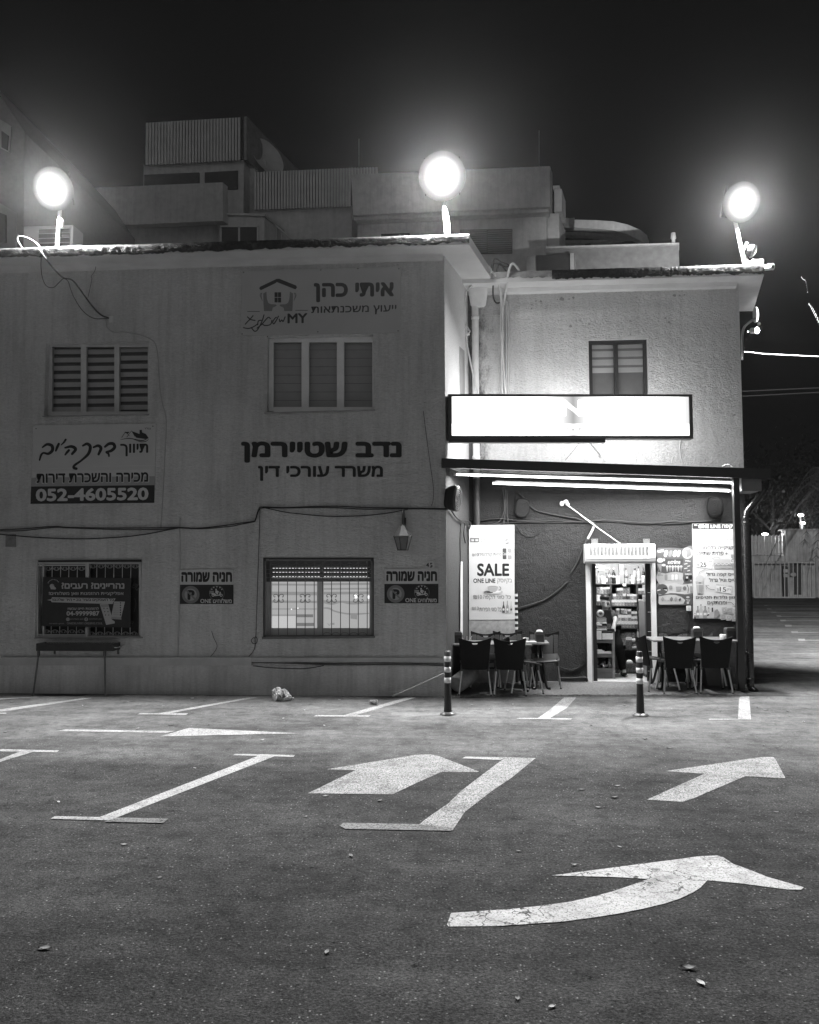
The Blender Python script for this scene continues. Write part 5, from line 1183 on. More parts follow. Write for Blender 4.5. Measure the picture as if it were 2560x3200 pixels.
MB().box((a.x,YC+.10,a.z+.03),(a.x+.07,YC+.12,b_.z)).build('pen_rack', CARTM, t)
c_ = CF(*zn(400,105)).z; MB().box((cx0,YC,c_-.012),(cx2,YC+.36,c_)).build('counter_top', CNT, ct)
# fridge edge at the right of the door opening
a, b_ = PY(*zm(1365,1100), YB+.5), PY(*zn(1440,1400), YB+.5)
t = thing('fridge', 'grey side of a tall cabinet just inside the right door edge', 'cabinet', ((a.x+b_.x)/2+.1, YB+.7, .035))
MB().box((a.x,YB+.5,.08),(b_.x+.35,YB+.95,a.z)).build('side_panel', M('grey cabinet', .24, .45, .08), t); MB().box((a.x,YB+.49,.036),(b_.x+.35,YB+.95,.08)).build('plinth', DARK, t)
a, b_ = PY(*zm(1370,1095),YB+.48), PY(*zm(1420,980),YB+.48); tag(MB().box((a.x,YB+.46,a.z+.002),(b_.x,YB+.6,b_.z)).build('carton', CART), 'small grey box on top of the tall cabinet', 'box')

# ================================================================== the man in the kiosk
def skin(name, verts, edges, mat, parent=None, loops=2, root=0):
    me = bpy.data.meshes.new(name); off = Vector(root_loc(parent)) if parent else Vector((0,0,0))
    me.from_pydata([Vector(v[:3])-off for v in verts], edges, []); o = bpy.data.objects.new(name, me); COL.objects.link(o)
    m_ = o.modifiers.new('skin', 'SKIN'); m_.use_smooth_shade = True
    for i, v in enumerate(verts):
        r = v[3]; me.skin_vertices[0].data[i].radius = r if isinstance(r, tuple) else (r, r)
        me.skin_vertices[0].data[i].use_root = i == root
    s_ = o.modifiers.new('sub', 'SUBSURF'); s_.levels = s_.render_levels = loops
    me.materials.append(mat)
    dg = bpy.context.evaluated_depsgraph_get(); dg.update()
    nm = bpy.data.meshes.new_from_object(o.evaluated_get(dg)); o.modifiers.clear(); o.data = nm
    if parent: o.parent = parent
    return o
YM = YB+.66; MF = lambda x, y, o=0: PY(x, y, YM-o)
hd = MF(*zm(400,1120)); shr = MF(*zm(640,1330)); hand = PY(*zm(600,1760), YB+.42); elb = PY(*zm(665,1570), YB+.56)
SKIN = M('skin', .36, .5, .06); SHIRT = M('dark t shirt', .035, .8, .1); TROU = M('black trousers', .007, .9, .2, spec=.1); HAIR = M('dark hair', .016, .5, .4, 60)
hip = Vector((hd.x+.06, YM+.10, .72)); ch = Vector((hd.x+.02, YM+.05, hd.z-.36)); nk = Vector((hd.x+.005, YM+.04, hd.z-.15))
man = thing('person', 'man with short dark hair in a dark t shirt, sitting head bent behind the counter', 'person', (hip.x, hip.y, .04))
shl = Vector((hd.x-.19, YM+.04, hd.z-.215)); shr = Vector((shr.x-.015, YM+.02, hd.z-.205))
hl = PY(*zm(430,1740), YB+.44); el = Vector((shl.x-.05, YM-.08, hl.z+.06))
kr = PY(*zn(740,420), YB+.36); kr.z -= .02; ftR = PY(*zn(840,1040), YB+.62)
kl = Vector((kr.x-.26, kr.y, kr.z)); ftL = Vector((ftR.x-.28, ftR.y, ftR.z))
V = [(*hip,.13),(*((hip+ch)/2),.125),(*ch,.14),(*nk,.055),(*(nk+Vector((0,-.02,.05))),.05),
     (*shl,.06),(*el,.042),(*hl,.03),(*shr,.06),(*elb,.042),(*hand,.03),
     (*(hip+Vector((.09,-.06,-.03))),.09),(*kr,.062),(*ftR,.04),(*(ftR+Vector((.0,-.14,-.03))),.035),
     (*(hip+Vector((-.09,-.06,-.03))),.09),(*kl,.062),(*ftL,.04),(*(ftL+Vector((0,-.14,-.03))),.035)]
E_ = [(0,1),(1,2),(2,3),(3,4),(2,5),(5,6),(6,7),(2,8),(8,9),(9,10),(0,11),(11,12),(12,13),(13,14),(0,15),(15,16),(16,17),(17,18)]
# head: skull, jaw, nose, ears as extra joints so that the body stays one surface
hc = hd+Vector((0,.0,-.005)); base = len(V)
V += [(*(hc+Vector((0,.01,.055))),.078),(*(hc+Vector((0,.03,.10))),.055),(*(hc+Vector((.0,-.03,-.06))),.056),(*(hc+Vector((.004,-.075,-.035))),.014),(*(hc+Vector((.004,-.094,-.068))),.014),(*(hc+Vector((.078,.02,0))),.012),(*(hc+Vector((-.078,.02,0))),.012)]
E_ += [(4,base+2),(base+2,base),(base,base+1),(base,base+3),(base+3,base+4),(base,base+5),(base,base+6)]
def fingers(hb, idx, dirv):
    side = dirv.cross(Vector((0,0,1))).normalized()
    for k in range(4):
        n = len(V); o_ = side*(.010*(k-1.5)*1.6); L = (.062,.072,.068,.05)[k]
        V.append((*(hb+dirv*.035+o_),.0085)); V.append((*(hb+dirv*(.035+L*.55)+o_-Vector((0,0,.012))),.0075)); V.append((*(hb+dirv*(.035+L*.8)+o_-Vector((0,0,.035))),.0065)); E_.extend([(idx,n),(n,n+1),(n+1,n+2)])
    n = len(V); V.append((*(hb+dirv*.012-side*.034-Vector((0,0,.008))),.0095)); V.append((*(hb+dirv*.04-side*.042-Vector((0,0,.02))),.008)); E_.extend([(idx,n),(n,n+1)])
fingers(hand, 10, (hand-elb).normalized()); fingers(hl, 7, (hl-el).normalized())
skin('body', V, E_, SKIN, man)
ev = MB()
for sx in (-.03,.03): c = hc+Vector((sx+.002,-.066,-.012)); ev.ball(c, .012, .008, .0035, 10, 6)
ev.build('eye', HAIR, man); 
bw_ = MB()
for sx in (-1,1): bw_.tube([hc+Vector((sx*.012,-.074,.004)), hc+Vector((sx*.034,-.072,.010)), hc+Vector((sx*.052,-.055,.006))], .006, 6)
bw_.build('eyebrow', HAIR, man)
TV = [(*(hip+Vector((0,0,.02))),.155),(*((hip+ch)/2),.155),(*(ch+Vector((.01,0,.03))),.175),(*(nk-Vector((0,0,.015))),.08),(*shl,.085),(*(shl.lerp(el,.75)),.068),(*shr,.088),(*(shr.lerp(elb,.80)),.070)]
skin('t_shirt', TV, [(0,1),(1,2),(2,3),(2,4),(4,5),(2,6),(6,7)], SHIRT, man)
TR = [(*(hip-Vector((0,0,.02))),.15),(*(hip+Vector((.09,-.06,-.03))),.102),(*kr,.085),(*(ftR+Vector((0,0,-.02))),.058),(*(hip+Vector((-.09,-.06,-.03))),.102),(*kl,.085),(*(ftL+Vector((0,0,-.02))),.058)]
skin('trousers', TR, [(0,1),(1,2),(2,3),(0,4),(4,5),(5,6)], TROU, man)
hr = MB(); hr.ball(hc+Vector((0,.022,.078)), .081, .092, .060, 16, 10, .05, r_); hr.ball(hc+Vector((.008,-.032,.088)), .066, .050, .042, 14, 8, .1, r_); hr.build('hair', HAIR, man)
for f, n in ((ftR,'shoe'),(ftL,'shoe')): MB().ball(f+Vector((0,-.05,-.06)), .052, .11, .04, 12, 8).build(n, TROU, man)
# bar stool under him
st = thing('bar_stool', 'tall black stool with thin legs under the man in the kiosk', 'stool', (hip.x, hip.y+.02, .036))
MB().lathe((hip.x,hip.y+.02,hip.z-.20), [(.15,0),(.17,.015),(.17,.05),(.14,.06),(0,.06)], 16).build('seat', DARK, st)
for sx in (-1,1):
    for sy in (-1,1): MB().tube([(hip.x+sx*.10,hip.y+.02+sy*.10,hip.z-.19),(hip.x+sx*.19,hip.y+.02+sy*.18,.036)], .011, 6).build('leg', DARK, st)

# ================================================================== on the kiosk wall
BW = lambda x, y, o=0: B(x, y, o+.012)
def speaker(label, c, rx, rz, tilt, n, dep=.16, mat=None):
    """oval outdoor loudspeaker: rounded cabinet with raised rings on its face, facing n"""
    t = thing('speaker', label, 'speaker', c, 'oval outdoor speakers'); n = n.normalized(); s = Vector((0,0,1)).cross(n).normalized(); u = n.cross(s)
    a = R(tilt); s, u = s*math.cos(a)+u*math.sin(a), u*math.cos(a)-s*math.sin(a)
    def ringv(k, d, e=3.2):
        out = []
        for i in range(28):
            th = 2*math.pi*i/28; cx, sy = math.cos(th), math.sin(th)
            x = math.copysign(abs(cx)**(2/e), cx)*rx*k; y = math.copysign(abs(sy)**(2/e), sy)*rz*k; out.append(c+s*x+u*y+n*d)
        return out
    mb = MB(); rg = [ringv(.5,-dep),ringv(.8,-dep*.9),ringv(.95,-dep*.5),ringv(1,-.02),ringv(.97,0)]
    for p, q_ in zip(rg[:-1], rg[1:]): mb.add(p+q_, [[i, (i+1)%28, 28+(i+1)%28, 28+i] for i in range(28)], True)
    mb.poly(rg[0][::-1]); mb.build('cabinet', mat or BLACK, t)
    mb = MB(); rr = [(.97,.0),(.86,.012)]
    for k in (.80,.64,.48,.32,.16): rr += [(k,.010),(k-.03,.022),(k-.10,.022),(k-.13,.010)]
    rg = [ringv(max(k,.02),d,2.6) for k, d in rr]
    for p, q_ in zip(rg[:-1], rg[1:]): mb.add(p+q_, [[i, (i+1)%28, 28+(i+1)%28, 28+i] for i in range(28)], True)
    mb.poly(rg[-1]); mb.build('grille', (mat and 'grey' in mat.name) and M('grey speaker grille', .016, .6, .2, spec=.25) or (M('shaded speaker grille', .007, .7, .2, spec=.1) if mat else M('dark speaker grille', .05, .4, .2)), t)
    mb = MB(); mb.tube([c-n*dep*.95, c-n*(dep+.05)], .02, 8); mb.build('bracket', DARK, t); return t
sc_ = SW(*zi(175,400), .17)
speaker('black speaker on the side wall, turned to the tables', sc_, .13, .185, -8, Vector((.86,-.42,-.05)), .17)
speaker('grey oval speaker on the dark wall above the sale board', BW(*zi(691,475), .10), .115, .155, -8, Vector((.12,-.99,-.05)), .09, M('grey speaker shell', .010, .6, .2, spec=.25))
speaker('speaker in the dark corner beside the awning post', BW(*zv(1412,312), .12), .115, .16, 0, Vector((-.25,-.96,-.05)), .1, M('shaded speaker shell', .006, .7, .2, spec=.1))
# boards and posters
P = [BW(*zi(268,1362),.12),BW(*zi(632,1362),.12)]
t = thing('backing_board', 'tall grey mottled panel under the sale poster, behind the table', 'board', Vector(((P[0].x+P[1].x)/2, YB-.03, .03)))
mb = MB(); mb.box((P[0].x,YB-.150,.03),(P[1].x,YB-.130,P[0].z-.002)); mb.build('panel', M('mottled board', .40, .6, .22, 16), t)
t = board('poster', 'white sale poster with a coffee cup and drink prices', 'poster', zi, [(268,612),(627,609),(632,1360),(270,1362)], M('glossy white poster', .72, .35, .03), lambda x, y, o=0: BW(x, y, o+.12), .02, 'sheet')
ar = Art(lambda x, y, o=0: BW(x, y, o+.12), .0235, zi); LT = M('thin grey print', .22, .5, .05)
ar.text(INK, 'SALE', 333,914,588,1016,.04); ar.text(INK, 'ONE LINE', 303,1034,478,1070,.03); ar.text(LT, 'בקיוסק', 494,1036,610,1076,.008)
ar.text(LT, "2 יח' קרטון חלב"[2:], 357,714,524,752,.008); ar.text(LT, '2', 535,714,548,740,.01); ar.text(LT, 'פחית קולה/זירו', 344,826,526,866,.008); ar.text(LT, '₪10', 294,832,344,858,.012)
ar.text(LT, 'כל סוגי הקפה', 380,1162,600,1206,.008); ar.text(LT, '10', 342,1164,372,1196,.015); ar.text(LT, '₪', 304,1166,334,1196,.01); ar.text(LT, 'כל סוגי הבירות', 352,1258,526,1294,.008); ar.text(LT, '13', 320,1258,346,1284,.015); ar.text(LT, '₪', 292,1260,314,1284,.01)
ar.rect(DGREY, 279,712,347,746); ar.rect(LGREY, 286,722,310,740); ar.rect(LGREY, 318,722,342,740); ar.rect(GREY, 284,714,340,718)
ar.rrect(MGREY, 556,722,586,760,5); ar.poly(LGREY, [(556,738),(586,728),(586,745),(556,752)])
for k in range(5): ar.disc(GREY if k % 2 else DGREY, 562+k*10, 674+3*(k%2), 4)
ar.text(LGREY, 'בס"ד', 568,632,606,648,.01)
ar.rrect(DGREY, 535,790,566,880,5); ar.rrect(GREY, 576,790,608,880,5); ar.text(LGREY, 'Cola', 537,826,564,850,.02); ar.text(WHITE, 'Cola', 578,826,606,850,.02); ar.rect(LGREY, 537,790,564,796); ar.rect(LGREY, 578,790,606,796)
ar.disc(LGREY, 460,1142,78,18); ar.disc(WHITE, 462,1138,62,11); ar.disc(DGREY, 425,1142,36,10); ar.disc(MGREY, 400,1146,14,5)
ar.poly(M('cup print', .46, .5, .05), [(415,1096),(500,1092),(492,1128),(474,1142),(440,1142),(422,1128)]); ar.disc(WHITE, 457,1095,42,6); ar.disc(GREY, 457,1096,36,4); ar.ring(GREY, 508,1112,10,16,-90,110)
for x, c_, h in ((543,DGREY,1216),(573,GREY,1210),(603,LGREY,1216)): ar.poly(c_, [(x-3,h),(x+3,h),(x+4,h+28),(x+10,h+46),(x+10,1306),(x-10,1306),(x-10,h+46),(x-4,h+28)]); ar.disc(WHITE if c_ is not LGREY else DGREY, x, 1280, 7, 10)
ar.build('lettering', t)
sp = BW(*zi(643,1500), .10)
t = thing('striped_post', 'thin striped post standing behind the sale poster edge', 'post', Vector((sp.x,sp.y,.03)))
zt_ = BW(*zi(643,1140),.10).z; MB().tube([(sp.x,sp.y,.03),(sp.x,sp.y,zt_)], .03, 10).build('post', BLACK, t)
for k in range(10):
    z1_ = zt_-.03-k*.085
    if z1_ > .6: MB().tube([(sp.x,sp.y,z1_-.04),(sp.x,sp.y,z1_)], .0315, 10).build('reflective_band', M('reflective tape', .62, .35, .12, 25), t)
t = board('poster', 'tall white cafe offers poster with a dark header, beside the awning post', 'poster', zu, [(736,95),(1562,92),(1600,1868),(757,1862)], M('glossy white poster', .72, .35, .03), BW, .014, 'sheet')
ar = Art(BW, .0175, zu); TXT = M('soft black print', .05, .5, .05)
ar.poly(INK, [(737,97),(1562,94),(1568,196),(740,198)]); ar.text(WHITE, 'ONE LINE', 850,112,1262,180,.06); ar.text(WHITE, 'קפה', 1288,112,1492,196,.05); ar.disc(DGREY, 884,146,20); ar.ring(WHITE, 884,146,12,18); ar.text(WHITE, 'כשר', 768,116,828,136,.04)
ar.text(LGREY, 'פיצוחים · קפה · סיגריות · אלכוהול · סנדוויצים · ממתקים', 768,214,1566,236,.01)
ar.text(LGREY, 'מבצעים', 850,282,1500,410,.05)
ar.text(TXT, 'נקניקייה בלחמניה', 836,506,1536,590,.012); ar.text(TXT, '+ פחית שתייה'[2:], 836,618,1318,684,.012); ar.text(TXT, '+', 1350,634,1394,676,.012)
ar.text(TXT, 'אייס קפה גדול', 1000,1004,1566,1088,.014); ar.text(TXT, 'אייס וניל גדול', 1048,1106,1568,1180,.014); ar.text(TXT, 'מגוון גלידות חטיפים', 806,1432,1588,1514,.014); ar.text(TXT, 'וממתקים', 1018,1540,1380,1620,.014)
PL_ = M('pale print', .60, .5, .04)
for (x, y, n_) in ((805,755,'25'),(1172,1215,'15')):
    ar.poly(PL_, [(x+12,y),(x+305,y+35),(x+292,y+190),(x-4,y+145)]); ar.poly(WHITE, [(x+14,y+30),(x+300,y+66),(x+290,y+184),(x,y+140)]); ar.poly(LGREY, [(x+12,y),(x+305,y+35),(x+303,y+62),(x+10,y+28)]); ar.text(WHITE, 'SALE PRICE', x+70,y+14,x+235,y+40,.03,slope=.11)
    ar.text(TXT, n_, x+76,y+58,x+195,y+142,.015,slope=.09); ar.text(GREY, '₪', x+22,y+82,x+64,y+126,.01,slope=.08); ar.text(GREY, 'רק', x+210,y+86,x+275,y+134,.005,slope=.08)
ar.stroke(GREY, [(1250,740),(1210,722),(1160,722),(1110,752)], 7); ar.stroke(GREY, [(1128,700),(1096,756),(1146,758)], 6, 1)
ar.stroke(DGREY, [(1150,1322),(1090,1322),(1030,1295),(992,1250)], 7); ar.stroke(DGREY, [(1048,1246),(988,1244),(1000,1318)], 6, 1)
ar.stroke(DGREY, [(1400,1560),(1450,1560),(1500,1600),(1532,1645)], 7); ar.stroke(DGREY, [(1480,1630),(1536,1650),(1530,1580)], 6, 1)
BUN = M('bun print', .40, .5, .1); ar.rrect(LGREY, 1128,760,1470,870,50); ar.rrect(BUN, 1140,880,1465,934,26); ar.rect(LGREY, 1150,820,1460,850); ar.rrect(GREY, 1135,835,1465,875,18); ar.stroke(WHITE, [(1150,866),(1190,838),(1225,868),(1265,838),(1300,868),(1340,838),(1375,868),(1415,838),(1450,866)], 9, 2)
ar.poly(GREY, [(1455,662),(1572,660),(1580,938),(1470,938)]); ar.poly(LGREY, [(1455,662),(1572,660),(1573,676),(1456,678)]); ar.text(WHITE, 'Coca-C', 1452,735,1574,838,.03,shear=.3)
ar.stroke(MGREY, [(848,1136),(866,998),(980,948)], 8, 1); ar.poly(M('cup print', .46, .5, .05), [(800,1170),(952,1170),(930,1398),(826,1398)]); ar.disc(PL_, 876,1120,78,62); ar.poly(GREY, [(858,1232),(935,1232),(922,1385),(856,1385)]); ar.disc(DGREY, 880,1200,30,10); ar.rect(PL_, 806,1222,944,1236)
for x, w_, h, c_ in ((786,22,1760,DGREY),(840,34,1632,GREY),(898,34,1600,LGREY),(976,40,1632,GREY),(1042,30,1655,LGREY)):
    ar.poly(c_, [(x-w_*.3,h),(x+w_*.3,h),(x+w_*.35,h+60),(x+w_,h+100),(x+w_,1856),(x-w_,1856),(x-w_,h+100),(x-w_*.35,h+60)]); ar.rect(WHITE, x-w_*.7, 1755, x+w_*.7, 1800); ar.rect(DGREY, x-w_*.3, h, x+w_*.3, h+20)
ar.poly(LGREY, [(1010,1810),(1110,1720),(1160,1760),(1150,1856),(1060,1856)]); ar.poly(GREY, [(1150,1720),(1200,1684),(1240,1740),(1240,1790),(1190,1856),(1140,1856)]); ar.rect(INK, 1098,1660,1122,1740); ar.poly(INK, [(1010,1795),(1045,1775),(1055,1800),(1018,1818)])
for i in range(3):
    for j in range(2): x, y = 1282+i*105-j*20, 1655+j*125+i*14; ar.poly(M('cup print', .46, .5, .05) if (i+j)%2 else LGREY, [(x,y),(x+100,y-8),(x+98,y+100),(x+4,y+108)]); ar.ring(GREY, x+50, y+48, 22, 30); ar.rect(MGREY, x+15, y+80, x+85, y+86)
ar.build('lettering', t)
# ice cream board: a cut-out panel of stacked wavy fields
oc = [(70,600),(110,548),(340,545),(560,560),(690,510),(745,520),(750,740),(745,1000),(750,1220),(752,1380),(735,1420),(735,1590),(715,1612),(130,1608),(108,1575),(112,1430),(78,1380),(72,1240),(105,1190),(70,1110),(78,1020),(100,960),(76,830),(82,730),(62,660)]
bp_ = [BW(*zu(*p), .018) for p in oc]
t = thing('ice_cream_board', 'cut out wavy ice cream menu board right of the kiosk door', 'sign', BW(*zu(420,1612), .018))
mb = MB(); mb.prism([p for p in bp_], (0,.014,0)); mb.build('panel', MGREY, t)
ar = Art(BW, .019, zu); PG = M('board pale print', .5, .4, .06); WB = M('board white print', .74, .4, .04); MB_ = M('board mid print', .1, .4, .06)
ar.poly(M('board grey field', .16, .4, .05), [(66,640),(110,552),(560,558),(600,640),(570,745),(440,752),(300,748),(90,735)])
ar.poly(MB_, [(80,742),(300,750),(440,755),(575,748),(560,1010),(430,990),(330,1000),(250,1025),(120,990),(78,830)])
ar.poly(PG, [(72,1110),(100,1000),(240,1028),(330,1004),(430,994),(560,1016),(580,1180),(560,1225),(460,1210),(330,1222),(130,1225),(105,1195)])
ar.poly(M('board light field', .58, .4, .05), [(200,1225),(400,1200),(560,1230),(740,1210),(748,1390),(600,1412),(430,1392),(330,1390),(180,1420),(120,1415)])
ar.poly(MB_, [(110,1425),(330,1395),(430,1396),(600,1418),(735,1420),(730,1590),(712,1606),(580,1600)]); ar.poly(PG, [(116,1450),(300,1418),(420,1420),(540,1462),(605,1520),(570,1590),(132,1602),(110,1570)])
ar.disc(M('board light field', .58, .4, .05), 646,648,102,104); ar.disc(M('board grey field', .16, .4, .05), 650,885,100,120); ar.disc(MB_, 655,1105,95,105); ar.disc(MB_, 182,1318,102,98); ar.disc(PG, 132,1100,64,92)
for k, (x, g_) in enumerate(((246,WB),(330,GREY),(412,WB),(482,WB))): ar.poly(g_, [(x-42,690),(x-20,610),(x+10,585),(x+38,600),(x+42,640),(x+10,715),(x-20,720)])
ar.poly(WB, [(84,598),(200,575),(222,615),(100,640)]); ar.disc(WB, 140,780,60,44); ar.disc(WB, 208,770,24,26)
ar.text(WB, 'extrême', 280,770,514,850,.03,shear=.25)
ar.poly(GREY, [(85,850),(170,845),(162,990),(150,1000)]); ar.disc(WB, 205,868,38,24)
for k in range(6): x = 270+k*52; ar.poly(GREY if k%2 else LGREY, [(x-22,905),(x+22,905),(x+2,995),(x-2,995)]); ar.disc(WB, x, 892, 24, 18)
ar.poly(GREY, [(600,590),(700,560),(720,680),(640,730)]); ar.poly(LGREY, [(570,680),(620,600),(640,640),(620,720)])
ar.text(WB, 'Milka', 608,772,706,808,.03)
for k in range(4): ar.stroke(WB, [(590+(k%2)*60,850+k*42),(640+(k%2)*50,840+k*42)], 16, 1)
ar.text(DGREY, 'LAST', 90,1020,160,1042,.02); ar.text(DGREY, 'FRUTTA', 90,1048,190,1066,.02)
for k, x in enumerate((248,308,372,440,512)): ar.rrect((GREY,LGREY,WB,WB,LGREY)[k], x-26,1040,x+26,1150,20); ar.rect(LGREY, x-5,1150,x+5,1178)
ar.text(WB, 'OREO', 598,1020,724,1052,.05); ar.disc(INK, 705,1090,32,38); ar.disc(WB, 640,1100,16,20); ar.disc(INK, 630,1140,36,22); ar.disc(WB, 712,1160,14,9)
ar.disc(GREY, 335,1285,34,40); ar.poly(GREY, [(430,1268),(540,1268),(525,1345),(440,1345)]); ar.disc(MGREY, 595,1300,34,38); ar.stroke(INK, [(640,1235),(665,1300),(655,1385)], 10); ar.rect(GREY, 695,1260,735,1380)
ar.poly(WB, [(84,1330),(140,1315),(150,1335),(90,1350)]); ar.poly(INK, [(180,1295),(255,1285),(265,1315),(200,1320)]); ar.poly(WB, [(205,1320),(275,1325),(260,1348)])
for k in range(4): x = 180+k*82; ar.poly((GREY,LGREY,MGREY,GREY)[k], [(x-30,1500),(x+10,1455),(x+40,1500),(x,1550)])
ar.poly(DGREY, [(480,1510),(515,1475),(535,1510),(500,1545)]); ar.disc(LGREY, 655,1465,32,18); ar.text(LGREY, 'עוד', 616,1500,696,1545,.02); ar.rrect(LGREY, 634,1550,676,1590,6)
ar.build('lettering', t)
a, b_ = BW(*zu(632,1722),.03), BW(*zu(716,1622),.03); t = thing('wall_switch', 'small white weatherproof switch box under the ice cream board', 'switch', ((a.x+b_.x)/2,YB-.03,a.z))
MB().box((a.x,YB-.045,a.z),(b_.x,YB-.014,b_.z)).build('case', OFFW, t, bevel=.006); MB().box((a.x+.025,YB-.05,a.z+.025),(b_.x-.025,YB-.045,b_.z-.03)).build('cover', LGREY, t)
cable('black conduit dropping from the wall switch to the floor', [(zu, [(680,1725),(676,1850),(680,2000),(682,2060)])], .009, WIRE, BW, .012)
# cables on the kiosk wall
cable('long black cable bundle across the dark kiosk wall', [(zi, [(270,568,.03),(360,575,.03),(500,560,.03),(640,574,.03),(800,582),(950,578),(1110,585),(1268,580)]), (zj, [(160,95),(290,100),(420,92),(640,108),(860,122),(1060,108),(1078,104)]), (zk, [(100,120),(250,100),(420,108),(640,100),(800,104),(925,90)])], .011, WIRE, BW, .02)
cable('second black cable under the long bundle of the kiosk wall', [(zi, [(300,590,.03),(460,604,.03),(620,590,.03),(900,590),(1268,592)]), (zj, [(200,112),(420,104),(860,134),(1078,112)]), (zk, [(120,130),(420,116),(925,98)])], .008, WIRE, BW, .016)
cable('thick cable falling from under the awning to the door', [(zi, [(640,345),(700,390),(740,445),(800,495),(900,520),(1030,545),(1120,560),(1240,600)])], .014, WIRE, BW, .02)
cable('thin cable loop on the dark wall left of the door', [(zi, [(650,620),(680,672),(730,702),(790,695),(850,650),(880,610),(910,588)])], .006, WIRE, BW, .014)
cable('cable swinging from the door top down to the sale poster', [(zj, [(265,195),(240,250),(205,300),(150,400),(90,560),(20,680)]), (zi, [(1050,1060),(960,1140),(860,1205),(760,1240),(640,1272)])], .010, M('grey cable', .05, .5, .2), BW, .02)
cable('white taped upper end of the swinging cable', [(zj, [(272,165),(255,210),(205,300)])], .019, M('white tape', .6, .6, .1), BW, .03)
cable('white cord running slantwise from the clamp lamp to the air curtain', [(zi, [(1035,445),(1080,475),(1268,612)]), (zj, [(118,30),(300,165),(572,356)])], .009, M('white cord', .72, .5, .05), BW, .06)
c = BW(*zi(1022,436), .05); mb = MB(); mb.ball(c+Vector((.03,0,.02)), .04, .03, .035, 10, 7, .1, r_); mb.ball(c+Vector((-.035,0,-.01)), .035, .03, .04, 10, 7, .1, r_); mb.ball(c+Vector((.06,0,-.02)), .025, .03, .03, 8, 6); tag(mb.build('wall_hook', M('white cord', .72, .5, .05)), 'white knotted holder at the top of the slanting cord', 'hook')
cable('cable looping along the wall foot left of the door', [(zj, [(185,1500),(190,1640),(150,1720),(60,1775),(0,1780)]), (zi, [(1180,1680),(1140,1740),(1060,1756),(985,1735)])], .008, WIRE, BW, .016)
cable('black hose lying along the foot of the dark wall', [(zi, [(985,1826),(1100,1826),(1190,1822),(1205,1850)])], .02, WIRE, BW, .03)
for i, pts in enumerate(([(540,330),(548,480),(520,570),(470,605)],[(560,330),(556,500),(540,605)],[(572,335),(570,520),(580,605)])):
    cable(('left','middle','right')[i]+' one of three dark cables dropping behind the sale poster', [(zi, pts)], .012, M('dark painted cable', .035, .6, .2), BW, .03)
cable('tangle of dark cables on the side wall by the black speaker', [(zi, [(95,465,.04),(130,490,.04),(165,540,.04),(200,575,.05),(235,600,.05),(228,680,.04),(240,752,.04)]), (zi, [(120,480,.04),(180,560,.05),(250,575,.05),(280,600,.05),(270,640,.05)])], .012, M('grey cable', .05, .5, .2), SW)
cable('thin dark cable down the side wall beside the narrow window', [(zi, [(205,600),(198,750),(200,900),(192,1200),(195,1470)])], .008, WIRE, SW, .015)
mb = MB(); mb.prism([SW(*zi(203,1480),.012),SW(*zi(220,1480),.012),SW(*zi(218,900),.012),SW(*zi(203,900),.012)], NS*-.006); tag(mb.build('window_strip', OFFW), 'narrow white framed window slit in the side wall behind the table', 'window')

# ================================================================== between the two buildings
xp = B(*zg(340,800), .075); t = thing('drainpipe', 'white rainwater pipe with a funnel head in the corner between the buildings', 'pipe', Vector((xp.x,YB-.075,3)))
MB().tube([Vector((xp.x,YB-.075,B(*zg(340,400),.16).z)), Vector((xp.x,YB-.075,3.2))], .055, 14).build('pipe', PVC, t)
MB().tube([Vector((xp.x,YB-.075,3.2)), Vector((xp.x,YB-.075,.2))], .055, 14).build('pipe', M('dark painted pipe', .035, .5, .2), t, label='dark painted lower pipe')
zf0, zf1 = B(*zg(340,405),.16).z, B(*zg(340,243),.16).z
MB().lathe((xp.x+.05,YB-.09,zf0), [(.10,-.02),(.12,0),(.168,zf1-zf0-.03),(.18,zf1-zf0-.025),(.18,zf1-zf0),(.16,zf1-zf0)], 20, sy=.5).build('funnel', PVC, t)
for y in (505,1690): c = B(*zg(340,y),.16); MB().lathe((xp.x,YB-.075,c.z-.03), [(.055,0),(.064,.005),(.064,.05),(.055,.055)], 14).build('collar', PVC, t)
for i, pts in enumerate(([(430,70,.6),(468,105,.55),(470,135,.5),(430,185,.3),(310,245,.25),(268,300,.2),(250,400,.2),(246,560,.2),(260,640,.2),(288,660,.2),(262,690,.18),(300,900,.16),(340,1080,.14),(366,1170,.14)],[(425,75,.6),(450,120,.55),(420,190,.3),(300,255,.25),(258,320,.2),(255,430,.2),(245,540,.2),(280,610,.2),(290,640,.2),(250,680,.18)])):
    cable(('outer','inner')[i]+' white cable curling round the eave to the funnel pipe', [(zg, pts)], .013, WWIRE, B)
for i, pts in enumerate(([(470,125,.4),(510,180,.3),(540,280,.15),(556,440,.08),(552,640,.06),(570,800,.05),(584,1000,.05),(592,1170,.05)],[(482,130,.4),(525,200,.3),(548,300,.15),(566,440,.08),(570,640,.06),(572,880,.05),(600,1170,.05)],[(500,150,.4),(540,240,.25),(560,330,.12),(572,450,.06),(562,700,.05),(560,900,.05),(568,1170,.05)])):
    cable(('left','middle','right')[i]+' strand of the pale cable bundle tied to the kiosk wall', [(zg, pts)], .014, WWIRE, B)
cable('pale conduit hooking over the kiosk roof edge', [(zg, [(712,135,.3),(690,95,.42),(655,64,.45),(625,110,.44),(600,260,.25),(580,400,.08),(574,470,.05)])], .019, WWIRE, B)
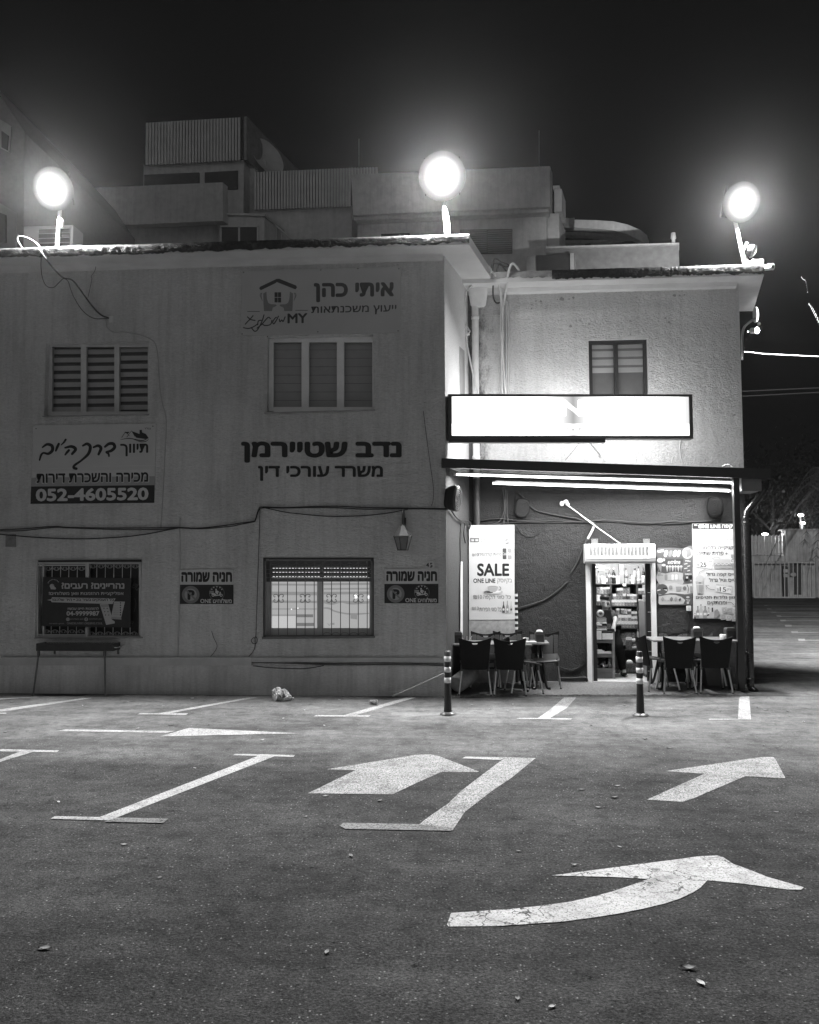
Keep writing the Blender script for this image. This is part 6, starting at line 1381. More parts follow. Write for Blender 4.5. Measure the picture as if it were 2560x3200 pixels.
cable('grey conduit pair on the kiosk wall beside the cable bundle', [(zg, [(600,375,.03),(612,420,.02),(622,700,.02),(616,1170,.02)]), (zg, [(588,380,.03),(598,440,.02),(602,760,.02),(600,1170,.02)])], .017, M('painted conduit', .5, .7, .1), B, name='conduit')
cable('black cable loops lying on the roof joint', [(zg, [(470,110,.3),(490,40,.3),(510,20,.3),(560,50,.3),(620,75,.3),(590,90,.3),(500,60,.3),(480,140,.3)]), (zg, [(520,130,.3),(540,60,.3),(580,100,.3),(605,135,.3)]), (zg, [(492,180,.3),(488,330,.12),(512,392,.06),(548,392,.05)])], .012, WIRE, B)
# thin wires on the kiosk wall
cable('thin wire slanting down from the sign bracket', [(zg, [(1232,1550),(1180,1620),(1095,1722)])], .003, WIRE, B, .01)
cable('pale wire from the sign to the awning', [(zh, [(565,1535),(552,1600),(560,1690),(585,1765)])], .006, WWIRE, B, .01)
cable('pale cable bowing over the awning edge', [(zh, [(905,1776),(935,1762),(965,1758),(995,1778)])], .009, WWIRE, WF, .15)

# ================================================================== chairs and tables
def plate(outl, holes, th, bend=None, res=3):
    """flat plate with holes; outline in (x, z); bend(x, z) -> y"""
    c = bpy.data.curves.new('p', 'CURVE'); c.dimensions = '2D'; c.fill_mode = 'BOTH'; c.extrude = th/2; c.bevel_depth = .003; c.bevel_resolution = 1
    for lp in [outl]+holes:
        s = c.splines.new('POLY'); s.points.add(len(lp)-1); s.use_cyclic_u = True
        for p_, (x, z) in zip(s.points, lp): p_.co = (x, z, 0, 1)
    o = bpy.data.objects.new('p', c); COL.objects.link(o); dg = bpy.context.evaluated_depsgraph_get(); dg.update(); me = bpy.data.meshes.new_from_object(o.evaluated_get(dg))
    if bend:                                         # cut into strips so that it can follow the curve
        bm = bmesh.new(); bm.from_mesh(me)
        for k in range(-5, 6): bmesh.ops.bisect_plane(bm, geom=bm.verts[:]+bm.edges[:]+bm.faces[:], plane_co=(k*.04, 0, 0), plane_no=(1,0,0))
        bm.to_mesh(me); bm.free()
    vs = [Vector((v.co.x, (bend(v.co.x, v.co.y) if bend else 0)-v.co.z, v.co.y)) for v in me.vertices]; fs = [list(p.vertices) for p in me.polygons]
    bpy.data.objects.remove(o); bpy.data.curves.remove(c); bpy.data.meshes.remove(me); return vs, fs
def make_chair(label):
    t = thing('chair', label, 'chair', (0,0,0), 'black plastic chairs with metal legs'); CH = M('black chair plastic', .005, .55, .15, spec=.2); CHB = M('dark chair front', .07, .45, .12)
    rake = lambda z: -.19-max(0, z-.36)*.20
    def bend(x, z): return rake(z)+(.025-x*x*.75)*-1
    top = [(.222-.0444*i*1.0, .795-.05*math.sin(math.pi*i/10)) for i in range(11)]
    outl = [(.180,.36)]+[(.185+.037*((k/6)**1.2), .36+.425*k/6) for k in range(1,6)]+[(.226,.78)]+[(x,z) for x, z in top]+[(-.226,.78)]+[(-.185-.037*((k/6)**1.2), .36+.425*k/6) for k in range(5,0,-1)]+[(-.180,.36)]+[(-.18+.036*k,.352) for k in range(1,10)]
    hole = [(-.044+.0088*i, .728) for i in range(11)]+[(.044*math.cos(R(a)), .728-.032*math.sin(R(a))) for a in range(18,180,18)]
    v, f = plate(outl, [hole], .012, bend); MB().add(v, f).build('backrest', CH, t)
    v, f = plate([(.12,.40),(.135,.72),(.12,.735),(.06,.70),(-.06,.70),(-.12,.735),(-.135,.72),(-.12,.40)], [], .006, lambda x, z: bend(x, z)+.014); 
    MB().add(v, f).build('back_panel', CHB, t)
    for sx in (-1,1):
        mb = MB()
        for k in range(5):
            z = .44+k*.062; v, f = plate([(sx*.145,z),(sx*(.19+.004*k),z),(sx*(.19+.004*k),z+.052),(sx*(.146),z+.052)], [], .006, lambda x, z: bend(x, z)+.012); mb.add(v, f)
        mb.build('side_slat', CHB, t)
    s = MB(); sv = []
    n = 8
    for i in range(n+1):
        yy = -.20+.42*i/n; zz_ = .44+.018*math.cos(math.pi*i/n)-.03*(i/n)**6; w_ = .19+.03*(i/n)-.03*max(0,(i/n)-.85)/.15
        for j in range(7): u = j/3-1; sv.append(Vector((u*w_, yy, zz_+.012*u*u)))
    fs = [[i*7+j, i*7+j+1, (i+1)*7+j+1, (i+1)*7+j] for i in range(n) for j in range(6)]
    m0 = len(sv); sv += [p-Vector((0,0,.022)) for p in sv]; fs += [[m0+i*7+j, m0+(i+1)*7+j, m0+(i+1)*7+j+1, m0+i*7+j+1] for i in range(n) for j in range(6)]
    bd = [j for j in range(7)]+[i*7+6 for i in range(1,n+1)]+[n*7+j for j in range(5,-1,-1)]+[i*7 for i in range(n-1,0,-1)]
    fs += [[bd[k], m0+bd[k], m0+bd[(k+1)%len(bd)], bd[(k+1)%len(bd)]] for k in range(len(bd))]
    s.add(sv, fs, True).build('seat', M('chair seat plastic', .05, .4, .12), t)
    for sx in (-1,1):
        for y0, y1 in ((.16,.225),(-.17,-.23)):
            l = MB(); l.tube([(sx*.185,y0,.34),(sx*.222,y1,.012)], .0125, 10); lg = l.build('leg', STEEL, t); MB().tube([(sx*.2215,y1,.014),(sx*.2235,y1+(.001 if y1>0 else -.001),0)], .0145, 10).build('foot_cap', BLACK, lg)
            mb = MB(); mb.tube([(sx*.176,y0-.002,.43),(sx*.188,y0+.002,.325)], [.022,.019], 8); mb.build('leg_socket', M('chair socket', .05, .4, .1), t)
    return t
first = make_chair('')
_used = [False]
def put_chair(p, rz, label):
    t = first if not _used[0] else copy_tree(first); _used[0] = True
    t.location = (p.x, p.y, .03); t.rotation_euler.z = R(rz); t['label'] = label; return t
gp = lambda z, x, y, dy=0: G(*z(x, y), .03)+Vector((0, dy, 0))
put_chair(gp(zo,412,1092,.23), 0, 'black chair with its back to the road, left one at the left table')
put_chair(gp(zo,883,1094,.23), 0, 'black chair with its back to the road, right one at the left table')
put_chair(gp(zo,1372,1000,.22), 176, 'chair facing the road between the left table and the door')
put_chair(gp(zo,560,1010,.30), 178, 'chair on the far side of the left table, left one')
put_chair(gp(zo,905,1000,.30), 186, 'chair on the far side of the left table, right one')
put_chair(gp(zo,1075,1060,.12), -80, 'chair seen edge on at the right end of the left table')
put_chair(gp(zp,415,1142,.23), 0, 'black chair with its back to the road, nearest the door at the right table')
put_chair(gp(zp,960,1138,.23), 0, 'black chair with its back to the road, beside the awning post')
put_chair(gp(zp,120,1090,.12), -82, 'chair seen edge on at the door end of the right table')
put_chair(gp(zp,420,1050,.28), 172, 'chair on the far side of the right table, nearest the door')
put_chair(gp(zp,880,1050,.28), 184, 'chair on the far side of the right table, nearest the post')
def table(label, x0, x1, y0, y1, zt, dark=False):
    t = thing('table', label, 'table', ((x0+x1)/2,(y0+y1)/2,.03), 'cafe tables'); TT = M('wood table top', .26, .35, .3, 7)
    MB().box((x0,y0,zt-.028),(x1,y1,zt)).build('tabletop', TT, t, bevel=.006)
    for x in (x0+.16, x1-.16):
        ym = (y0+y1)/2; l = MB(); l.tube([(x,ym,zt-.03),(x,ym,.30)], .025, 8)
        s = 1 if x > (x0+x1)/2 else -1
        for sy in (-1,1): l.tube(smooth_path([(x,ym,.55),(x,ym+sy*.10,.45),(x+s*.02,ym+sy*.22,.22),(x+s*.05,ym+sy*.30,.06),(x+s*.10,ym+sy*.33,.045)],5), .019, 8)
        l.build('leg', M('black bent tube', .014, .3, .2), t)
    MB().tube([(x0+.16,(y0+y1)/2,.32),(x1-.16,(y0+y1)/2,.32)], .014, 8).build('stretcher', DARK, t); return t
yt = gp(zo,412,1092).y+.38
zt_ = PY(*zo(1100,405), yt).z
table('longer cafe table behind the two left chairs', PY(*zo(66,420),yt).x, PY(*zo(1180,420),yt).x, yt, yt+.62, zt_)
yt2 = yt+.30; zt2 = PY(*zo(1300,385), yt2).z
table('small cafe table with the napkin box, against the right end of the longer table', PY(*zo(1184,400),yt+.02).x+.01, PY(*zo(1412,400),yt2).x, yt2, yt2+.5, zt2)
yr = gp(zp,415,1142).y+.36; ztr = PY(*zp(660,340), yr).z
table('cafe table behind the two right chairs, by the awning post', PY(*zp(10,370),yr).x, PY(*zp(1275,340),yr).x, yr, yr+.62, ztr)
def napkins(label, z, x0, y0, x1, y1, yy, zb, nap=True, dark=True):
    a, b_ = PY(*z(x0,y1), yy), PY(*z(x1,y0), yy); w_ = b_.x-a.x; h = min(.17, b_.z-zb)
    t = thing('napkin_box', label, 'napkin holder', ((a.x+b_.x)/2,yy+w_/2,zb), 'napkin boxes on the tables')
    MB().box((a.x,yy,zb),(b_.x,yy+w_*.9,zb+h)).build('case', M('napkin case metal', .16, .3, .2, metal=.6), t, bevel=.006)
    MB().box((a.x+.012,yy-.004,zb+.014),(b_.x-.012,yy,zb+h-.02)).build('front_panel', DARK, t)
    mb = MB(); mb.prism([(a.x,yy,zb+h),(b_.x,yy,zb+h),(b_.x-.02,yy,zb+h+.022),(a.x+.02,yy,zb+h+.022)], (0,w_*.9,0)); mb.build('lid', M('napkin case metal', .16, .3, .2, metal=.6), t)
    if nap: mb = MB(); mb.ball(((a.x+b_.x)/2,yy+w_*.4,zb+h+.028), w_*.38, w_*.3, .026, 10, 6, .12, r_); mb.build('napkin', WHITE, t)
napkins('napkin box with a white napkin out, on the small table left of the door', zo, 1222, 260, 1345, 372, yt2+.08, zt2)
napkins('dark napkin box at the left end of the left table', zo, 110, 262, 238, 388, yt+.12, zt_, False)
napkins('napkin box with a napkin out, in the middle of the right table', zp, 608, 190, 752, 300, yr+.3, ztr)
napkins('dark napkin box at the post end of the right table', zp, 1106, 180, 1262, 310, yr+.15, ztr, False)
a = PY(*zo(1098,372), yt+.2); tag(MB().lathe((a.x,yt+.25,zt_), [(.03,0),(.042,.07),(.045,.072),(.04,.07),(.028,.006)], 14).build('glass', OFFW), 'small white cup on the left table', 'cup')
a = PY(*zo(1165,360), yt+.1); tag(MB().box((a.x-.09,yt+.1,zt_),(a.x+.08,yt+.2,zt_+.03)).build('box', WHITE, bevel=.004), 'flat white box beside the white cup on the left table', 'box')
a = PY(*zp(1065,290), yr+.1); tag(MB().lathe((a.x,yr+.14,ztr), [(.045,0),(.047,.01),(.047,.07),(.04,.075),(0,.075)], 14).build('jar', OFFW), 'white jar between the two napkin boxes on the right table', 'jar')
for k, (x, y) in enumerate(((270,330),(300,340),(320,325))):
    a = PY(*zo(x,y), yt+.2); tag(MB().tube([(a.x,yt+.2,zt_+.02),(a.x+.05*(k-1),yt+.18,zt_+.10)], .004, 5).build('straw', WHITE), 'white straw sticking up on the left table', 'straw', 'straws on the left table')
# clutter in the corner behind the left table
c0_ = SW(*zo(255,900), .15); t = thing('barrel', 'pale rolled container lying in the corner under the left table', 'container', Vector((c0_.x,c0_.y,.03)))
MB().lathe(Vector((c0_.x-.10,c0_.y-.25,.16)), [(.10,0),(.125,.02),(.13,.25),(.125,.45),(.06,.50),(.05,.52)], 16, (.45,.75,.22)).build('body', M('dull pale plastic', .3, .5, .2, 12), t)
c1_ = G(*zp(990,1020), .03); t = thing('planter', 'grey square pot standing behind the chair beside the post', 'pot', Vector((c1_.x,c1_.y,.03)))
mb = MB(); h = PY(*zp(990,745), c1_.y).z; mb.prism([c1_+Vector((-.16,0,0)),c1_+Vector((.14,0,0)),Vector((c1_.x+.19,c1_.y,h)),Vector((c1_.x-.2,c1_.y,h))], (0,.3,0)); mb.build('pot', M('grey pot', .16, .6, .15), t)
# ================================================================== behind the roofs: the apartment block
YK = 25.0
def K(z, x, y, d=0.0): return PY(*z(x, y), YK+d)
BGW = stucco('apartment render', .46, (1,1,1), 8, .4, .2, streak=.2); BGD = M('apartment dark opening', .03, .6, .2); SLAT = M('pale slats', .42, .6, .12, 3)
ap = thing('apartment_block', 'dim stepped apartment block with slatted roof screens rising behind the office roof', 'building', (K(za,900,700).x, YK, 0))
def mass(name, z, c, dep, mat=BGW, d=0.0, down=None):
    P = [K(z, *p, d) for p in c]                       # TL TR BR BL
    if down is not None: P[2].z = P[3].z = down
    mb = MB(); mb.prism([P[3],P[2],P[1],P[0]], SD*dep); return mb.build(name, mat, ap)
m_ = mass('wall', za, [(420,520),(938,498),(940,660),(420,682)], .3, d=-.6); m_['label'] = 'solid balcony parapet at the left'
mass('wall', za, [(120,530),(425,520),(425,690),(120,700)], .3, d=-.5)
mass('wall', za, [(120,690),(930,660),(930,800),(120,800)], 6, d=.2, down=5)
mass('wall', za, [(605,425),(1027,405),(1027,640),(605,640)], 5, d=1.2, down=6)
mass('wall', za, [(1027,420),(1075,440),(1075,640),(1027,640)], 4, d=1.6, down=6)
mass('wall', za, [(1068,612),(1482,598),(1482,800),(1068,800)], 4, d=.9, down=5)
mass('window', za, [(607,466),(838,456),(838,510),(607,515)], .05, BGD, d=1.14); mass('window', za, [(862,456),(1000,448),(1000,525),(862,530)], .05, BGD, d=1.14)
mass('window', za, [(500,766),(696,758),(696,775),(500,780)], .05, BGD, d=.12)
def slats(z, c, n, name='slatted_screen', d=0.0, post=True):
    tl, tr, br, bl = c; back = MB(); P = [K(z,*p,d+.12) for p in c]; back.prism([P[3],P[2],P[1],P[0]], (0,.05,0)); f = back.build(name, M('dark screen backing', .09, .7, .2), ap)
    mb = MB()
    for i in range(n):
        a, b_ = (i+.08)/n, (i+.80)/n
        L = lambda p, q_, u: (p[0]+(q_[0]-p[0])*u, p[1]+(q_[1]-p[1])*u)
        q0, q1, q2, q3 = L(bl,br,a), L(bl,br,b_), L(tl,tr,b_), L(tl,tr,a)
        mb.prism([K(z,*q0,d),K(z,*q1,d),K(z,*q2,d),K(z,*q3,d)], (0,.06,0))
    mb.build('slats', SLAT, f); return f
slats(za, [(614,247),(1014,224),(1014,404),(612,425)], 31, d=1.0)
P = [K(za,1027,404,1.0),K(za,1027,222,1.0)]; mb = MB(); e_ = SD*7; mb.prism([P[0],P[0]+e_,P[1]+e_,P[1]], NS*.1); mb.build('slatted_screen', M('side screen', .2, .6, .2), ap, label='side of the higher slatted screen')
slats(za, [(1070,455),(1478,437),(1478,598),(1070,613)], 33, d=.7); slats(za, [(1478,437),(1592,434),(1592,470),(1478,470)], 9, d=2.0)
o1 = lambda x, y: (x, y)
mass('wall', o1, [(1097,545),(1719,519),(1719,646),(1104,672)], .5, d=-.4)['label'] = 'long parapet right of the middle floodlight'
mass('wall', o1, [(1104,672),(1715,646),(1712,662),(1107,688)], .4, d=-.25)
mass('wall', o1, [(1117,688),(1708,662),(1706,860),(1117,860)], 5, d=.1, down=5)
f = mass('window', zb, [(213,697),(432,694),(432,795),(213,800)], .06, BGD, d=.02)
mb = MB()
for i in range(11):
    for x0, x1 in ((216,325),(330,430)): a, b_ = K(zb,x0,796-i*9,0), K(zb,x1,796-i*9-5,0); mb.box((a.x,a.y-.03,a.z),(b_.x,a.y-.01,b_.z))
mb.build('shutter', M('slatted shutter', .16, .6, .1), f)
mass('window', za, [(1605,715),(1725,712),(1725,730),(1605,732)], .06, BGD, d=.02)
mass('wall', zb, [(578,630),(630,628),(630,772),(578,775)], 1.5, d=.3, down=5); mass('chimney', zb, [(610,527),(641,525),(641,620),(610,622)], 1.0, d=1.5); mass('roof_vent', zb, [(604,512),(632,511),(632,524),(604,525)], .6, d=1.5)
# dormer with its own windows
dm = mass('dormer', za, [(925,645),(1114,634),(1114,800),(925,800)], 3, d=-.3, down=5); mass('roof_edge', za, [(938,626),(1116,630),(1116,640),(938,634)], 2.5, d=-.4)
for x0, x1 in ((934,1004),(1010,1082)): mass('window', za, [(x0,686),(x1,680),(x1,752),(x0,752)], .05, BGD, d=-.34)
fr_ = MB()
for x0, y0, x1, y1 in ((928,680,1088,686),(1003,682,1010,752),(1082,680,1088,752)): P = [K(za,x0,y1,-.38),K(za,x1,y1,-.38),K(za,x1,y0,-.38),K(za,x0,y0,-.38)]; fr_.prism(P, (0,.04,0))
fr_.build('window_frame', SLAT, ap)
rail = MB(); rail.tube([K(za,1116,640,.3),K(za,1225,735,.3)], .03, 5)
for k in range(5): a = K(za,1120+k*22,645+k*19,.3); rail.tube([a, a-Vector((0,0,.9))], .015, 5)
rail.build('stair_rail', SLAT, ap)
# round stair tower part on the right
cv = MB(); 
def arc(z, pts, h, d0, mat, name):
    mb = MB(); n = len(pts); vs = []
    for i, (x, y, hh) in enumerate(pts): dd = d0+2.2*(2*i/(n-1)-1)**2*.6; a = PY(*z(x, y), YK+dd); b_ = PY(*z(x, y+hh), YK+dd); vs += [b_, a, a+Vector((0,.3,0)), b_+Vector((0,.3,0))]
    fs = []
    for i in range(n-1):
        for k in range(4): fs.append([4*i+k, 4*i+4+k, 4*i+4+(k+1)%4, 4*i+(k+1)%4])
    mb.add(vs, fs).build(name, mat, ap)
arc(zb, [(650,648,40),(695,648,40),(695,655,34),(780,657,36),(860,662,38),(920,676,42),(970,697,46),(1000,720,40),(1008,745,14)], .3, 1.5, BGW, 'curved_parapet')
arc(zb, [(648,706,12),(740,708,12),(860,716,12),(960,722,10),(1000,735,8)], .3, 1.9, BGW, 'curved_slab'); arc(zb, [(648,722,34),(760,724,34),(870,730,30),(990,744,14)], .3, 2.4, BGD, 'curved_opening'); arc(zb, [(648,742,10),(790,742,10),(880,730,8),(950,735,6)], .3, 2.1, BGW, 'curved_slab')
mass('wall', zb, [(575,776),(1134,757),(1134,880),(575,880)], 3, M('dark apartment wall', .14, .8, .2), d=-1.2, down=5); mass('coping', zb, [(575,768),(1136,752),(1136,758),(575,776)], .5, BGW, d=-1.3)
mass('wall', zb, [(493,808),(530,806),(530,880),(493,880)], 1, d=-1.6, down=5); mass('opening', zb, [(533,806),(676,799),(676,880),(533,880)], .05, BGD, d=-1.5, down=5); mass('wall', zb, [(676,797),(692,796),(692,880),(676,880)], .6, d=-1.6, down=5)
# things on that roof
c = K(za,1122,395,2.0); t = thing('satellite_dish', 'large pale satellite dish behind the higher slatted screen', 'dish', c-Vector((0,0,.9)))
n_ = Vector((.75,-.6,.25)).normalized(); MB().lathe(c-n_*.12, [(0,0),(.25,.03),(.5,.10),(.66,.2),(.67,.2),(.5,.085),(.25,.015),(0,-.015)], 24, n_).build('reflector', SLAT, t); MB().tube([c-n_*.1, c-Vector((0,0,.9))], .05, 8).build('mast', SLAT, t)
for z, x, y0, y1, lb in ((zb,546,280,432,'thin antenna mast standing on the parapet right of the middle lamp'),(za,1512,315,440,'faint antenna mast left of the middle lamp')):
    a, b_ = K(z,x,y1,.2), K(z,x,y0,.2); t = thing('antenna', lb, 'antenna', a); MB().tube([a,b_], .012, 6).build('mast', M('dull mast', .12, .6, .1), t)
a = K(zb,1112,757,-1.1); t = thing('roof_lamp', 'tiny unlit post on the dark wall behind the kiosk roof', 'post', a); MB().lathe(a, [(.05,0),(.05,.12),(.08,.16),(.06,.32),(0,.34)], 8).build('post', SLAT, t)
# gabled building cut by the left edge
YL = 17.0
def LK(x, y, d=0): return PY(*za(x, y), YL+d)
lb = thing('gabled_building', 'corner of a tall house with sloping roof line at the far left', 'building', (LK(-60,400).x, YL, 0))
mb = MB(); P = [LK(-200,-90),LK(0,130),LK(106,290),LK(106,800),LK(-200,800)]; P[3].z = P[4].z = 4; mb.prism(P[::-1], (0,6,0)); mb.build('wall', stucco('left house render', .12, (1,1,1), 12, .4, .2), lb)
mb = MB(); mb.prism([LK(0,232,-.04),LK(48,262,-.04),LK(40,372,-.04),LK(0,352,-.04)][::-1], (0,.03,0)); f = mb.build('window', M('window surround', .16, .7, .1), lb)
mb = MB(); mb.prism([LK(6,280,-.08),LK(34,300,-.08),LK(30,362,-.08),LK(6,350,-.08)][::-1], (0,.03,0)); mb.build('pane', BGD, f)
mb = MB(); mb.prism([LK(-40,560,-.04),LK(70,628,-.04),LK(66,790,-.04),LK(-40,790,-.04)][::-1], (0,.03,0)); f = mb.build('window', M('window surround', .16, .7, .1), lb)
mb = MB(); mb.prism([LK(-40,610,-.08),LK(24,635,-.08),LK(24,752,-.08),LK(-40,752,-.08)][::-1], (0,.03,0)); mb.build('pane', BGD, f)
# air conditioner on the office roof
YC_ = YA+1.4; AK = lambda x, y: PY(*za(x, y), YC_)
a, b_ = AK(97,782), AK(308,676); t = thing('air_conditioner', 'pale outdoor air conditioner unit on the office roof behind the left lamp pole', 'air conditioner', ((a.x+b_.x)/2, YC_+.2, zt0))
ZB_ = zt0+.02; mb = MB(); mb.box((a.x,YC_,ZB_),(b_.x,YC_+.38,b_.z)); mb.build('case', M('unit case', .22, .5, .06), t, bevel=.015)
mb = MB(); x0, x1 = AK(165,700).x, AK(296,700).x
mb.box((x0,YC_-.01,ZB_+.03),(x1,YC_,b_.z-.05)); g_ = mb.build('grille', DARK, t); mb = MB()
for k in range(13): z = ZB_+.05+k*(b_.z-ZB_-.12)/12; mb.box((x0,YC_-.02,z),(x1,YC_-.01,z+.012))
mb.build('grille_slats', M('unit case', .22, .5, .06), g_)
a = PY(*za(258,670), Y1+.02); tag(MB().box((a.x-.04,Y1-.02,a.z-.07),(a.x+.03,Y1+.05,a.z+.05)).build('control_box', OFFW, bevel=.006), 'small white box strapped to the left lamp pole', 'box')
p0 = PY(*za(290,778), Y1-.1); p1 = PY(*za(345,766), Y1-.1)
tag(MB().box((p0.x,Y1-.1,zt0+.014),(p1.x,Y1+.05,zt0+.05)).box((p0.x+.12,Y1-.08,zt0+.05),(p1.x,Y1+.03,p1.z)).build('junction_box', OFFW, bevel=.004), 'white junction box lying on the roof edge beside the left lamp pole', 'box')
cable('thin cable hanging beside the middle lamp pole', [(zb, [(150,600,.1),(163,640,.1),(170,690,.1),(168,716,.1)])], .008, WWIRE, lambda x, y, o: PY(x, y, Y1-.05))
# ================================================================== on the right eave
def cam_bullet(label, p, L=.14, r=.045, n=Vector((.6,-.8,-.2))):
    t = thing('security_camera', label, 'camera', p, 'small cameras on the right eave'); n = n.normalized()
    MB().lathe(p-n*L*.5, [(r*.8,0),(r,.01),(r,L*.9),(r*1.1,L*.92),(r*1.1,L),(r*.6,L)], 12, n).build('housing', OFFW, t); MB().lathe(p+n*L*.46, [(r*.6,0),(r*.5,.012),(0,.014)], 10, n).build('lens', BLACK, t)
    MB().tube([p-n*L*.4, p-n*L*.4+Vector((-.06,.02,-.01))], .012, 6).build('bracket', OFFW, t)
EK = lambda x, y, d=0.0: PY(*zh(x, y), YB-OVB+d)
cam_bullet('white camera sticking out at the top right corner of the kiosk roof', EK(1302,95,.05))
cam_bullet('white camera low on the right eave of the kiosk', EK(1178,628,1.9), .13, .05)
a = EK(1205,58,.12); tag(MB().box((a.x-.09,a.y-.03,a.z-.05),(a.x+.09,a.y+.07,a.z+.05)).build('camera_box', OFFW, bevel=.01), 'white camera junction box on the roof corner under the right lamp', 'box')
c = EK(1198,492,1.3); t = thing('bulkhead_lamp', 'lit oval lamp on the right eave of the kiosk', 'lamp', c)
MB().ball(c, .035, .06, .13, 12, 10).build('lens', EM('bulkhead lens', 1, 3), t); MB().ball(c+Vector((-.02,.01,0)), .03, .07, .14, 12, 10).build('base', OFFW, t); MB().ball(c+Vector((.03,-.02,-.17)), .03, .03, .025, 8, 6).build('sensor', OFFW, t)
l = bpy.data.lights.new('bulb_light', 'POINT'); l.energy = 1; l.shadow_soft_size = .08; lo = bpy.data.objects.new('bulb_light', l); COL.objects.link(lo); lo.parent = t; lo.location = Vector((.13,-.02,.02))
area('lamp_light', c+Vector((.30,.15,-.15)), (.62,.75,-.22), .1, .2, 3400, t, 140)
cable('thick grey cable along the right soffit of the kiosk', [(zh, [(1185,525,1.2),(1130,565,1.1),(1090,610,.6),(1078,690,.2),(1080,800,.1),(1076,872,.05)])], .02, M('grey cable light', .3, .5, .1), lambda x, y, o: PY(x, y, YB-OVB+o))
# ================================================================== the side street on the right
YR = G(2470, 1867).y
RK = lambda x, y, d=0.0: PY(*zl(x, y), YR+d)
BWL = stucco('boundary render', .42, (1,1,1), 5, .5, .4, streak=.5)
t = thing('boundary_wall', 'stained pale boundary wall stepping up to the right at the end of the far lot', 'wall', RK(600,1058))
mb = MB(); mb.prism([RK(-200,1062),RK(445,1062),RK(445,688),RK(-200,688)], (0,.4,0)); mb.build('low_wall', BWL, t); mb = MB(); mb.prism([RK(-200,690),RK(470,688),RK(470,678),RK(-200,680)], (0,.5,0)); mb.build('coping', BWL, t)
mb = MB(); mb.prism([RK(445,1062,-.1),RK(1300,1062,-.1),RK(1300,448,-.1),RK(445,448,-.1)], (0,.6,0)); mb.build('high_wall', BWL, t); mb = MB(); mb.prism([RK(430,452,-.25),RK(1300,452,-.25),RK(1300,438,-.25),RK(440,438,-.25)], (0,.9,0)); mb.build('coping', BWL, t)
mb = MB(); mb.prism([RK(524,1030,-.14),RK(588,1030,-.14),RK(588,740,-.14),RK(524,740,-.14)], (0,.03,0)); mb.build('doorway', BGD, t)
t = thing('picket_fence', 'short white picket fence on top of the low boundary wall', 'fence', RK(300,678))
FW = M('fence paint', .32, .6, .1)
for i in range(14):
    x = 100+i*31.6-60
    if x > 438: break
    mb = MB(); mb.prism([RK(x,676,.1),RK(x+26,676,.1),RK(x+26,506,.1),RK(x+13,490,.1),RK(x,506,.1)], (0,.06,0)); mb.build('picket', FW, t)
for y in (554,660): mb = MB(); mb.prism([RK(-40,y+5,.02),RK(450,y+5,.02),RK(450,y-4,.02),RK(-40,y-4,.02)], (0,.06,0)); mb.build('rail', FW, t)
YF = YR-1.0; FKr = lambda x, y, d=0.0: PY(*zl(x, y), YF+d)
t = thing('metal_railing', 'thin pale metal railing standing before the boundary wall', 'railing', FKr(430,1056))
mb = MB(); mb.tube([FKr(165,738),FKr(708,740)], .045, 6); mb.build('rail', FW, t); MB().tube([FKr(165,1054),FKr(712,1056)], .045, 6).build('rail', FW, t)
for i in range(15): x = 165+i*38.9; MB().tube([FKr(x,740),FKr(x+2,1055)], .032, 6).build('bar', FW, t)
t = thing('metal_railing', 'second metal railing cut off by the right edge', 'railing', FKr(760,1056)); 
for i in range(9): x = 741+i*38; MB().tube([FKr(x,740),FKr(x+2,1055)], .032, 6).build('bar', FW, t)
for y in (738,1055): MB().tube([FKr(741,y),FKr(1045,y)], .045, 6).build('rail', FW, t)
a, b_ = FKr(436,1030,.5), FKr(460,772,.5); t = thing('street_post', 'dark post with two pale bands behind the metal railing', 'post', Vector(((a.x+b_.x)/2,a.y,0)))
MB().box((a.x,a.y,0),(b_.x,a.y+.3,b_.z)).build('post', BGD, t)
for y in (816,858): q_ = FKr(450,y,.45); MB().box((a.x-.02,a.y-.03,q_.z-.09),(b_.x+.02,a.y,q_.z+.09)).build('band', FW, t)
a = FKr(495,850,.6); t = thing('bag_on_fence', 'small dark bag hanging on the railing before the doorway', 'bag', a)
MB().ball(a+Vector((0,0,.25)), .22, .1, .35, 10, 8, .1, r_).build('bag', M('dark bag', .06, .6, .3), t); MB().ball(a+Vector((.1,-.08,.0)), .16, .06, .12, 8, 6, .1, r_).build('patch', FW, t)
def far_lamp(label, x, y, d, e, r=.22, flat=False):
    c = PY(*zl(x, y), YR+d); t = thing('street_lamp', label, 'lamp', Vector((c.x,c.y,0)), 'small distant street lamps')
    MB().tube([(c.x,c.y+.1,0),(c.x,c.y+.1,c.z+.1)], .07, 6).build('pole', DARK, t); MB().ball(c, r*(1.2 if flat else .8), .1, r*.42, 10, 6).build('lens', EM('far lens', 1, 12), t)
    l = bpy.data.lights.new('bulb_light', 'POINT'); l.energy = e; l.shadow_soft_size = .3; lo = bpy.data.objects.new('bulb_light', l); COL.objects.link(lo); lo.parent = t; lo.location = Vector((0,-.5,c.z-.2))
far_lamp('distant lit lamp just above the picket fence', 262, 487, 1.6, 300, .16, True)
far_lamp('upper of two distant lit lamps over the high boundary wall', 583, 315, 9, 300, .24); far_lamp('lower of two distant lit lamps over the high boundary wall', 596, 387, 12, 300, .26)
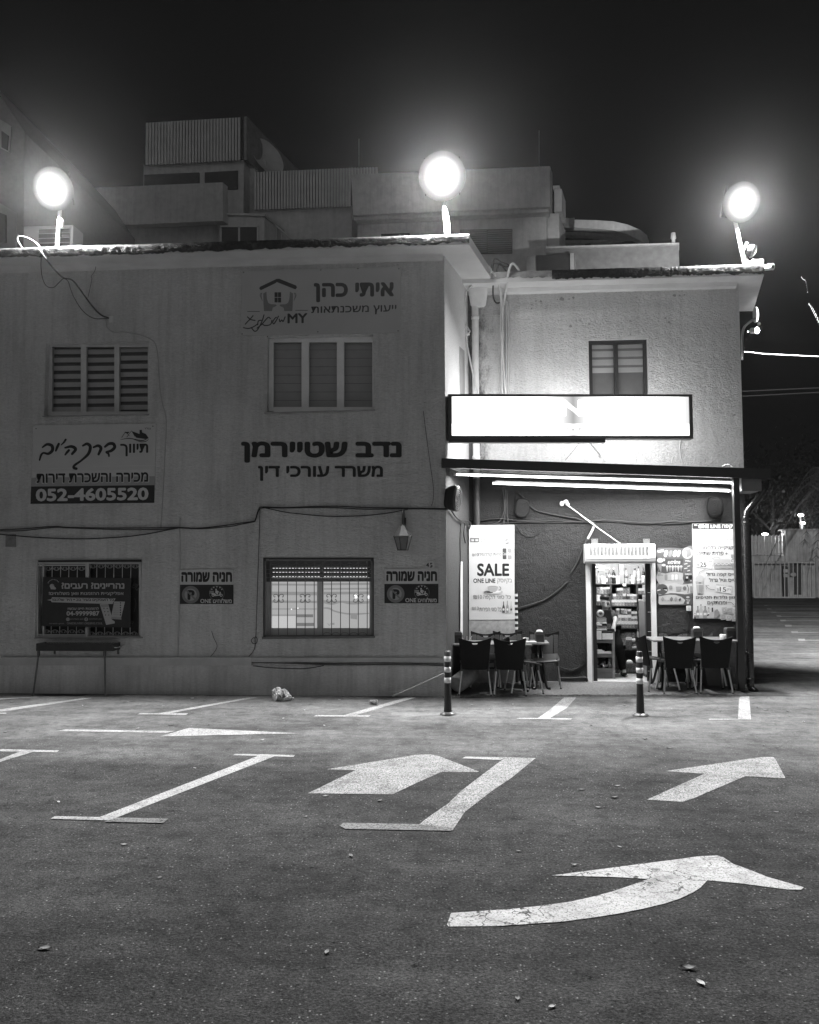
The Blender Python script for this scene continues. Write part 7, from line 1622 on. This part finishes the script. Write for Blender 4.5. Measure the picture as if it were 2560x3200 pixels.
# palm and dark trees over there
def palm(label, base, crown, R_, n=34, seed=4):
    t = thing('palm_tree', label, 'tree', base); rn = random.Random(seed)
    MB().tube(smooth_path([base, base.lerp(crown,.5)+Vector((.1,0,0)), crown],5), [.26]+[.2]*10, 8).build('trunk', M('palm trunk', .06, .9, .4, 12, .8, 20), t)
    for k in range(n):
        mb = MB(); a = rn.uniform(0,6.28); el = rn.uniform(-.5,1.2); L = R_*rn.uniform(.75,1.1); pts = []
        for i in range(9): f = i/8; pts.append(crown+Vector((math.cos(a)*math.cos(el)*L*f, math.sin(a)*math.cos(el)*L*f, math.sin(el)*L*f-1.0*L*f*f)))
        mb.tube(pts, [.03-.003*i for i in range(9)], 4)
        for i in range(1,9):
            for sub in (0,.5):
                p = pts[i-1].lerp(pts[i], sub); d = (pts[i]-pts[i-1]).normalized(); sd_ = d.cross(Vector((0,0,1))).normalized(); l_ = L*.22*(1-.6*(i/9))
                for s in (-1,1): e = p+sd_*s*l_+d*l_*.6-Vector((0,0,l_*.5)); mb.poly([p-d*.02, p+d*.03, e])
        mb.build('frond', M('palm leaf', .035, .5, .3, 5), t)
YP = YR-8
cr = PY(2600, 1500, YP); palm('dark palm tree leaning in from the right edge', Vector((cr.x,YP,0)), cr, 3.2)
def tree(label, base, h, r, seed):
    t = thing('leafy_tree', label, 'tree', base, 'dark trees beyond the far wall'); rn = random.Random(seed)
    tr_ = MB(); tr_.tube([base, base+Vector((.1,0,h*.5)), base+Vector((.2,0,h*.75))], [.25,.18,.08], 7)
    for k in range(6): a = rn.uniform(0,6.28); tr_.tube([base+Vector((.1,0,h*.45)), base+Vector((math.cos(a)*r*.6,math.sin(a)*r*.6,h*rn.uniform(.6,.85)))], [.1,.03], 5)
    tr_.build('trunk', M('bark', .015, .9, .3, 10), t); mb = MB()
    for k in range(900):
        u, v, w_ = rn.gauss(0,.42), rn.gauss(0,.42), rn.gauss(0,.36); p = base+Vector((u*r, v*r, h*.72+w_*h*.42)); s = rn.uniform(.1,.26); a = Vector((rn.uniform(-1,1),rn.uniform(-1,1),rn.uniform(-1,1))).normalized(); b_ = a.orthogonal().normalized(); mb.poly([p-a*s, p+b_*s*.5, p+a*s, p-b_*s*.5])
    mb.build('crown', M('night foliage', .012, .6, .4, 3), t)
for k, (x, d, h, r) in enumerate(((330,14,9,3.5),(640,16,10,4.5),(900,18,11,5))):
    p = PY(*zl(x,1000), YR+d); tree(('dark tree behind the picket fence','dark tree behind the distant lamps','dark tree at the right edge beyond the wall')[k], Vector((p.x,YR+d,0)), h, r, 30+k)
# overhead wires and festoon lights
def wire(label, pts, r, mat, Y): cable(label, [(zh, pts)], r, mat, lambda x, y, o: PY(x, y, Y+o), 0)
wire('bright overhead cable leaving the kiosk corner to the right', [(1095,806),(1170,812),(1270,824),(1440,832),(1725,846),(2100,862)], .009, M('overhead cable', .05, .5, .1), YB+2.5)
wire('upper of two faint overhead wires', [(1078,1138),(1400,1124),(1725,1110),(2100,1098)], .02, M('grey wire', .02, .5, .1), 30); wire('lower of two faint overhead wires', [(1082,1180),(1400,1164),(1725,1148),(2100,1134)], .02, M('grey wire', .02, .5, .1), 30)
BULB = EM('festoon bulb', 1, 1.6)
def festoon(label, pts, n, Y, rb, grp=None):
    P = smooth_path([PY(*zh(x,y), Y) for x, y in pts], 8); t = thing('string_light', label, 'light string', P[-1]); MB().tube(P, .012, 5).build('wire', WIRE, t)
    for i in range(n):
        p = P[int(i*(len(P)-1)/max(1,n-1))]; mb = MB(); mb.ball(p-Vector((0,0,rb)), rb*.7, rb*.7, rb*1.5, 6, 5); mb.build('bulb', BULB, t)
festoon('short glowing string of lights high at the right edge', [(1577,172),(1590,190),(1612,205),(1622,250),(1628,300)], 16, 26, .014)
festoon('row of tiny lights descending at the right edge', [(1640,398),(1680,450),(1725,540),(1780,640)], 14, 26, .022); festoon('second row of tiny lights below the first', [(1655,420),(1690,490),(1725,560),(1780,680)], 12, 26, .022)
# ================================================================== night air
mb = MB(); mb.box((-140,-60,-1),(180,240,24))
hz = mb.build('haze', None, None, kind='stuff')
mt = bpy.data.materials.new('night haze'); mt.use_nodes = True; t = mt.node_tree; t.nodes.clear()
pv = t.nodes.new('ShaderNodeVolumePrincipled'); pv.inputs['Density'].default_value = HAZE; pv.inputs['Color'].default_value = (.95,.95,.95,1); pv.inputs['Anisotropy'].default_value = .93
o = t.nodes.new('ShaderNodeOutputMaterial'); t.links.new(pv.outputs[0], o.inputs['Volume']); hz.data.materials.clear(); hz.data.materials.append(mt)
